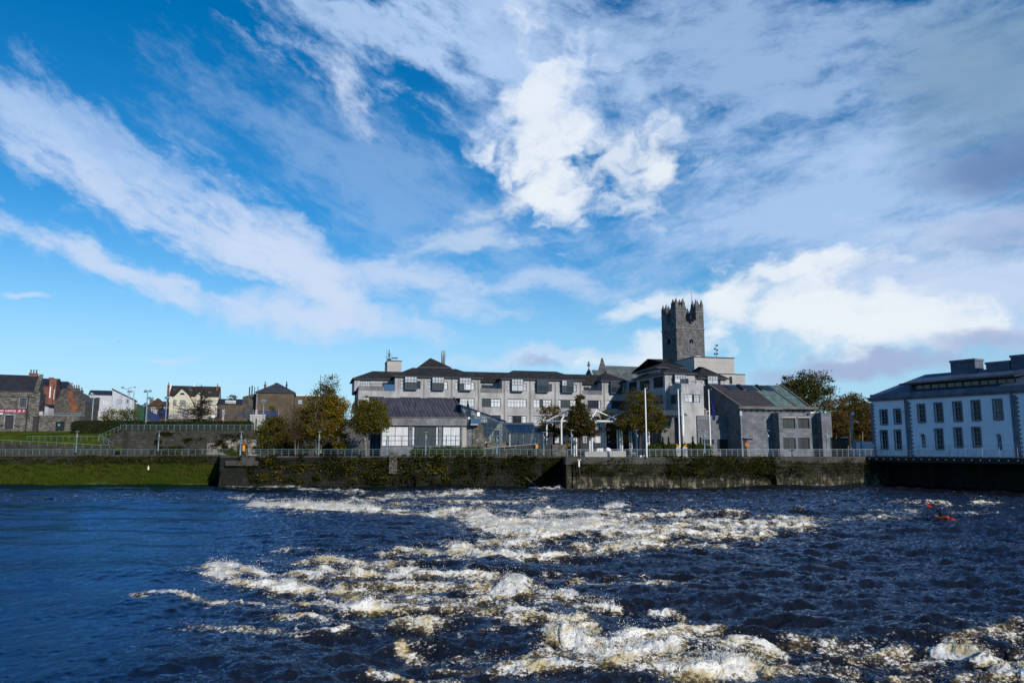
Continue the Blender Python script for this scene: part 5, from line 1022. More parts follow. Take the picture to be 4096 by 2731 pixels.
# stone shop with the sign
F = Fr((gx(138, 186, 13), 186, 0), R(24))
a0, a1 = F.S(-70, 1640), F.S(138, 1640); ze_ = F.Z(60, 1566)
shop = thing('stone_shop', 'grey rubble stone building with slate roof and crimson fascia sign', 'building', F.w(6, -4, TB0))
sh = [F.rect(79, 1592, 106, 1628), F.rect(20, 1661, 54, 1716), F.rect(131, 1665, 153, 1723)]
MB().body(F, a0, F.S(155, 1640), 9, TB0-.3, ze_, sh, rev=.35).build('wall', STONE, shop)
pane_win(shop, F, sh[0], G_MID, sur=TRIMG, frame=DARKF, d=-.15)
window(shop, F, *sh[1], [.5], [], BLACK, frame=BLACK, d=-.2, name='door'); MB().box(F, sh[1][0]-.3, sh[1][0]-.003, -.02, .07, sh[1][2], sh[1][3]+.3).box(F, sh[1][1]+.003, sh[1][1]+.3, -.02, .07, sh[1][2], sh[1][3]+.3).box(F, sh[1][0]-.003, sh[1][1]+.003, -.02, .069, sh[1][3]+.003, sh[1][3]+.3).build('door_surround', TRIMG, shop)
window(shop, F, *sh[2], [], [], BLACK, frame=BLACK, d=-.2, name='side_door')
zr_ = F.Z(60, 1502, -4.5); gable_roof(shop, F, a0, a1-.4, 9, ze_, zr_, SLATE)
GP = F.right(a1-.35); m = MB(); m.loft([F.w(a1-.4, .3, ze_-.2), F.w(a1-.4, -4.5, zr_-.3), F.w(a1-.4, -9.2, ze_-.2)], [F.w(a1+.5, .3, ze_-.2), F.w(a1+.5, -4.5, zr_-.3), F.w(a1+.5, -9.2, ze_-.2)])
m.loft([F.w(a1-.3, .5, ze_), F.w(a1-.3, -4.5, zr_), F.w(a1-.3, -4.5, zr_+.55), F.w(a1-.3, .5, ze_+.55)], [F.w(a1+.6, .5, ze_), F.w(a1+.6, -4.5, zr_), F.w(a1+.6, -4.5, zr_+.55), F.w(a1+.6, .5, ze_+.55)]); m.build('gable_parapet', STONE, shop)
chimney(shop, F, 116, 150, 1492, 1502, -4.2, RBRICK, 3)
MB().box(F, a0, a1, .003, .14, ze_-1.3, ze_-1.15).tube([F.w(F.S(113, 1600), .16, ze_-.8), F.w(F.S(113, 1600), .16, TB0)], .14, 8).build('rainwater_pipe', BLACK, shop)
z0_, z1_ = F.Z(50, 1648.5), F.Z(50, 1637.5); s1_ = F.S(105.5, 1643)
sg = MB().box(F, a0, s1_, .01, .12, z0_, z1_).build('fascia_sign', M('crimson_sign', (.28, .008, .06), var=.05, bump=0, rough=.5), shop)
MB().box(F, a0, s1_+.02, .005, .16, z1_+.002, z1_+.14).build('sign_canopy', BLACK, sg)
def text(body, F, s, z, d, size, mat, par, name='lettering', align='LEFT'):
    cu = bpy.data.curves.new(name, 'FONT'); cu.body = body; cu.size = size; cu.extrude = .01; cu.align_x = align; cu.offset = size*.022; cu.space_character = 1.08
    q = bpy.data.objects.new('tmp', cu); COL.objects.link(q); me = bpy.data.meshes.new_from_object(q.evaluated_get(bpy.context.evaluated_depsgraph_get()))
    bpy.data.objects.remove(q); me.materials.clear(); me.materials.append(mat); o = bpy.data.objects.new(name, me); COL.objects.link(o)
    o.parent = par; o.location = F.w(s, d, z)-wloc(par); o.rotation_euler = (pi/2, 0, F.a); return o
SIGNW = M('sign_white', (.62, .6, .62), var=.03, bump=0, grain=0)
text("CASTLE", F, F.S(21.5, 1643), F.Z(30, 1646), .135, .60, SIGNW, sg); text("N'S", F, F.S(-3, 1643), F.Z(5, 1646), .135, .60, SIGNW, sg)
q, z = F.S(78, 1643), F.Z(78, 1643); MB().prism(F, [(q-.4, z-.12), (q+.4, z-.12), (q+.3, z-.2), (q-.3, z-.2)], .12, .14).prism(F, [(q-.25, z-.02), (q+.25, z-.02), (q+.3, z+.08), (q, z+.2), (q-.3, z+.08)], .12, .14).build('boat_emblem', SIGNW, sg)
q = F.S(95.5, 1643); MB().prism(F, [(q-.28, z-.2), (q+.1, z-.2), (q+.02, z-.05), (q+.25, z+.1), (q+.12, z+.22), (q-.1, z+.2), (q-.22, z+.08), (q-.02, z+.06), (q-.12, z-.08)], .12, .14).build('figure_emblem', SIGNW, sg)
q = F.S(6, 1651); MB().box(F, q-.4, q+.3, .02, .2, z0_-.55, z0_-.2).build('notice_box', SIGNW, shop)
q = F.S(37, 1654); MB().box(F, q-.3, q+.3, .02, .3, z0_-.7, z0_-.5).build('lantern', GREYM, shop)
m = MB()
for x0_, y0_, x1_, y1_ in ((57, 1698, 78, 1708), (0, 1702, 16, 1698)): m.tube([F.w(F.S(x0_, y0_), .3, F.Z(x0_, y0_)), F.w(F.S(x1_, y1_), .3, F.Z(x1_, y1_))], .06)
m.build('door_handrail', BLACK, shop)
# annex with roof terrace rail and exit door
an_ = thing('stone_annex', 'low flat roofed stone annex with a black door carrying a small green notice', 'building', F.w(F.S(235, 1690), -3, TB0))
FA = Fr((gx(155, 185, 13), 185, 0), R(10)); b0_, b1_ = FA.S(155.5, 1690), FA.S(318, 1690); zz = FA.Z(240, 1663); hd = FA.rect(222, 1686, 258, 1723)
MB().body(FA, b0_, b1_, 3.5, TB0-.3, zz, [hd], rev=.3).build('wall', STONE, an_); o = window(an_, FA, *hd, [], [], BLACK, frame=BLACK, d=-.16, name='door')
q = FA.rect(231, 1695, 239, 1703); MB().box(FA, q[0], q[1], -.14, -.10, q[2], q[3]).build('green_notice', M('green_notice', (.05, .42, .3), var=.1), o)
MB().box(FA, b0_, b1_, -3.5, .12, zz+.002, zz+.18).build('coping', TRIMG, an_)
m = MB(); 
for h in (.35, .75): m.tube([FA.w(b0_+1, -.4, zz+h), FA.w(b1_, -.4, zz+h)], .06)
for k in range(9): q = b0_+1+(b1_-b0_-1)*k/8; m.tube([FA.w(q, -.4, zz+.1), FA.w(q, -.4, zz+.75)], .04)
m.build('terrace_rail', RAILG, an_); q = FA.S(164, 1652, -1); MB().box(FA, q-.4, q+.4, -1.4, -.9, zz+.18, zz+1.1).build('air_conditioner', PALEC, an_)
# red brick houses stepping back
def house(name, label, px0, px1, pye, pyr, Y, ang, dep, wallm, roofm, win=(), pane=G_MID, frame=None, fname=None, hip=None, base=None):
    F = Fr((gx((px0+px1)/2, Y, 14), Y, 0), ang); a, b = F.S(px0, (pye+1660)/2), F.S(px1, (pye+1660)/2); ze_ = F.Z((px0+px1)/2, pye)
    t_ = thing(name, label, 'house', F.w((a+b)/2, -dep/2, TB0)); hs = [F.rect(*w) for w in win]
    MB().body(F, a, b, dep, base or TB0-.3, ze_, hs, rev=.2).build('wall', wallm, t_)
    for h in hs: window(t_, F, *h, [.5], [.5], pane, frame=frame or WHITE, d=-.1, w=.1)
    if pyr:
        zr_ = F.Z((px0+px1)/2, pyr, -dep/2)
        if hip: hip_roof(t_, F, a, b, -dep, 0, ze_, zr_, hip[0], hip[1], roofm, ov=.3)
        else: gable_roof(t_, F, a, b, dep, ze_, zr_, roofm); gable_fill(t_, F, a, b, dep, ze_, zr_-.1, wallm)
    return t_, F, a, b, ze_
BR1, F, a, b, z = house('brick_house', 'narrow red brick house with tall pale windows squeezed beside the stone shop', 156, 222, 1546, 1516, 205, R(26), 12, RBRICK, SLATE)
FB1 = Fr(F.w(F.S(194, 1600), 1.5, 0), R(26)); c1 = FB1.S(220, 1600); zt1_ = FB1.Z(205, 1518)
bw = [FB1.rect(198, 1545, 203, 1590), FB1.rect(212, 1556, 217, 1597), FB1.rect(196, 1616, 201, 1652), FB1.rect(204, 1618, 209, 1652), FB1.rect(212, 1620, 218, 1652)]
RB2 = M('bright_red_brick', (.21, .065, .045), var=.2, scale=.8, brick=(.45, .15, .02, (.16, .1, .08), .25), bump=.2)
MB().body(FB1, 0, c1, 6, TB0, zt1_, bw).build('front_gable', RB2, BR1)
for h in bw: window(BR1, FB1, *h, [], [.5], G_CURT, frame=WHITE, w=.12, d=-.05)
m = MB().box(FB1, -.3, .9, -1.5, .05, zt1_, FB1.Z(198, 1509)).box(FB1, .9, 2.0, -1.2, .03, zt1_, FB1.Z(205, 1513)); m.build('gable_chimney', RBRICK, BR1)
MB().tube([FB1.w(1.15, .12, zt1_-1), FB1.w(1.15, .12, TB0)], .1).build('rainwater_pipe', BLACK, BR1)
house('slate_house', 'tall narrow stone house with dark slate roof behind the red brick gable', 222, 258, 1556, 1527, 222, R(26), 12, STONE, SLATE, [(228, 1572, 234, 1590), (244, 1572, 250, 1588)])
house('slate_house', 'farther narrow stone house whose small slate gable ends the tall row', 258, 268, 1560, 1534, 240, R(26), 10, STONE, SLATE)
wl = thing('white_lean_to', 'small white lean-to with dark roof between the stone shop and red brick house', 'shed', at(183, 1650, 200))
Fw = Fr((gx(183, 198, 14), 198, 0), 0); q = [Fw.rect(174, 1619, 193, 1660)]; MB().prism(Fw, [(q[0][0], TB0), (q[0][1], TB0), (q[0][1], Fw.Z(192, 1627)), (q[0][0], Fw.Z(174, 1619))], -4, 0).build('wall', WRENDER, wl); MB().prism(Fw, [(q[0][0]-.2, Fw.Z(174, 1619)+.003), (q[0][1]+.3, Fw.Z(192, 1627)+.003), (q[0][1]+.3, Fw.Z(192, 1627)+.35), (q[0][0]-.2, Fw.Z(174, 1619)+.35)], -4.2, .2).build('roof', SLATE, wl)
# gabled stone terrace with the red chimney breast, running back
gt = thing('gabled_terrace', 'stone terrace end gable with a red brick chimney breast, windows running back', 'house', at(310, 1680, 205)); F = Fr((gx(282, 200, 14), 200, 0), R(22))
gl, gr, ap = F.sz(220, 1604), F.sz(343, 1606), F.sz(278, 1556); GS = M('dark_rubble', (.075, .07, .066), var=.3, scale=.5, rubble=(1.8, 4.0, (.035, .032, .03), .5), bump=.4)
MB().prism(F, [(gl[0], TB0), (gr[0], TB0), gr, (ap[0]+1.2, ap[1]), (ap[0]-1.2, ap[1]), gl], -26, 0).build('wall', GS, gt)
m = MB()
for A_, B_ in ((gl, ap), (ap, gr)):
    P0 = [F.w(A_[0], .15, A_[1]+.02), F.w(B_[0], .15, B_[1]+.02), F.w(B_[0], -26.1, B_[1]+.02), F.w(A_[0], -26.1, A_[1]+.02)]; m.loft(P0, [p+Vector((0, 0, .2)) for p in P0])
m.build('roof', SLATE, gt)
br = [F.sz(*p) for p in ((270, 1562), (291, 1562), (294, 1590), (306, 1612), (313, 1632), (298, 1652), (282, 1652), (276, 1615))]
MB().prism(F, br, .0, .06).build('chimney_breast', M('orange_brick', (.135, .052, .028), var=.5, patch=((.075, .07, .066), 1.2, .55, .68), scale=1, brick=(.45, .15, .02, (.2, .08, .04), .3)), gt)
for k, (p0, p1, y0_, n_) in enumerate(((270, 290, 1543, 2), (291, 318, 1552, 3), (320, 332, 1561, 1))): chimney(gt, F, p0, p1, y0_, 1566, -2-k*7, GS, n_, RBRICK)
RS = F.right(gr[0]); hs = []
for k in range(5): hs += [(2.2+k*4.8, 3.6+k*4.8, TB0+6.0, TB0+8.2), (2.2+k*4.8, 3.6+k*4.8, TB0+1.5, TB0+4)]
LONGS = M('buff_rubble', (.14, .12, .095), var=.3, rubble=(1.6, 3.6, (.06, .052, .045), .5))
MB().wall(RS, 0, 26, TB0, gr[1]-.05, hs, d=.03).build('side_wall', LONGS, gt)
for h in hs: window(gt, RS.off(.03), *h, [.5], [.5], G_DARK, d=-.1)
# white building with a lean-to roof profile
WB, F, a, b, z = house('white_building', 'long white rendered building with black roof and a steep mono-pitch end wall', 352, 450, 1580, 1563, 262, R(24), 12, WRENDER, SLATE, [(413, 1598, 432, 1614)], pane=G_CURT)
F2 = F.off(.6); lp_ = [F2.sz(450, 1660), F2.sz(538, 1660), F2.sz(538, 1602), F2.sz(450, 1557)]; lp_ = [(lp_[0][0], TB0), (lp_[1][0], TB0), lp_[2], lp_[3]]
MB().prism(F2, lp_, -9, 0).build('end_wall', WRENDER, WB); P0 = [F2.w(lp_[3][0]-.2, .3, lp_[3][1]+.02), F2.w(lp_[2][0]+.6, .3, lp_[2][1]-.25), F2.w(lp_[2][0]+.6, -9.2, lp_[2][1]-.25), F2.w(lp_[3][0]-.2, -9.2, lp_[3][1]+.02)]; MB().loft(P0, [p+Vector((0, 0, .4)) for p in P0]).build('end_roof', SLATE, WB)
for r in ((468, 1597, 488, 1615), (503, 1597, 514, 1614)): h = F2.rect(*r); window(WB, F2, *h, [.5], [.5], G_CURT, d=.06, w=.1)
b_ = [F.rect(367, 1590, 399, 1604)]; MB().box(F, *b_[0][:2], -.2, 1.2, b_[0][2]-3, b_[0][3]).build('dark_porch', BLACK, WB)
# small blocks between
gb = thing('green_shed', 'flat green box building between the white building and the brown roofed bungalow', 'shed', at(563, 1655, 240)); Fg = Fr((gx(563, 240, 14), 240, 0), R(20))
h = Fg.rect(551, 1622, 577, 1665); MB().body(Fg, h[0], h[1], 6, TB0, h[3], [(h[1]-1.2, h[1]-.3, TB0, TB0+2.2)]).build('wall', M('green_cladding', (.018, .065, .035), var=.15, brick=(.5, 30, .02, (.01, .04, .02), .1)), gb); MB().box(Fg, h[0]-.1, h[1]+.1, -6.1, .1, h[3]+.003, h[3]+.2).build('roof', DARKF, gb); window(gb, Fg, h[1]-1.2, h[1]-.3, TB0, TB0+2.2, [], [], G_MID, name='door')
h = Fg.rect(537, 1617, 551, 1640); q = thing('brown_hut', 'small plain brown block seen just left of the green shed', 'shed', Fg.w((h[0]+h[1])/2, -3, TB0)); MB().body(Fg, h[0], h[1]-.02, 5, TB0, h[3]).build('wall', RENDER_B, q); MB().box(Fg, h[0]-.1, h[1], -5.1, .1, h[3]+.002, h[3]+.2).build('roof', DARKF, q)
REDT = M('brown_red_tile', (.075, .038, .030), var=.3, brick=(.4, .3, .03, (.03, .016, .013), .3))
bg, F, a, b, z = house('bungalow', 'bungalow with brown red tiled gables next to the cream house', 586, 676, 1621, 1604, 250, R(20), 9, RENDER_B, REDT, [(606, 1627, 621, 1650), (648, 1627, 668, 1640)], hip=(5, 1))
P = [F.sz(*p, d=.4) for p in ((588, 1621), (632, 1591), (668, 1621))]; MB().prism(F, P, -7, .4).build('gable_roof', REDT, bg); chimney(bg, F, 598, 613, 1599, 1615, -4, LONGS, 3, LONGS)
# cream house
CRM = M('cream_front', (.50, .47, .37), var=.05, scale=.4, streak=.15, scol=(.4, .35, .25), bump=.05); BRT = M('brown_slate_roof', (.033, .027, .024), var=.3, brick=(.4, .3, .03, (.015, .012, .011), .3))
ch_, F, a, b, z = house('cream_house', 'cream rendered house with half round attic window and brown roof behind the bare tree', 677, 872, 1586, 1546, 236, R(18), 10, CRM, BRT, [(694, 1599, 706, 1622), (719, 1600, 742, 1626), (836, 1602, 852, 1620)], pane=G_CURT)
for px in (728, 796):
    P = [F.sz(*p, d=.5) for p in ((px-38, 1586), (px, 1555), (px+38, 1586))]; F5 = F.off(.5)
    if px > 750: P = [F.sz(*p, d=.5) for p in ((px-22, 1586), (px+3, 1566), (px+28, 1586))]
    MB().prism(F, [(P[0][0]+.5, TB0), (P[2][0]-.5, TB0), (P[2][0]-.5, P[2][1]), P[1], (P[0][0]+.5, P[0][1])], -4, .5).build('front_gable', CRM, ch_); m = MB()
    for A_, B_ in ((P[0], P[1]), (P[1], P[2])): m.loft([F.w(A_[0], .75, A_[1]), F.w(B_[0], .75, B_[1]), F.w(B_[0], -4, B_[1]), F.w(A_[0], -4, A_[1])], [F.w(A_[0], .75, A_[1]+.28), F.w(B_[0], .75, B_[1]+.28), F.w(B_[0], -4, B_[1]+.28), F.w(A_[0], -4, A_[1]+.28)])
    m.build('gable_roof', BRT, ch_)
F5 = F.off(.52); c, zc_ = F5.sz(729, 1580); MB().prism(F5, [(c+.8*cos(q*pi/8), zc_+.8*sin(q*pi/8)) for q in range(9)], 0, .03).build('round_window', G_DARK, ch_); MB().box(F5, c-1.05, c+1.05, 0, .12, zc_-.25, zc_-.003).tube([F5.w(c+.85*cos(q*pi/8), .03, zc_+.85*sin(q*pi/8)) for q in range(9)], .07, 4).build('round_window_sill', WHITE, ch_)
for r in ((694, 1599, 706, 1620), (719, 1600, 742, 1624)): window(ch_, F5, *F5.rect(*r), [.5], [.5], G_CURT, d=.05, name='bay_window')
for p0, p1, y0_ in ((668, 676, 1540), (864, 873, 1545)): chimney(ch_, F, p0, p1, y0_, 1600, -3, RBRICK, 1)
for px in (681, 777): chimney(ch_, F, px-5, px+5, 1543, 1552, -5, WHITE, 1, WHITE)
for r in ((691, 1556, 703, 1565), (752, 1549, 768, 1553), (756, 1557, 770, 1568), (833, 1566, 846, 1577)):
    f_ = (1586-(r[1]+r[3])/2)/40; G2 = F.off(-5*f_+.35); h = G2.rect(*r); MB().box(G2, h[0], h[1], -.15, 0, h[2], h[3]).build('roof_window', G_SKY, ch_)
# low range with dormer and the brown rendered block
lo2, F, a, b, z = house('low_range', 'low dark roofed range with a wide white dormer left of the brown block', 868, 1015, 1622, 1598, 225, R(15), 9, RENDER_B, SLATE)
F5 = F.off(-1.0); h = F5.rect(903, 1604, 940, 1618); MB().box(F5, h[0]-.15, h[1]+.15, -3, 0, h[2]-.2, h[3]+.2).build('dormer', WHITE, lo2); window(lo2, F5, *h, [.25, .5, .75], [], G_CURT, d=.08, name='dormer_window')
FW = F.off(2.4); h = FW.rect(878, 1620, 1016, 1665); q = MB().box(FW, h[0], h[1], -.5, 0, TB0, h[3]).build('yard_wall', RENDER_B, lo2)
bb, F, a, b, z = house('brown_block', 'plain brown rendered block with a grey hipped slate roof and thin pipes', 1024, 1175, 1568, None, 205, R(15), 13, RENDER_B, SLATE)
Fb = F; zr_ = F.Z(1088, 1530, -6.5); hip_roof(bb, F, a, b, -13, 0, z, zr_, 4.2+1.2, 4.4+1.2, M('grey_slate', (.045, .046, .055), var=.3, brick=(.6, .3, .02, (.02, .02, .024), .25), rough=.6, spec=.4), ov=.35, ridge_d=-6.5)
BL = F.left(a, 13); MB().box(F, a+.005, a+.35, .005, .03, TB0, z).build('corner_strip', TRIMG, bb)
chimney(bb, F, 1056, 1064, 1538, 1552, -6, GS, 1); chimney(bb, F, 1143, 1149, 1538, 1555, -6, BLACK, 1, BLACK)
lw2 = Fr(F.w(a, -3, 0), R(15)); h = lw2.rect(970, 1582, 1024, 1620); MB().prism(lw2, [(h[0], TB0), (-.02, TB0), (-.02, lw2.Z(1024, 1572)), (h[0], lw2.Z(970, 1586))], -6, 0).build('side_wing', GS, bb)
m = MB()
for px, y0_ in ((998, 1547), (1008, 1542), (1018, 1547), (1031, 1546)): q = lw2.S(px, 1570, -2); m.tube([lw2.w(q, -2, TB0+8), lw2.w(q, -2, lw2.Z(px, y0_, -2))], .17 if px < 1015 else .1, 7)
m.build('flue_pipe', DARKF, bb)
ob = thing('far_terrace', 'distant flat topped brown building half hidden behind the autumn trees', 'building', at(1250, 1660, 235)); Fo = Fr((gx(1250, 235, 14), 235, 0), R(12)); h = Fo.rect(1176, 1584, 1345, 1660); hw_ = Fo.rect(1192, 1598, 1210, 1616)
MB().body(Fo, h[0], h[1], 8, TB0, h[3], [hw_]).build('wall', RENDER_B, ob); MB().box(Fo, h[0]-.1, h[1]+.1, -8.1, .1, h[3]+.003, h[3]+.3).build('roof', WHITE, ob); window(ob, Fo, *hw_, [.5], [.5], G_CURT)
# mural fence round the ball court
mu, t = newmat('blue_mural_mesh'); pos = t.n('NewGeometry').outputs[0]; n_ = t.noise(t.n('Mapping', None, Vector=pos, Scale=(.45, 1, 1.1)).outputs[0], 1.0, 3, .5)
t.out(t.n('MixShader', None, i0=t.ramp(n_, .44, .56, .15, .7), i1=t.n('BsdfTransparent', None, Color=(.9, .9, .92)).outputs[0], i2=t.n('BsdfDiffuse', None, Color=t.mix(t.ramp(n_, .48, .58), (.05, .06, .09), (.035, .045, .15))).outputs[0]).outputs[0])
fe = thing('mural_fence', 'tall court fence of mesh printed with blue figures behind the terrace hedge', 'fence', (gx(860, 182, TZ), 182, TZ)); Ff = Fr((gx(860, 182, TZ), 182, 0), 0)
z0_, z1_ = Ff.Z(900, 1674), Ff.Z(900, 1642); x0_, x1_ = Ff.S(622, 1660), Ff.S(1102, 1660)
for k in range(7): q0, q1 = x0_+(x1_-x0_)*k/7, x0_+(x1_-x0_)*(k+1)/7; MB().poly([Ff.w(q0, 0, z0_), Ff.w(q1-.08, 0, z0_), Ff.w(q1-.08, 0, z1_), Ff.w(q0, 0, z1_)]).build('mesh_panel', mu, fe)
for px in (622, 893, 1025, 1108): q = Ff.S(px, 1660); MB().box(Ff, q-.25, q+.25, -.4, .1, TZ, z1_+.2).build('post', PALEC, fe)
MB().box(Ff, x0_, x1_, -.35, -.05, TZ, z0_-.002).build('base_wall', RENDER_B, fe)
for px, y0_, flip in ((1090, 1635, 1), (612, 1646, -1)): q = Ff.S(px, 1650, .5); MB().prism(Ff, [(q-1.6*flip, z0_+.6), (q+1.3*flip, z0_+2.2), (q+1.3*flip, z0_), (q-1.6*flip, z0_-1.4 if flip < 0 else z0_)], .4, .5).build('blue_wing_panel', M('blue_sheet', (.018, .04, .11), var=.15), fe)
for px, p1 in ((1000, 1022), (1028, 1060)): a_, b_ = Ff.S(px, 1670, 2), Ff.S(p1, 1670, 2); q = thing('white_bench_wall', 'low pale slatted barrier %s before the mural fence' % ('left of the middle post' if px < 1020 else 'right of the middle post'), 'barrier', Ff.w((a_+b_)/2, 2, TZ)); MB().box(Ff, a_, b_, 1.8, 2.0, TZ, Ff.Z(1010, 1660, 2)).build('panel', PALEC, q); MB().box(Ff, a_-.05, b_+.05, 1.75, 2.05, Ff.Z(1010, 1660, 2)+.002, Ff.Z(1010, 1658, 2)).build('cap', WHITE, q)
# ------------------------------------------------------------------ foliage
def leaves(name, P, size, mat, parent=None, flat=0.0, seed=1, nrm=None):
    """one small two-triangle leaf per point"""
    r = np.random.default_rng(seed); n = len(P); P = np.asarray(P)
    d = r.normal(size=(n, 3)); d[:, 2] *= 1-flat
    d /= np.linalg.norm(d, axis=1)[:, None]; e = np.cross(d, r.normal(size=(n, 3))); e /= np.linalg.norm(e, axis=1)[:, None]
    sz = (size*r.uniform(.6, 1.3, n))[:, None]
    g = np.cross(d, e)
    V = np.stack([P-d*sz*.6, P+e*sz*.36+g*sz*.08, P+d*sz*.6, P-e*sz*.36+g*sz*.08], 1).reshape(-1, 3)
    return np_mesh(name, V, np.arange(n*4).reshape(n, 4), mat, parent)
def clump_points(ells, n, nc, seed, spread=.22, hollow=.5):
    """points in clumps spread through ellipsoids (cx, cy, cz, rx, ry, rz)"""
    r = np.random.default_rng(seed); w = np.array([e[3]*e[4]*e[5] for e in ells])**.8; w /= w.sum(); out = []
    for e, ww in zip(ells, w):
        m = max(3, int(nc*ww)); u = r.normal(size=(m, 3)); u /= np.linalg.norm(u, axis=1)[:, None]; u *= (hollow+(1-hollow)*r.uniform(0, 1, m)**.6)[:, None]
        c = np.array(e[:3])+u*np.array(e[3:6]); k = max(1, int(n*ww/m)); wt = r.uniform(.35, 1.7, m)
        for q in range(m):
            kk = int(k*wt[q]); s_ = spread*min(e[3], e[5])*r.uniform(.6, 1.4); out.append(c[q]+r.normal(size=(kk, 3))*np.array([s_, s_, s_*.7]))
    return np.concatenate(out)
def limbs(m, base, top, ells, nb, rnd, r0, twig=2, lean=.3):
    """tapered trunk with limbs reaching into the crown and twigs on them"""
    base, top = Vector(base), Vector(top); mid = base.lerp(top, .5)+Vector((rnd.uniform(-.15, .15), rnd.uniform(-.15, .15), 0))
    m.tube([base, base+Vector((0, 0, .3)), mid, top], [r0*1.35, r0, r0*.75, r0*.25], 8)
    for k in range(nb):
        e = ells[k % len(ells)]; a = rnd.uniform(0, 2*pi); f = sqrt(rnd.random())*.95
        tip = Vector((e[0]+e[3]*f*cos(a), e[1]+e[4]*f*sin(a), e[2]+e[5]*rnd.uniform(-.5, .95)))
        h = rnd.uniform(.35, .9); st = base.lerp(top, h); st.z = min(st.z, tip.z-.2)
        kn = st.lerp(tip, .5)+Vector((rnd.uniform(-.3, .3), rnd.uniform(-.3, .3), -.1*(tip-st).length))
        rr = r0*.42*(1.1-h*.6); m.tube([st, kn, tip], [rr, rr*.6, rr*.16], 5)
        for q in range(twig):
            s2 = st.lerp(kn, .6) if q % 2 else kn.lerp(tip, rnd.uniform(.1, .6)); t2 = s2+Vector((rnd.uniform(-1, 1), rnd.uniform(-1, 1), rnd.uniform(.1, 1.1)))*(.35*(tip-st).length)
            m.tube([s2, s2.lerp(t2, .5)+Vector((rnd.uniform(-.1, .1), 0, .05)), t2], [rr*.42, rr*.28, rr*.1], 4)
BARK = M('grey_bark', (.075, .065, .052), var=.35, scale=2, streak=.4, scol=(.03, .028, .022), bump=.5); BARKD = M('dark_bark', (.030, .025, .020), var=.35, scale=2, bump=.4); BIRCH = M('pale_bark', (.16, .15, .13), var=.4, scale=2.5, patch=((.03, .03, .028), 3, .55, .65))
LF = {'green': leaf_mat('olive_leaf', (0.063, 0.077, 0.015), (0.128, 0.117, 0.023), (0.160, 0.124, 0.022)), 'yellow': leaf_mat('yellowing_leaf', (0.084, 0.082, 0.016), (0.231, 0.171, 0.020), (0.070, 0.073, 0.016)), 'gold': leaf_mat('gold_leaf', (0.246, 0.165, 0.020), (0.338, 0.217, 0.023), (0.084, 0.076, 0.016)),
      'bronze': leaf_mat('bronze_leaf', (0.055, 0.046, 0.017), (0.128, 0.077, 0.026), (0.063, 0.063, 0.020)), 'brown': leaf_mat('brown_leaf', (0.128, 0.077, 0.030), (0.203, 0.117, 0.039), (0.107, 0.077, 0.030)), 'dark': leaf_mat('dark_leaf', (0.034, 0.043, 0.013), (0.073, 0.077, 0.020), (0.096, 0.073, 0.022)), 'rust': leaf_mat('rust_leaf', (0.114, 0.079, 0.030), (0.175, 0.120, 0.039), (0.074, 0.068, 0.028)),
      'hedge': leaf_mat('hedge_leaf', (0.022, 0.037, 0.011), (0.043, 0.063, 0.017)), 'ivy': leaf_mat('ivy_leaf', (.016, .024, .006), (.044, .048, .011), (.085, .072, .013)), 'bush': leaf_mat('bush_leaf', (0.052, 0.084, 0.014), (0.096, 0.123, 0.018)), 'conif': leaf_mat('conifer_spray', (0.011, 0.025, 0.014), (0.021, 0.042, 0.021))}
def E_(px, py, Y, rx, rz, ry=None, s=3000.):
    c = at(px, py, Y); k = Y/s; return (c.x, c.y, c.z, rx*k, (ry or rx)*k, rz*k)
def tree(name, label, px, pyb, Y, pytop, ells, kind, n, nc, r0, nb=14, size=.34, bark=BARK, seed=1, spread=.22, hollow=.45, group='autumn trees along the quay', twig=2, zb=None, fork=0):
    b = at(px, pyb, Y); b.z = zb if zb is not None else max(GZ, b.z); t_ = thing(name, label, 'tree', b, group); rnd = random.Random(seed)
    E2 = [E_(*((e[0], e[1], Y+(e[4] if len(e) > 4 else 0), e[2], e[3]))) for e in ells]; top = at(px, pytop, Y)
    m = MB(); limbs(m, b, top, E2, nb, rnd, r0, twig)
    for q in range(fork): limbs(m, b+Vector((.35*(q+1), .2, 0)), top+Vector((1.0*(q+1), .5, -.6)), E2, nb//2, rnd, r0*.75, twig)
    m.build('trunk', bark, t_, True)
    if n:
        ks = kind if isinstance(kind, (list, tuple)) else (kind,)
        for q, kd in enumerate(ks): leaves('crown', clump_points(E2, int(n*1.6)//len(ks), nc//len(ks), seed*7+q, spread, hollow), size*.84, LF[kd], t_, seed=seed+q)
    return t_
tree('round_tree', 'small round olive tree with mottled trunk in front of the waterside hall', 1462, 1822, 129.6+3.2, 1640, [(1478, 1668, 70, 68), (1440, 1690, 42, 42), (1515, 1690, 45, 40), (1475, 1618, 40, 32)], ('green', 'yellow', 'green'), 8400, 240, .30, 20, .30, BIRCH, 3, .2)
tree('golden_tree', 'golden yellow tree of two leaf balls beside the waterside hall', 1362, 1812, 137, 1605, [(1350, 1625, 44, 44), (1352, 1700, 44, 40), (1365, 1765, 36, 34), (1330, 1660, 30, 30)], ('gold', 'yellow'), 5200, 150, .20, 14, .32, BIRCH, 5, .22)
tree('tall_birch', 'tallest loose crowned tree rising above the autumn trees left of the offices', 1282, 1812, 140, 1500, [(1316, 1540, 36, 42), (1290, 1600, 62, 46), (1325, 1640, 50, 40), (1262, 1660, 40, 40)], ('yellow', 'green', 'bronze'), 3000, 120, .22, 22, .32, BIRCH, 8, .25, .35)
tree('yellow_leaf_tree', 'sparse tree with scattered yellow leaves before the tallest loose crowned tree', 1262, 1818, 134.5, 1610, [(1255, 1660, 55, 50), (1275, 1730, 48, 40), (1235, 1690, 36, 44)], ('yellow', 'bronze'), 2600, 90, .17, 22, .34, BIRCH, 11, .26, .3)
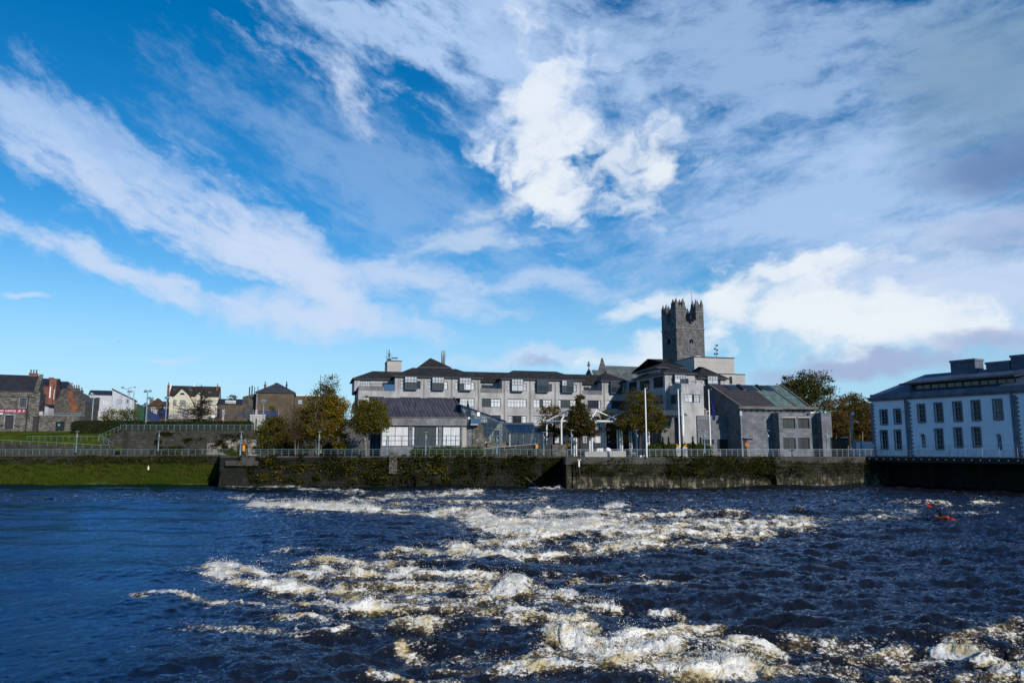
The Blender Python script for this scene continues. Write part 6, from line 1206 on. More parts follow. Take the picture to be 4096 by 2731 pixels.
tree('reddish_bare_tree', 'nearly leafless reddish brown tree with twin trunks behind the pier railing', 1180, 1818, 135, 1610, [(1180, 1680, 62, 70), (1160, 1735, 50, 40), (1205, 1735, 45, 40)], ('brown', 'bronze'), 2300, 120, .17, 40, .22, BARK, 12, .3, .2, twig=4, fork=1)
tree('small_olive_tree', 'low round yellow green tree next to the reddish bare tree', 1095, 1820, 137, 1672, [(1090, 1700, 55, 36), (1060, 1725, 40, 32), (1110, 1740, 44, 30), (1065, 1770, 30, 26)], ('yellow', 'green'), 3200, 100, .15, 14, .32, BARK, 14, .24)
tree('bronze_tree', 'dark bronze conical tree in front of the white pavilions', 2322, 1792, 141, 1590, [(2322, 1606, 24, 32), (2322, 1650, 46, 34), (2318, 1700, 62, 38), (2345, 1722, 50, 26), (2290, 1726, 36, 22)], ('bronze', 'dark', 'bronze'), 8400, 230, .26, 18, .33, BARKD, 17, .2)
tree('thin_brown_tree', 'thin brown tree seen through the leftmost white pavilion', 2216, 1778, 149, 1620, [(2205, 1650, 52, 34), (2220, 1700, 66, 34), (2185, 1725, 44, 26), (2250, 1735, 40, 24)], ('brown', 'yellow', 'bronze'), 3300, 120, .2, 22, .30, BARKD, 19, .26, .3, twig=3)
tree('thin_brown_tree', 'thin yellow brown tree between the bronze tree and the broad olive tree', 2430, 1780, 151, 1640, [(2425, 1670, 40, 30), (2435, 1715, 46, 30), (2460, 1750, 30, 22)], ('brown', 'yellow'), 2300, 90, .16, 16, .30, BARKD, 21, .26, .3, twig=3)
tree('broad_olive_tree', 'broad olive brown tree behind the flagpole left of the council block', 2560, 1796, 143, 1560, [(2560, 1600, 62, 50), (2520, 1660, 58, 44), (2605, 1665, 62, 46), (2560, 1700, 95, 32), (2645, 1706, 32, 22), (2490, 1700, 40, 28)], ('green', 'bronze', 'yellow'), 8200, 260, .30, 34, .31, BARKD, 23, .23, .3, twig=3)
tree('big_dark_tree', 'large dark spreading tree rising behind the council block roof', 3215, 1790, 190, 1500, [(3225, 1545, 60, 60), (3170, 1560, 60, 42), (3275, 1545, 50, 56), (3150, 1530, 32, 30), (3290, 1590, 48, 40), (3210, 1620, 70, 50)], ('dark', 'green', 'dark'), 7600, 250, .5, 34, .42, BARKD, 25, .22, .4, group='trees behind the council block', twig=3)
for k, (px, py, rx, rz, kd, sd) in enumerate(((3345, 1660, 52, 60, ('rust', 'brown'), 31), (3250, 1690, 50, 62, ('rust', 'dark'), 32), (3400, 1620, 60, 44, ('dark', 'rust'), 33), (3450, 1650, 44, 58, ('rust', 'brown'), 34), (3385, 1710, 50, 56, ('dark', 'brown'), 35), (3470, 1715, 40, 50, ('brown', 'dark'), 36), (3330, 1740, 44, 40, ('dark', 'rust'), 37), (3425, 1745, 50, 36, ('dark', 'brown'), 38))):
    tree('rust_tree', ['rust coloured tree just right of the round concrete corner', 'rust tree rising behind the flat roofed bay of the council block', 'dark topped rust tree tallest of the clump by the white house', 'rust tree touching the corner of the white house', 'low dark brown tree behind the camera pole', 'low brown tree at the foot of the white house corner', 'low dark tree behind the cream column', 'low dark tree above the pale garden wall'][k],
         px, 1790, 168+k*3.5, py-rz*.5, [(px, py, rx, rz), (px-rx*.4, py+rz*.7, rx*.8, rz*.6), (px+rx*.4, py+rz*.6, rx*.8, rz*.6)], kd, 4600, 150, .16, 22, .38, BIRCH if k % 2 else BARK, sd, .26, .35, group='rust trees between the council block and the white house', twig=3)
tree('bare_tree', 'leafless spreading dark tree in front of the cream house', 806, 1700, 176, 1540, [(806, 1590, 60, 50), (760, 1640, 75, 40), (850, 1640, 60, 40), (806, 1660, 110, 30)], ('brown',), 500, 60, .42, 70, .25, BARKD, 41, .3, .2, group='trees on the terrace', twig=5, zb=TZ)
tree('far_tree', 'small bare topped tree over the low dormer range', 935, 1680, 240, 1590, [(932, 1588, 18, 10)], ('dark',), 260, 20, .2, 12, .3, BARKD, 42, .3, group='trees on the terrace', zb=TZ)
# hedges, bushes, clipped conifers
def hedge(name, label, px0, px1, py0, py1, Y, dep, n, kind, zb, seed, cat='hedge', lump=.3, size=.26, grp=None):
    F_ = Fr((0, Y, 0), 0); a, b, z0, z1 = F_.rect(px0, py0, px1, py1); z0 = zb; t_ = thing(name, label, cat, ((a+b)/2, Y+dep/2, zb), grp); r = np.random.default_rng(seed)
    m = MB(); N_ = max(4, int((b-a)/.8)); top = [z1-.35+lump*(r.uniform(-.5, .3)) for _ in range(N_+1)]; top[0] -= .5; top[-1] -= .5
    m.prism(F_, [(a+.15, z0), (b-.15, z0)]+[(b-.15-(b-a-.3)*k/N_, top[N_-k]) for k in range(N_+1)], -dep+.2, -.25); m.build('twigs', BARKD, t_)
    u = r.uniform(0, 1, n); ff = r.uniform(0, 1, n); P = np.zeros((n, 3)); P[:, 0] = a+(b-a)*u; zt_ = np.interp(u*N_, np.arange(N_+1), top)+.2
    P[:, 1] = np.where(ff < .6, Y+np.abs(r.normal(0, .15, n)), Y+r.uniform(0, dep, n)); P[:, 2] = np.where(ff < .6, z0+(zt_-z0)*r.uniform(0, 1, n), zt_+r.normal(0, .12, n))
    P += r.normal(0, .08, (n, 3)); leaves('foliage', P, size, LF[kind], t_, seed=seed); return t_
hedge('hedge', 'dark clipped hedge left of the path above the lawn', 281, 556, 1682, 1728, 172, 4, 5200, 'hedge', TZ-.3, 51, grp='clipped hedges on the terrace')
hedge('hedge', 'long dark clipped hedge right of the path behind the terrace railing', 573, 1005, 1684, 1725, 163, 2.5, 6000, 'hedge', TZ, 52, grp='clipped hedges on the terrace')
hedge('shrub_row', 'low green shrubs at the foot of the waterside hall windows', 1640, 1935, 1789, 1808, 134.5, 1.5, 3000, 'bush', GZ, 53, 'shrubs')
hedge('shrub_row', 'bright low hedge between the flagpoles and the council block', 2588, 2850, 1776, 1806, 133, 1.6, 3200, 'bush', GZ, 54, 'shrubs')
for nm, lb, px, py, Y, rx, rz, kd, n, zb in (('bush', 'sprawling yellow green bush behind the terrace hedge', 458, 1665, 182, 50, 30, 'yellow', 1600, TZ), ('bush', 'dark green bush by the white light pole behind the hedge', 520, 1662, 181, 26, 28, 'bush', 800, TZ), ('bush', 'small green bush against the brown rendered block', 1092, 1635, 197, 16, 16, 'bush', 300, TZ), ('bush', 'tuft of yellow green leaves on the end of the left rubble wall', 930, 1812, 146, 20, 26, 'bush', 500, GZ), ('bush', 'small yellow plant on the low wall by the pavilions', 2268, 1778, 140, 8, 10, 'gold', 160, GZ), ('bush', 'bushy yellow shrub beneath the broad olive tree', 2490, 1760, 150, 22, 24, 'gold', 500, GZ)):
    e = E_(px, py, Y, rx, rz); t_ = thing(nm, lb, 'bush', (e[0], e[1], max(zb, e[2]-e[5]))); m = MB(); rnd = random.Random(px)
    for k in range(6): m.tube([(e[0], e[1], zb), (e[0]+rnd.uniform(-.5, .5)*e[3], e[1], e[2]), (e[0]+rnd.uniform(-.8, .8)*e[3], e[1]+rnd.uniform(-.5, .5), e[2]+e[5]*.5)], [.06, .04, .015], 4)
    m.build('stems', BARKD, t_); leaves('foliage', clump_points([e], n, 40, px, .3), .28, LF[kd], t_, seed=px)
CONS = (2634, 2652, 2676, 2773, 2804)
cl = ['leftmost of the five dark clipped conifers, half behind its neighbour', 'taller clipped conifer second from the left of the five', 'slim clipped conifer just left of the middle flagpole', 'widest clipped conifer before the council block flank', 'small slim conifer nearest the right flagpole']
for k, (px, y0_, w_) in enumerate(zip(CONS, (1748, 1750, 1750, 1748, 1752), (9, 10, 9, 11, 8))):
    e = at(px, 1810, 134); H_ = at(px, y0_, 134).z-GZ; t_ = thing('clipped_conifer', cl[k], 'conifer', (e.x, e.y, GZ), 'dark clipped conifers by the flagpoles')
    MB().tube([(e.x, e.y, GZ), (e.x, e.y, GZ+H_*.9)], [.09, .03], 6).build('trunk', BARKD, t_); r = np.random.default_rng(60+k); n = 1100; h = r.uniform(0, 1, n)**1.2; a = r.uniform(0, 2*pi, n); rr = (w_*134/3000)*np.sin(np.clip(.25+h*.95, 0, 1)*pi*.98)**.7*(1-h*.35)
    leaves('crown', np.stack([e.x+rr*np.cos(a), e.y+rr*np.sin(a), GZ+.1+h*H_], -1)+r.normal(0, .05, (n, 3)), .17, LF['conif'], t_, seed=k)
# ivy and weeds on the walls (nobody could count it)
r = np.random.default_rng(77)
def ivy(label, a, b, z0, z1, n, nc, kind, seed, hang=.8, out=.35, size=.26, topbias=1.5):
    r = np.random.default_rng(seed); F_ = Fr(a, atan2(b.y-a.y, b.x-a.x)); L_ = (b-a).length; P = []
    for c in range(nc):
        s0 = r.uniform(0, L_); zt_ = z1-(z1-z0)*r.uniform(0, 1)**topbias; w_ = r.uniform(.3, 1.3); h = r.uniform(.4, 1)*hang; k = int(n/nc*r.uniform(.4, 1.6))
        s = s0+r.normal(0, w_, k); z = zt_-np.abs(r.normal(0, h, k))+.15; d = np.abs(r.normal(.12, out*.6, k))
        for i in range(k):
            if 0 < s[i] < L_ and z[i] > z0-.2: P.append(F_.w(s[i], d[i]+.05, z[i]))
    o = leaves('ivy', [tuple(p) for p in P], size, LF[kind], None, seed=seed); return tag(o, label, 'ivy', kind='stuff')
ivy('dense green ivy hanging down the old pier wall', qw[2]+Vector((3, 0, 0)), qw[3], .5, GZ+.3, 12000, 120, 'ivy', 1, 1.0, .7)
ivy('yellow leafed creeper patches on the old pier wall', qw[2]+Vector((6, 0, 0)), qw[3]-Vector((16, 0, 0)), 1.2, GZ+.2, 2200, 30, 'yellow', 2, .7, .7, .26, .8)
ivy('dark ivy in the shaded recess of the quay', qw[4], qw[5], 1.8, GZ, 1500, 24, 'ivy', 3, 1.0, .4)
ivy('trailing weeds on the upper part of the mossy quay wall', qw[6]+Vector((1, 0, 0)), qw[8], 2.4, GZ-.2, 6500, 170, 'ivy', 4, .6, .30, .22, 1.0)
ivy('thick ivy curtain on the middle of the mossy quay wall', qw[6]+(qw[7]-qw[6])*.52, qw[7]+(qw[8]-qw[7])*.15, 1.6, GZ+.2, 5200, 60, 'ivy', 5, 1.2, .45, .24, 1.8)
ivy('dark brambles along the foot of the left rubble wall', Vector((gx(-100, 148, 4), 147.9, 0)), qw[1]-Vector((.5, 0, 0)), 3.0, GZ+.2, 7000, 110, 'dark', 6, .8, .4, .26, 1.0)
ivy('weeds growing on the terrace retaining wall', Vector((gx(620, 158, 7), 157.9, 0)), Vector((gx(1080, 158, 7), 157.7, 0)), 5.6, 9.8, 3200, 42, 'ivy', 7, .6, .4, .26, 1.0)
ivy('creeper over the dark wall behind the autumn trees', Vector((gx(1060, 158, 7), 157.9, 0)), Vector((gx(1380, 158, 7), 157.9, 0)), 6.5, TZ+.8, 4500, 60, 'dark', 8, 1.1, .6, .3, 1.2)
# grass of the bank: blades in tufts
n = 52000; u = r.uniform(0, 1, n); v_ = r.uniform(0, 1, n)
Yb = 139.0+u*9.0; zb_ = np.interp(Yb, [137.5, 139.2, 141.5, 144.5, 148.05], [-.9, .12, 1.0, 2.0, 2.9]); xb = np.array([gx(-260, 144, 1)])+(gx(876, 144, 1)-gx(-260, 144, 1))*v_
hb = (.35+.55*r.uniform(0, 1, n))*(.7+.6*np.sin(xb*.7+Yb*1.3)**2); ph = r.uniform(0, 2*pi, n); lean = r.normal(0, .22, (n, 2))
w_ = .05+.05*r.uniform(0, 1, n); V = np.stack([np.stack([xb-w_*np.cos(ph), Yb-w_*np.sin(ph), zb_-.1], -1), np.stack([xb+w_*np.cos(ph), Yb+w_*np.sin(ph), zb_-.1], -1), np.stack([xb+lean[:, 0]*.9, Yb+lean[:, 1]*.9, zb_+hb], -1)], 1).reshape(-1, 3)
gm = leaf_mat('bank_grass', (.050, .085, .010), (.085, .12, .016), (.11, .10, .026))
tag(np_mesh('grass', V, np.arange(n*3).reshape(n, 3), gm, k=3), 'rough long grass covering the left river bank', 'grass', kind='stuff')

# weeds and docks among the bank grass
n = 5200; r = np.random.default_rng(99); cx_ = r.uniform(0, 1, 160); cy_ = r.uniform(0, 1, 160)**.7; k = r.integers(0, 160, n)
Yb = 139.4+cy_[k]*8.4+r.normal(0, .28, n); xb = gx(-250, 144, 1)+(gx(874, 144, 1)-gx(-250, 144, 1))*cx_[k]+r.normal(0, .55, n); Yb = np.clip(Yb, 139.2, 147.9); xb = np.minimum(xb, gx(872, 144, 1))
zb_ = np.interp(Yb, [137.5, 139.2, 141.5, 144.5, 148.05], [-.9, .12, 1.0, 2.0, 2.9])+.25+np.abs(r.normal(0, .3, n))
o = leaves('weeds', np.stack([xb, Yb, zb_], -1), .3, leaf_mat('weed_leaf', (.045, .060, .012), (.11, .10, .03), (.030, .042, .010)), None, seed=9); tag(o, 'clumps of weeds and docks among the bank grass', 'weeds', kind='stuff')
# ------------------------------------------------------------------ railings
def rail(name, label, P0, P1, H, step, bars, mat=RAILG, r=.042, group=None, top=True, post_r=.035, top_off=0):
    P0, P1 = Vector(P0), Vector(P1); t_ = thing(name, label, 'railing', P0.lerp(P1, .5), group); L_ = (P1-P0).length; n = max(1, int(round(L_/step)))
    up = Vector((0, 0, 1))
    MB().tube([P0+up*H, P1+up*H], r, 6).build('top_rail', mat, t_)
    for b in bars: MB().tube([P0+up*H*b, P1+up*H*b], r*.42, 4).build('rail_wire', mat, t_)
    pr = None
    for k in range(n+1):
        p = P0.lerp(P1, k/n)
        if pr is None: pr = MB().tube([p, p+up*(H-r*.5)], post_r, 5).build('post', mat, t_); p00 = p
        else: o = pr.copy(); COL.objects.link(o); o.parent = t_; o.location = p-p00
    return t_
W5 = lambda px, Y, z=GZ+.2: Vector((gx(px, Y, z), Y, z))
rail('quay_railing', 'grey green railing on the left rubble wall above the grass bank', W5(-60, 148.4, 5.27), W5(944, 148.4, 5.27), 1.0, 1.32, (.38, .7), group='railings along the quay edge')
rail('quay_railing', 'grey green railing along the ivy covered pier in front of the trees', W5(958, 132, 5.2), W5(2166, 132, 5.2), 1.12, 1.22, (.38, .7), group='railings along the quay edge')
rail('quay_railing', 'short grey green railing over the dark recess of the quay', W5(2172, 135, 5.15), W5(2258, 135, 5.15), 1.1, 1.2, (.38, .7), group='railings along the quay edge')
a_, b_ = Vector((qw[6].x+.3, qw[6].y+.45, 5.1)), Vector((qw[7].x, qw[7].y+.45, 5.1))
rail('quay_railing', 'long silver railing with wires under the flagpoles on the block quay', a_, b_, 1.2, 1.12, (.25, .5, .75), GREYM, group='railings along the quay edge')
b2_ = Vector((qw[8].x, qw[8].y+.45, 5.1))
rail('quay_railing', 'silver railing in front of the council block and white house corner', b_+Vector((.05, 0, 0)), b2_, 1.2, 1.12, (.25, .5, .75), GREYM, group='railings along the quay edge')
d0_, d1_ = FWH.w(ds0, DW-.12, dz), FWH.w(44, DW-.12, dz)
rail('deck_railing', 'thin wire railing along the boardwalk before the white house', d0_, d1_, 1.15, 1.35, (.2, .4, .6, .8), GREYM, r=.03)
i0, i1 = FWH.w(-1.5, .9, dz), FWH.w(40, .9, dz); rail('deck_railing', 'tall inner glass fence rail close to the white house wall', i0, i1, 1.9, 2.6, (.05,), GREYM, r=.025, post_r=.03)
rail('terrace_railing', 'green railing of six bars on top of the terrace retaining wall', (gx(480, 158.2, TZ), 158.2, TZ+.15), (gx(1032, 158.2, TZ), 158.2, TZ+.15), 1.1, 1.28, (.15, .35, .55, .75), RAILG, post_r=.045)
p_ = [at(392, 1764, 155.4), at(472, 1727, 155.4)]; rail('stair_railing', 'sloping green handrail climbing beside the steps to the terrace', p_[0], p_[1], 1.1, .95, (.5,), RAILG)
p_ = [at(396, 1752, 155.3), at(452, 1788, 155.3)]; rail('stair_railing', 'green handrail dropping towards the quay from the lawn corner', p_[0]+Vector((0, 0, -.3)), p_[1]+Vector((0, 0, -.3)), 1.1, 1.2, (.5,), RAILG)
rail('lawn_railing', 'thin green railing crossing the middle of the lawn', at(107, 1765, 159), at(395, 1766, 159), 1.12, 1.3, (), RAILG, r=.034, post_r=.028)
rail('ramp_railing', 'green handrail sloping down along the low ramp wall', at(-60, 1772, 150.8), at(438, 1797, 150.8), .82, 1.75, (), RAILG)
rail('ramp_railing', 'pale handrail rising along the planted ramp by the glass entrance', at(1932, 1810, 137), at(2146, 1791, 139), .75, 2.2, (), M('pale_rail', (.34, .32, .31), var=.1), r=.05)
# the low ramp walls and planters in front of the offices
rw2 = thing('ramp_planter_wall', 'low dark stone ramp wall below the glass entrance', 'wall', W5(2050, 138)); Fr2 = Fr((0, 138.5, 0), 0)
MB().prism(Fr2, [(Fr2.S(1942, 1800), GZ), (Fr2.S(2270, 1800), GZ), (Fr2.S(2270, 1780), Fr2.Z(2270, 1778)), (Fr2.S(2150, 1780), Fr2.Z(2150, 1779)), (Fr2.S(1942, 1800), Fr2.Z(1942, 1793))], -1, 0).build('stonework', RETM, rw2)
MB().box(Fr2, Fr2.S(2209, 1800, .3), Fr2.S(2266, 1800, .3), 0.002, .3, GZ, Fr2.Z(2240, 1777, .3)).build('pier_block', STONE, rw2)
wt = thing('water_table', 'long low grey stone basin with white stones behind the silver railing', 'basin', W5(2420, 133)); Fw_ = Fr((0, 133, 0), 0)
MB().box(Fw_, Fw_.S(2340, 1812), Fw_.S(2504, 1812), -2, 0, GZ, Fw_.Z(2420, 1806)).box(Fw_, Fw_.S(2380, 1806), Fw_.S(2504, 1806), -1.9, -.4, Fw_.Z(2420, 1806), Fw_.Z(2420, 1803)).build('basin', PALEC, wt); rnd = random.Random(4)
for px in (2394, 2402, 2410, 2434, 2440): q = Fw_.w(Fw_.S(px, 1804), -1, Fw_.Z(2400, 1803)+.1); MB().ball(q, .28+rnd.random()*.1, .3, .35+rnd.random()*.2, 7, 5).build('white_stone', WHITE, wt)
lg = mesh_obj('lawn_strip', [W5(2265, 128.5, 5.02), W5(2960, 133.5, 5.02), W5(2960, 139, 5.02), W5(2265, 139, 5.02)], [(0, 1, 2, 3)], GRASSM); tag(lg, kind='structure')
# ------------------------------------------------------------------ lamp posts on the promenade
def lamp(name, label, px, pyb, pyt, Y, group='blue lamp posts along the promenade'):
    b = at(px, pyb, Y); H_ = at(px, pyt, Y).z-b.z; t_ = thing(name, label, 'lamp post', b, group)
    MB().lathe(b, [(.16, 0), (.16, H_*.02), (.125, H_*.03), (.115, H_*.62), (.15, H_*.63), (.15, H_*.66), (.10, H_*.67)], 10).build('pole', POSTB, t_, True)
    MB().lathe(b, [(.2, H_*.70), (.2, H_*.715), (.10, H_*.72), (.09, H_*.80), (.12, H_*.805), (.12, H_*.83), (.05, H_*.85), (.045, H_*.95)], 8).box(Fr((b.x, b.y, 0), 0), .02, .24, .1, .22, b.z+H_*.71, b.z+H_*.80).build('lamp_neck', GREYM, t_)
    MB().lathe(b+Vector((0, 0, H_*.95)), [(.05, 0), (.16, H_*.012), (.42, H_*.03), (.42, H_*.045), (.05, H_*.05)], 12).build('lamp_head', GREYM, t_)
    return t_
LAMPS = [(303, 1809, 1724, 149, 'blue lamp post in front of the lawn at far left'), (632, 1803, 1724, 151, 'blue lamp post before the dark terrace retaining wall'), (961, 1820, 1725, 136, 'blue lamp post in front of the pale blocked arch'), (1028, 1815, 1724, 143, 'blue lamp post at the right end of the pale wall facing'), (1274, 1823, 1725, 132.6, 'blue lamp post among the autumn trees left of the hall'), (1546, 1820, 1724, 133, 'blue lamp post before the left window of the waterside hall'), (1702, 1820, 1727, 133, 'blue lamp post before the middle window of the waterside hall'),
 (1987, 1818, 1742, 133.5, 'blue lamp post by the ramp in front of the glass entrance'), (2175, 1820, 1727, 136, 'blue lamp post just left of the leftmost white pavilion'), (2286, 1818, 1718, 124.5, 'blue lamp post under the bronze tree by the left pavilion'), (2547, 1818, 1718, 127, 'blue lamp post left of the leftmost flagpole'), (2819, 1812, 1720, 131, 'blue lamp post by the rightmost flagpole'), (3072, 1811, 1720, 133, 'blue lamp post before the blank front of the council block'), (3310, 1810, 1722, 135.5, 'blue lamp post at the concrete end pier'), (3530, 1808, 1722, 137, 'grey lamp post before the white house corner windows')]
for px, yb, yt, Y, lb in LAMPS: lamp('lamp_post', lb, px, yb, yt, Y)
# poles, flood lights and cameras in the town
def pole(name, label, cat, px, yb, yt, Y, r, mat, kind, zb=None, group=None):
    b = at(px, yb, Y); b.z = zb if zb is not None else b.z; top = at(px, yt, Y); t_ = thing(name, label, cat, b, group); H_ = top.z-b.z; k = Y/3000
    MB().lathe(b, [(r*1.3, 0), (r*1.1, .3), (r, H_*.5), (r*.7, H_)], 8).build('pole', mat, t_, True)
    F_ = Fr((b.x, b.y, 0), 0); z = top.z
    if kind == 'dome': MB().ball(top+Vector((0, 0, -.2)), .35, .35, .45, 8, 5).box(F_, -.5, .5, -.1, .1, z-1.2, z-1).build('camera_dome', mat, t_, True)
    if kind == 'double':
        for s_ in (-1, 1): MB().tube([top, top+Vector((s_*18*k, 0, .35)), top+Vector((s_*22*k, 0, .45))], .09, 5).build('arm', mat, t_); MB().box(F_, s_*20*k, s_*28*k, -.2, .2, z+.35, z+.65).build('lamp_head', mat, t_)
    if kind == 'flood':
        MB().tube([top+Vector((-9*k, 0, -.3)), top+Vector((9*k, 0, -.3))], .07, 5).build('crossbar', mat, t_)
        for s_ in (-9, 9): MB().box(F_, s_*k-.25, s_*k+.25, -.2, .2, z-.25, z+.2).build('floodlight', mat, t_)
        for s_, h in ((-10, -3.2), (-5, -2.9), (4, -1.6)): MB().box(F_, s_*k-.35, s_*k+.35, -.3, .1, z+h-.25, z+h+.25).build('floodlight', mat, t_)
    if kind == 'tee': MB().box(F_, -9*k, 9*k, -.12, .12, z-.1, z+.12).box(F_, -8*k, -3*k, -.3, .3, z-.4, z-.1).box(F_, 3*k, 8*k, -.3, .3, z-.4, z-.1).build('light_bar', mat, t_)
    if kind == 'cam':
        MB().ball(top, .28, .28, .38, 8, 5).build('camera_dome', WHITE, t_, True); MB().tube([top+Vector((.1, -.1, -1.25)), top+Vector((.85, -.3, -1.6))], [.1, .17], 8).build('camera', WHITE, t_); MB().box(F_, -.3, .3, -.15, .25, z-2.9, z-2.4).build('junction_box', GREYM, t_)
    if kind == 'ball': MB().ball(top, .12, .12, .12, 8, 5).build('finial', M('green_finial', (.05, .35, .3)), t_, True)
    return t_
PG = 'tall poles in the town on the left'
pole('camera_pole', 'white pole with a domed camera before the stone terrace', 'camera pole', 367, 1682, 1573, 183, .11, GREYM, 'dome', TZ, PG); pole('light_pole', 'thin dark plain pole in front of the white building', 'pole', 478, 1682, 1566, 190, .13, GREYM, '', TZ, PG)
pole('street_lamp', 'tall street lamp with two long arms over the white building', 'street lamp', 505, 1682, 1556, 196, .11, GREYM, 'double', TZ, PG); pole('light_pole', 'thin grey pole with small fittings close beside the two armed street lamp', 'pole', 511, 1682, 1563, 192, .09, GREYM, 'tee', TZ, PG); pole('light_pole', 'thick pale plain pole at the right edge of the white building', 'pole', 528, 1682, 1563, 181, .15, GREYM, '', TZ, PG)
pole('floodlight_pole', 'tall pole carrying a cluster of floodlights left of the bungalow', 'floodlight pole', 583, 1686, 1563, 168, .14, POSTB, 'flood', TZ, PG); pole('light_pole', 'pale pole with a light bar between the bungalow and cream house', 'pole', 662, 1684, 1588, 168, .12, POSTB, 'tee', TZ, PG); pole('light_pole', 'short thin pole in front of the bare tree', 'pole', 725, 1684, 1632, 168, .1, RAILG, '', TZ, PG)
pole('light_pole', 'pale pole with a light bar before the brown rendered block', 'pole', 1052, 1684, 1600, 168, .13, POSTB, 'tee', TZ, PG); pole('light_pole', 'short thin pole by the mural fence middle', 'pole', 1011, 1684, 1637, 168, .1, RAILG, '', TZ, PG); pole('camera_pole', 'white pole with two security cameras beside the white house', 'camera pole', 3411, 1806, 1655, 143, .19, POSTB, 'cam', GZ)
# notice board on the terrace
b = at(852, 1684, 164); nb_ = thing('notice_board', 'small white notice board on a green post above the hedge', 'sign', (b.x, b.y, TZ)); Fn = Fr((b.x, b.y, 0), 0); z = at(852, 1660, 164).z
MB().box(Fn, -.36, .36, 0, .06, z-.55, z).build('board', WHITE, nb_); MB().tube([Fn.w(0, -.06, TZ), Fn.w(0, -.06, z)], .07).build('post', RAILG, nb_)
# flagpoles
FG = 'white flagpoles on the quay'
fp = [(2587, 1820, 1552, 124.8, 'leftmost white flagpole with no flag'), (2720, 1812, 1556, 129.8, 'middle white flagpole with a limp white flag'), (2843, 1800, 1557, 134, 'rightmost white flagpole with a limp dark blue flag')]
for k, (px, yb, yt, Y, lb) in enumerate(fp):
    t_ = pole('flagpole', lb, 'flagpole', px, yb, yt, Y, .12, WHITE, 'ball', GZ, FG); top = at(px, yt, Y)
    if k:
        m = MB(); rnd = random.Random(k); nz = 14; prev = None; pts = []
        for i in range(nz+1):
            f_ = i/nz; w_ = .18+.34*min(1, f_*1.6)*(1-.5*max(0, f_-.75)*4*.5); row = [top+Vector((.14+w_*j/5, .10*sin(j*1.9+f_*2.0)+.02*j, -.5-f_*(7.5 if k == 1 else 5.0))) for j in range(6)]; pts.append(row)
        for i in range(nz):
            for j in range(5): m.poly([pts[i][j], pts[i][j+1], pts[i+1][j+1], pts[i+1][j]])
        m.build('flag', WHITE if k == 1 else M('navy_flag', (.01, .02, .14), bump=0), t_, True)
# ------------------------------------------------------------------ white pavilions
PVG = 'white steel pavilions before the offices'
def pavilion(label, pxs, pya, Y, zb, yaw):
    c = at(pxs, pya, Y); t_ = thing('steel_pavilion', label, 'pavilion', (c.x, c.y, GZ), PVG); F_ = Fr((c.x, c.y, 0), yaw); hw_ = 3.05; ze_ = at(pxs, 1684, Y).z
    cor = [(-hw_, hw_), (hw_, hw_), (hw_, -hw_), (-hw_, -hw_)]
    for a, d in cor: MB().tube([F_.w(a, d, ze_+.1), F_.w(0, 0, c.z)], .15, 4).build('rafter', WHITE, t_)
    for k in range(4): (a, d), (a2, d2) = cor[k], cor[(k+1) % 4]; MB().tube([F_.w(a, d, ze_-.12), F_.w(a2, d2, ze_-.12)], .18, 4).build('beam', WHITE, t_)
    MB().ball(F_.w(0, 0, c.z), .2, .2, .2, 8, 4).build('apex_joint', WHITE, t_)
    for a, d in cor:
        for s_ in ((.33,) if zb > GZ else (-.25, .25)): MB().tube([F_.w(a+s_-.33*(zb > GZ), d, zb), F_.w(a+s_-.33*(zb > GZ), d, ze_-.3)], .15, 6).build('post', WHITE, t_)
    return t_
pavilion('leftmost white steel pavilion, standing by the dark stone pier block', 2272, 1642, 144, GZ+1.0, R(24)); pavilion('white steel pavilion directly right of the bronze tree', 2385, 1643, 146, GZ, R(24)); pavilion('rightmost white steel pavilion, half hidden in the broad olive tree', 2501, 1645, 148, GZ, R(24))
# dark blue entrance front under the trees, behind the pavilions
ef = thing('entrance_screen', 'dark blue glazed ground floor front behind the white pavilions', 'facade', FM.w(S(2350, 1760, 4), 3.5, GZ)); FE2 = FM.off(4)
a, b = FE2.S(2160, 1760), FE2.S(2650, 1760); zt_ = FE2.Z(2400, 1722); m = MB().box(FE2, a, b, -3.9, -.25, zt_, zt_+.3)
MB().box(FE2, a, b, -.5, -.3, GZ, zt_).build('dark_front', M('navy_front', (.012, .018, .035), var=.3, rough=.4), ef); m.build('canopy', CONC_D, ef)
for px, w_, g in ((2225, 22, G_CURT), (2340, 14, G_MID), (2390, 26, G_BLIND), (2440, 12, G_MID), (2530, 16, G_DARK)): h = FE2.rect(px-w_/2, 1745, px+w_/2, 1770); window(ef, FE2, *h, [.5], [.5], g, frame=WHITE, d=-.15)
for px in (2170, 2192, 2262, 2268, 2380, 2372, 2600): q = FE2.S(px, 1750); MB().box(FE2, q-.12, q+.12, -.3, -.1, GZ, zt_).build('mullion', BLUE, ef)
h = FE2.rect(2530, 1745, 2543, 1785); MB().box(FE2, h[0], h[1], -.3, -.12, GZ, h[3]).build('timber_door', M('timber', (.30, .21, .10), var=.2), ef); h = FE2.rect(2375, 1750, 2382, 1766); MB().box(FE2, h[0], h[1], -.2, -.1, h[2], h[3]).build('notice', WHITE, ef)
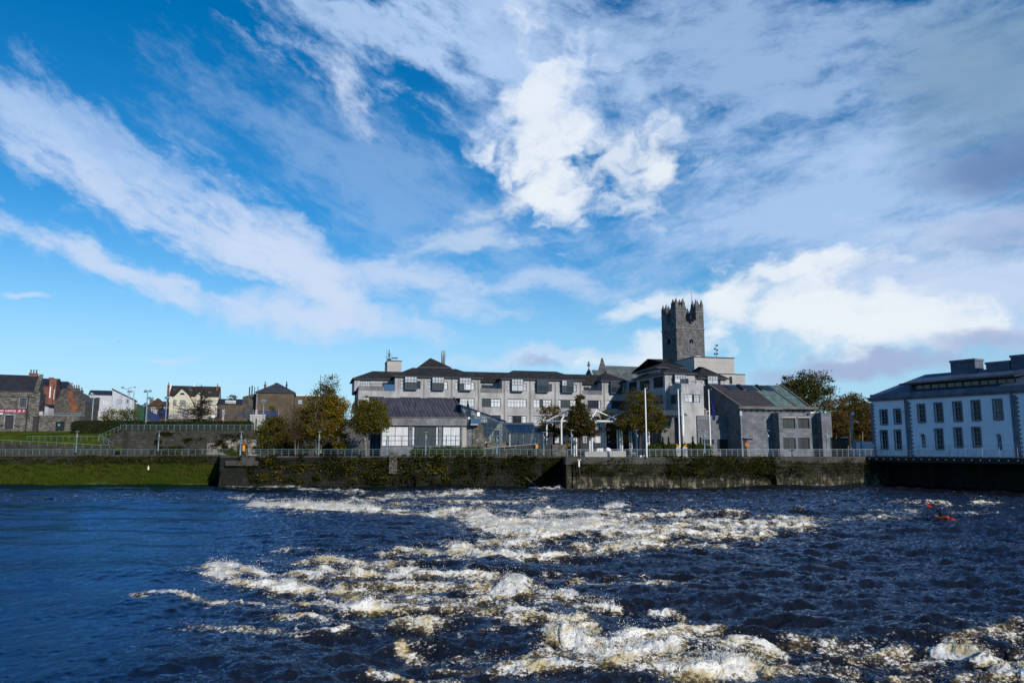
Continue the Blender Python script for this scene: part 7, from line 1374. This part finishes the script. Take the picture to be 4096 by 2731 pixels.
# ------------------------------------------------------------------ small things on the quay
YEL = M('yellow_plastic', (.62, .27, .01), var=.08, bump=.02); REDP = M('red_plastic', (.5, .03, .015), var=.1)
t_ = thing('lifebuoy_housing', 'yellow life ring housing with a red ring on a post by the council block door', 'lifebuoy', W5(2989, 133.3)); Fl = Fr((gx(2989, 133.3, 6), 133.3, 0), 0); z1, z0 = Fl.Z(2989, 1768), Fl.Z(2989, 1783)
MB().prism(Fl, [(-.32, z0), (.32, z0), (.32, z1-.22), (.16, z1), (-.16, z1), (-.32, z1-.22)], -.12, .02).build('housing', YEL, t_); MB().tube([Fl.w(.2*cos(q*pi/6), .05, (z0+z1)/2+.09+.2*sin(q*pi/6)) for q in range(13)], .055, 6).build('life_ring', REDP, t_); MB().tube([Fl.w(0, -.05, GZ), Fl.w(0, -.05, z0)], .05).build('post', YEL, t_)
t_ = thing('lifebuoy_housing', 'plain yellow life ring housing on a post at the top of the ramp', 'lifebuoy', W5(2147, 136.5)); Fl = Fr((gx(2147, 136.5, 6), 136.5, 0), 0); z1, z0 = Fl.Z(2147, 1777), Fl.Z(2147, 1792)
MB().prism(Fl, [(-.22, z0), (.2, z0), (.28, z1-.2), (.12, z1), (-.16, z1), (-.2, z1-.2)], -.12, .02).build('housing', YEL, t_); MB().tube([Fl.w(-.12, 0, GZ), Fl.w(-.12, 0, z1)], .05).build('post', GREYM, t_)
for k, (px, fl, lb) in enumerate(((2714, 1, 'left of two grey information pillars with a yellow flap'), (2741, -1, 'right of two grey information pillars with a yellow flap'))):
    Y = 128.2; Fk_ = Fr((gx(px, Y, 6), Y, 0), 0); t_ = thing('information_pillar', lb, 'pillar', (gx(px, Y, 6), Y, GZ), 'information pillars beneath the middle flagpole'); z1 = Fk_.Z(px, 1787)
    MB().box(Fk_, -.36, .36, -.45, .0, GZ, z1).box(Fk_, -.42, .42, -.5, .05, GZ, GZ+.18).build('cabinet', PALEC, t_); MB().box(Fk_, -.2, .2, .002, .03, GZ+.55, z1-.25).build('panel', POSTB, t_); MB().prism(Fk_, [(-.05*fl, z1+.003), (.3*fl, z1+.003), (.1*fl, z1+.25), (-.32*fl, z1+.5), (-.36*fl, z1+.36)][::fl], -.4, -.05).build('yellow_flap', YEL, t_)
t_ = thing('electric_box', 'white low electric box at the foot of the leftmost flagpole', 'box', W5(2568, 125.6)); Fx_ = Fr((gx(2568, 125.6, 5.5), 125.6, 0), 0); MB().box(Fx_, -.36, .36, -.3, 0, GZ, GZ+.35).box(Fx_, -.4, .4, -.34, .04, GZ+.352, GZ+.42).build('cabinet', WHITE, t_)
t_ = thing('bench', 'dark metal bench behind the railing left of the leftmost flagpole', 'bench', W5(2535, 128)); Fx_ = Fr((gx(2532, 128, 5.5), 128, 0), 0); MB().box(Fx_, -.6, .6, -.45, 0, GZ+.42, GZ+.47).build('seat', RAILG, t_); MB().box(Fx_, -.6, .6, -.5, -.46, GZ+.55, GZ+.85).build('backrest', RAILG, t_)
for s_ in (-.5, .5): MB().box(Fx_, s_-.03, s_+.03, -.48, -.02, GZ, GZ+.418).build('leg', RAILG, t_)
Y = 120.9; t_ = thing('depth_gauge', 'white headed gauge pole fixed to the corner of the mossy quay wall', 'gauge', (gx(2318, Y, 3), Y, -.3)); Fx_ = Fr((gx(2318, Y, 3), Y+.35, 0), 0)
MB().tube([Fx_.w(.25, .42, -.4), Fx_.w(-.05, .42, 4.4)], .045).build('pipe', M('rusty_pipe', (.09, .07, .05)), t_); MB().box(Fx_, -.16, .06, .36, .5, 3.6, 4.6).build('gauge_plate', WHITE, t_)
for s_ in (-.22, .14): MB().ball(Fx_.w(s_, .45, 4.68), .13, .13, .1, 8, 4).build('lamp', WHITE, t_)
t_ = thing('old_mooring_post', 'rusty mooring post standing against the middle of the mossy quay wall', 'post', (gx(2726, 127.4, 2), 126.9, -.5)); MB().lathe((gx(2726, 127.2, 2), 126.7, -.8), [(.13, 0), (.12, 2.6), (.05, 2.7)], 8).build('post', M('rust_iron', (.05, .03, .02)), t_)
t_ = thing('mooring_pile', 'pale timber pile standing at the right end of the quay wall', 'post', W5(3650, 135, 0)); MB().lathe((gx(3650, 135, 1.5), 135.2, -.5), [(.2, 0), (.17, 3.4), (.05, 3.45)], 9).build('pile', M('pale_timber', (.10, .10, .095)), t_)
b = at(593, 1880, 144); t_ = thing('marker_post', 'small white and orange marker lying on the grass bank', 'marker', b); MB().lathe(b, [(.16, 0), (.18, .3), (.11, .6), (.10, .75)], 8).build('body', WHITE, t_, True); MB().lathe(b, [(.112, .76), (.10, .86), (.03, .9)], 8).build('tip', M('orange_tip', (.5, .15, .02)), t_)
rb = random.Random(5)
for k, (px, py) in enumerate(((900, 1816), (930, 1822), (880, 1875), (915, 1886), (1000, 1880), (890, 1925), (960, 1930), (1010, 1915))): pass
t_ = thing('pier_end', 'weathered stepped stone end of the old pier beside the grass bank', 'pier', (gx(930, 131, 1), 131.6, -.5)); Fp_ = Fr((0, 131.2, 0), 0)
MB().prism(Fp_, [(Fp_.S(876, 1940), -1), (Fp_.S(1010, 1940), -1), (Fp_.S(985, 1870), Fp_.Z(985, 1872)), (Fp_.S(895, 1872), Fp_.Z(895, 1872))], -.5, .9).build('footing', QD, t_)
MB().box(Fp_, Fp_.S(905, 1840), Fp_.S(1035, 1840), -.2, .35, Fp_.Z(950, 1862), Fp_.Z(950, 1842)).build('lower_course', COPE, t_); MB().box(Fp_, Fp_.S(967, 1840), Fp_.S(1020, 1840), -.2, .3, Fp_.Z(950, 1842)+.003, Fp_.Z(950, 1829)).build('upper_course', COPE, t_)
t_ = thing('pier_pillar', 'square lichened stone pillar projecting from the ivy on the pier', 'pillar', (gx(1577, 131, 4), 131.2, 3)); Fp_ = Fr((0, 131.4, 0), 0); MB().box(Fp_, Fp_.S(1559, 1830), Fp_.S(1590, 1830), -.2, .5, 2.2, Fp_.Z(1575, 1812)).build('shaft', STONE, t_); MB().box(Fp_, Fp_.S(1557, 1830), Fp_.S(1592, 1830), -.3, .55, Fp_.Z(1575, 1812)+.002, Fp_.Z(1575, 1809)).build('cap', STONE, t_)
t_ = thing('sloping_beam', 'old timber beam leaning down to the water in the quay recess', 'beam', at(2130, 1930, 130.5)); MB().tube([at(2100, 1908, 131), at(2150, 1946, 129.6)], .16, 5).build('timber', M('wet_timber', (.06, .055, .045)), t_)
for k, (px, py, w_, lb) in enumerate(((3495, 1916, .35, 'pale boulder on the foreshore left of the deck piles'), (3520, 1922, .28, 'flat pale stone at the water edge of the foreshore'), (3550, 1924, .22, 'smallest pale stone at the foreshore edge'))):
    p = on_z(px, py, .55); rg = np.random.default_rng(k); o = MB().ball((p.x, p.y, .5), w_*1.4, w_, w_*.7, 9, 6).build('boulder', M('pale_boulder', (.26, .23, .18), var=.3), None, True); tag(o, lb, 'boulder', 'pale stones on the foreshore')
# parked cars behind the white house corner
PAINT = {}
def car(label, px, Y, col, yaw, zb=GZ):
    b = Vector((gx(px, Y, 6), Y, zb)); t_ = thing('parked_car', label, 'car', b, 'cars parked beyond the trees'); F_ = Fr((b.x, b.y, 0), yaw); z = b.z
    pm = M('car_paint_'+label.split()[0], col, var=.03, rough=.3, spec=.6, bump=0, grain=0)
    MB().loft([F_.w(a, d, z+h) for a, d, h in ((-2.1, .85, .3), (2.1, .85, .3), (2.1, -.85, .3), (-2.1, -.85, .3))], [F_.w(a, d, z+h) for a, d, h in ((-2.0, .8, .9), (2.05, .8, .82), (2.05, -.8, .82), (-2.0, -.8, .9))]).build('body', pm, t_)
    MB().loft([F_.w(a, d, z+.9) for a, d in ((-1.7, .76), (1.0, .76), (1.0, -.76), (-1.7, -.76))], [F_.w(a, d, z+1.42) for a, d in ((-1.2, .62), (.35, .62), (.35, -.62), (-1.2, -.62))]).build('windows', G_DARK, t_)
    MB().box(F_, -1.2, .35, -.62, .62, z+1.422, z+1.47).build('roof', pm, t_)
    for a in (-1.3, 1.3):
        for d in (-.78, .78): c = F_.w(a, d, z+.32); MB().tube([c-F_.n*.1, c+F_.n*.1], .32, 12).build('wheel', BLACK, t_)
for px, Y, col, yaw, lb in ((3372, 160, (.55, .55, .53), R(70), 'white car seen between the rust trees over the walkers'), (3436, 163, (.3, .31, .32), R(10), 'silver car just right of the camera pole'), (3468, 164, (.05, .06, .10), R(15), 'dark blue car nearest the white house corner')): car(lb, px, Y, col, yaw)
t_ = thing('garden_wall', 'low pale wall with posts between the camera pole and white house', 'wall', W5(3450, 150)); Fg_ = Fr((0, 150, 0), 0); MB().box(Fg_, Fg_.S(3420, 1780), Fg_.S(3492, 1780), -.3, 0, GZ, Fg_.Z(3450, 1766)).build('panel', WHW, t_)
for px in (3421, 3445): q = Fg_.S(px, 1780); MB().box(Fg_, q-.16, q+.16, -.36, .06, GZ, Fg_.Z(3450, 1760)).build('post', GREYM, t_)
t_ = thing('kiosk', 'small dark brown kiosk with a white awning behind the walkers', 'kiosk', W5(3368, 155)); Fk_ = Fr((0, 155, 0), 0); MB().box(Fk_, Fk_.S(3350, 1780), Fk_.S(3392, 1780), -3, 0, GZ, Fk_.Z(3370, 1756)).build('wall', RENDER_B, t_); MB().box(Fk_, Fk_.S(3364, 1750), Fk_.S(3386, 1750), -.2, .8, Fk_.Z(3370, 1751), Fk_.Z(3370, 1747)).build('awning', WHITE, t_); MB().box(Fk_, Fk_.S(3349, 1780), Fk_.S(3393, 1780), -3.1, .1, Fk_.Z(3370, 1756)+.002, Fk_.Z(3370, 1754)).build('roof', DARKF, t_)
# ------------------------------------------------------------------ people
SKIN = M('skin', (.42, .24, .17), var=.06, rough=.6, bump=0, grain=.03); HAIRM = M('dark_hair', (.02, .015, .012), var=.2)
def skin_body(name, verts, edges, rad, mat, parent, sub=1):
    me = bpy.data.meshes.new(name); me.from_pydata([tuple(v) for v in verts], edges, []); o = bpy.data.objects.new(name, me); COL.objects.link(o); o.parent = parent; me.materials.append(mat)
    sk = o.modifiers.new('skin', 'SKIN'); sk.use_smooth_shade = True
    for i, r_ in enumerate(rad): me.skin_vertices[0].data[i].radius = (r_, r_)
    me.skin_vertices[0].data[0].use_root = True; s_ = o.modifiers.new('sub', 'SUBSURF'); s_.levels = sub; s_.render_levels = sub; return o
def head(parent, c, face, r=.105, hair=None, hat=None):
    """skull, ears, nose and eyes; face is the direction looked at"""
    f = Vector(face).normalized(); sd_ = Vector((-f.y, f.x, 0)); c = Vector(c)-Vector((0, 0, 0)); m = MB(); R_ = []
    for j in range(9):
        th_ = pi*(j+.15)/8.3; z = -cos(th_)*r*1.22; w_ = sin(th_)*r*(.80+.16*(z > -r*.3)); fw_ = w_*(1.12 if z > -.4*r else 1.05)
        R_.append([c+Vector((0, 0, z))+sd_*w_*cos(a)+f*(fw_*sin(a)+(.012 if z < 0 else 0)) for a in [2*pi*q/12 for q in range(12)]])
    m.rings(R_); m.tube([c+f*r*1.02+Vector((0, 0, .02)), c+f*r*1.28+Vector((0, 0, -.022)), c+f*r*.98+Vector((0, 0, -.03))], [.008, .016, .008], 5)
    for s_ in (-1, 1): m.ball(c+sd_*s_*r*.92+Vector((0, 0, -.005)), .014, .022, .03, 6, 4)
    o = m.build('head', SKIN, parent, True)
    for s_ in (-1, 1): MB().ball(c+f*r*1.0+sd_*s_*.036+Vector((0, 0, .022)), .011, .011, .008, 6, 4).build('eye', HAIRM, o)
    MB().tube([c+f*r*1.06+sd_*-.024+Vector((0, 0, -.058)), c+f*r*1.1+Vector((0, 0, -.06)), c+f*r*1.06+sd_*.024+Vector((0, 0, -.058))], .006, 4).build('mouth', M('lips', (.28, .1, .08), bump=0), o)
    cap = MB(); R_ = []
    for j in range(6): th_ = pi*.52*j/5; z = cos(th_)*r*1.28; w_ = max(.004, sin(th_)*r*1.07); R_.append([c+Vector((0, 0, z+.006))-f*.012+sd_*w_*cos(a)+f*w_*1.08*sin(a) for a in [2*pi*q/12 for q in range(12)]])
    cap.rings(R_).build('hat' if hat else 'hair', hat or hair or HAIRM, o, True); return o
def hand(parent, c, dirv_, up, mat=None, curl=.5):
    """palm with four bent fingers and a thumb, as short tapered chains"""
    d = Vector(dirv_).normalized(); u = Vector(up).normalized(); s_ = d.cross(u).normalized(); m = MB(); c = Vector(c)
    m.loft([c-s_*.035-u*.012, c+s_*.035-u*.012, c+s_*.035+u*.012, c-s_*.035+u*.012], [c+d*.08-s_*.04-u*.012, c+d*.08+s_*.04-u*.012, c+d*.08+s_*.04+u*.012, c+d*.08-s_*.04+u*.012])
    for k, L_ in enumerate((.07, .08, .075, .06)): b0 = c+d*.075+s_*(-.03+.02*k); k1 = b0+d*L_*.5-u*L_*.2*curl; m.tube([b0, k1, k1+d*L_*.35*(1-curl)-u*L_*.55*curl], [.010, .009, .007], 5)
    b0 = c+d*.02+s_*.036; m.tube([b0, b0+s_*.03+d*.025-u*.01*curl, b0+s_*.035+d*.055-u*.03*curl], [.012, .010, .008], 5)
    return m.build('hand', mat or SKIN, parent, True)
def walker(label, px, Y, h, coat, legs, yaw, hat=None, step=.22):
    b = Vector((gx(px, Y, 6), Y, GZ)); t_ = thing('person', label, 'person', b, 'walkers on the quay'); k = h/1.72
    f = Vector((sin(yaw), cos(yaw), 0)); s_ = Vector((cos(yaw), -sin(yaw), 0)); P = lambda a, c, z: (s_*a+f*c+Vector((0, 0, z)))*k
    V = [P(0, 0, .95), P(0, .01, 1.15), P(0, .02, 1.36), P(0, .02, 1.46), P(-.19, .02, 1.40), P(-.25, -.03, 1.12), P(-.24, .1, .90), P(.19, .02, 1.40), P(.25, .03, 1.12), P(.24, .16, .90)]
    cm = M('coat_'+str(px), coat, var=.1, rough=.8); skin_body('jacket', V, [(0, 1), (1, 2), (2, 3), (2, 4), (4, 5), (5, 6), (2, 7), (7, 8), (8, 9)], [v*k for v in (.16, .15, .165, .065, .075, .058, .042, .075, .058, .042)], cm, t_, 2)
    V = [P(0, 0, .93), P(-.10, 0, .86), P(-.11, step*.6, .48), P(-.11, step*.4, .09), P(-.11, step*.4+.14, .05), P(.10, 0, .86), P(.11, -step*.2, .48), P(.11, -step, .11), P(.11, -step+.13, .05)]
    skin_body('trousers', V, [(0, 1), (1, 2), (2, 3), (3, 4), (0, 5), (5, 6), (6, 7), (7, 8)], [v*k for v in (.14, .10, .07, .05, .045, .10, .07, .05, .045)], M('trousers_'+str(px), legs, var=.1), t_, 2)
    head(t_, b+P(0, .04, 1.60), f, .1*k, hat=hat)
    for a, c in ((-.24, .1), (.24, .16)): hand(t_, b+P(a, c, .885), (0, .15, -1), s_, curl=.5)
    return t_
walker('person in a dark green coat beside the cream column', 3345, 147, 1.76, (.015, .025, .018), (.02, .02, .025), R(200)); walker('person in a grey jacket wearing a bright orange hat', 3364, 146.5, 1.66, (.05, .06, .075), (.03, .035, .05), R(60), M('orange_hat', (.6, .12, .03)))
walker('tall person in a navy coat walking behind the orange hat', 3380, 147.5, 1.8, (.015, .02, .04), (.03, .03, .035), R(30)); walker('person in a pale grey coat close to the camera pole', 3397, 146, 1.65, (.16, .15, .15), (.04, .04, .05), R(80))
# kayak and paddler
ky = on_z(3768, 2078, .0); kz = max(water_z(ky.x+q_*.4, ky.y-w_*.5) for q_ in (-1, 0, 1) for w_ in (-1, 0, 1, 2, 3))+.10; ka = R(-93)      # bow swings towards the viewer's right
kf = Vector((cos(ka), sin(ka), 0)); ks = -Vector((-sin(ka), cos(ka), 0)); up = Vector((0, 0, 1)); kc = Vector((ky.x, ky.y, kz))
kt = thing('kayak', 'bright orange whitewater kayak on the dark choppy river', 'kayak', kc)
ORG = M('orange_hull', (.80, .10, .012), var=.08, rough=.35, spec=.5, bump=.01, grain=.03)
R_ = []
for f_, w_, zl, zh in ((-1.22, .03, .16, .24), (-1.0, .20, .02, .28), (-.6, .31, -.07, .27), (0, .34, -.09, .25), (.6, .31, -.07, .27), (1.0, .20, .02, .31), (1.22, .03, .20, .28)):
    R_.append([kc+kf*f_+ks*(w_*cos(a))+up*((zl+zh)/2+(zh-zl)/2*sin(a)*(1 if sin(a) < 0 else .9)) for a in [2*pi*q/12 for q in range(12)]])
MB().rings(R_).build('hull', ORG, kt, True)
MB().tube([kc+kf*(.42*cos(2*pi*q/14)-.05)+ks*.24*sin(2*pi*q/14)+up*.275 for q in range(15)], .03, 6).build('cockpit_rim', BLACK, kt)
MB().rings([[kc+kf*(.40*s_*cos(2*pi*q/12)-.05)+ks*.23*s_*sin(2*pi*q/12)+up*(.27+.07*(1-s_)) for q in range(12)] for s_ in (1, .6)]).build('spray_deck', M('yellow_edged_deck', (.06, .06, .02)), kt, True)
pd = thing('person', 'kayaker in a navy jacket and blue helmet raising a red paddle', 'person', kc+up*.25)
b = kc-kf*.08; o0 = wloc(pd)
def W_(a, s_, z): return kc+kf*a+ks*s_+up*z
lh, rh = W_(-.30, .26, .74), W_(.30, -.30, .30)          # upper hand at the left, lower hand by the deck
V = [W_(-.08, 0, .28), W_(-.06, 0, .48), W_(-.04, 0, .70), W_(-.03, 0, .80), W_(-.14, .19, .72), W_(-.28, .36, .58), lh, W_(.08, -.20, .72), W_(.24, -.30, .55), rh]
jk = skin_body('jacket', [v-o0 for v in V], [(0, 1), (1, 2), (2, 3), (2, 4), (4, 5), (5, 6), (2, 7), (7, 8), (8, 9)], (.16, .165, .17, .07, .08, .062, .042, .08, .062, .042), M('navy_jacket', (.008, .012, .035), var=.15), pd, 2)
MB().rings([[W_(-.05+r1_*cos(2*pi*q/12), r2_*sin(2*pi*q/12), z) for q in range(12)] for z, r1_, r2_ in ((.36, .17, .20), (.5, .18, .21), (.66, .17, .20), (.72, .12, .14))]).build('buoyancy_vest', M('dark_vest', (.012, .014, .02), var=.1), pd, True)
hc = W_(.0, -.01, .94); hd_ = head(pd, hc, kf+Vector((.5, 0, 0)), .1); HB_ = M('blue_helmet', (.01, .05, .50), var=.05, rough=.3, spec=.6, bump=0, grain=0)
for ob_ in list(hd_.children):
    if ob_.name.startswith('hair'): bpy.data.objects.remove(ob_)
R_ = []
for j in range(7): th_ = pi*.58*j/6; R_.append([hc+up*(cos(th_)*.145+.01)-kf*.01+kf*max(.004, sin(th_)*.135)*cos(2*pi*q/14)+ks*max(.004, sin(th_)*.125)*sin(2*pi*q/14) for q in range(14)])
MB().rings(R_).build('helmet', HB_, hd_, True)
pdir = (rh-lh).normalized(); hand(pd, lh-kf*.02, kf*.3+up*.5, ks, curl=.9); hand(pd, rh, pdir, ks, curl=.9)
pa = thing('paddle', 'double bladed kayak paddle with a red blade lifted to the left', 'paddle', lh); e0_, e1_ = lh-pdir*.46, rh+pdir*.40
MB().tube([e0_, e1_], .016, 6).build('shaft', BLACK, pa)
bn = pdir.cross(kf*.5+up*.2-Vector((0, 1, 0))).normalized()
for e_, d_ in ((e0_, -pdir), (e1_, pdir)):
    pl = [(0, .02), (.10, .085), (.26, .11), (.40, .09), (.48, .03)]; A_ = [e_+d_*x_+bn*y_ for x_, y_ in pl]+[e_+d_*x_-bn*y_ for x_, y_ in reversed(pl)]; nn_ = d_.cross(bn)*.012
    MB().loft([p+nn_ for p in A_], [p-nn_ for p in A_]).build('blade', M('red_blade', (.48, .02, .015), var=.05, rough=.4, bump=0), pa)
b = at(475, 1367, 400); t_ = thing('bird', 'tiny dark bird gliding high over the town', 'bird', b); MB().tube([b+Vector((-.35, 0, 0)), b, b+Vector((.3, 0, .02))], [.03, .1, .04], 6).loft([b+Vector((-.12, -.9, .25)), b+Vector((-.05, 0, .05)), b+Vector((-.12, .9, .25)), b+Vector((-.2, 0, .03))], [b+Vector((-.12, -.9, .27)), b+Vector((-.05, 0, .07)), b+Vector((-.12, .9, .27)), b+Vector((-.2, 0, .05))]).build('body', BLACK, t_)
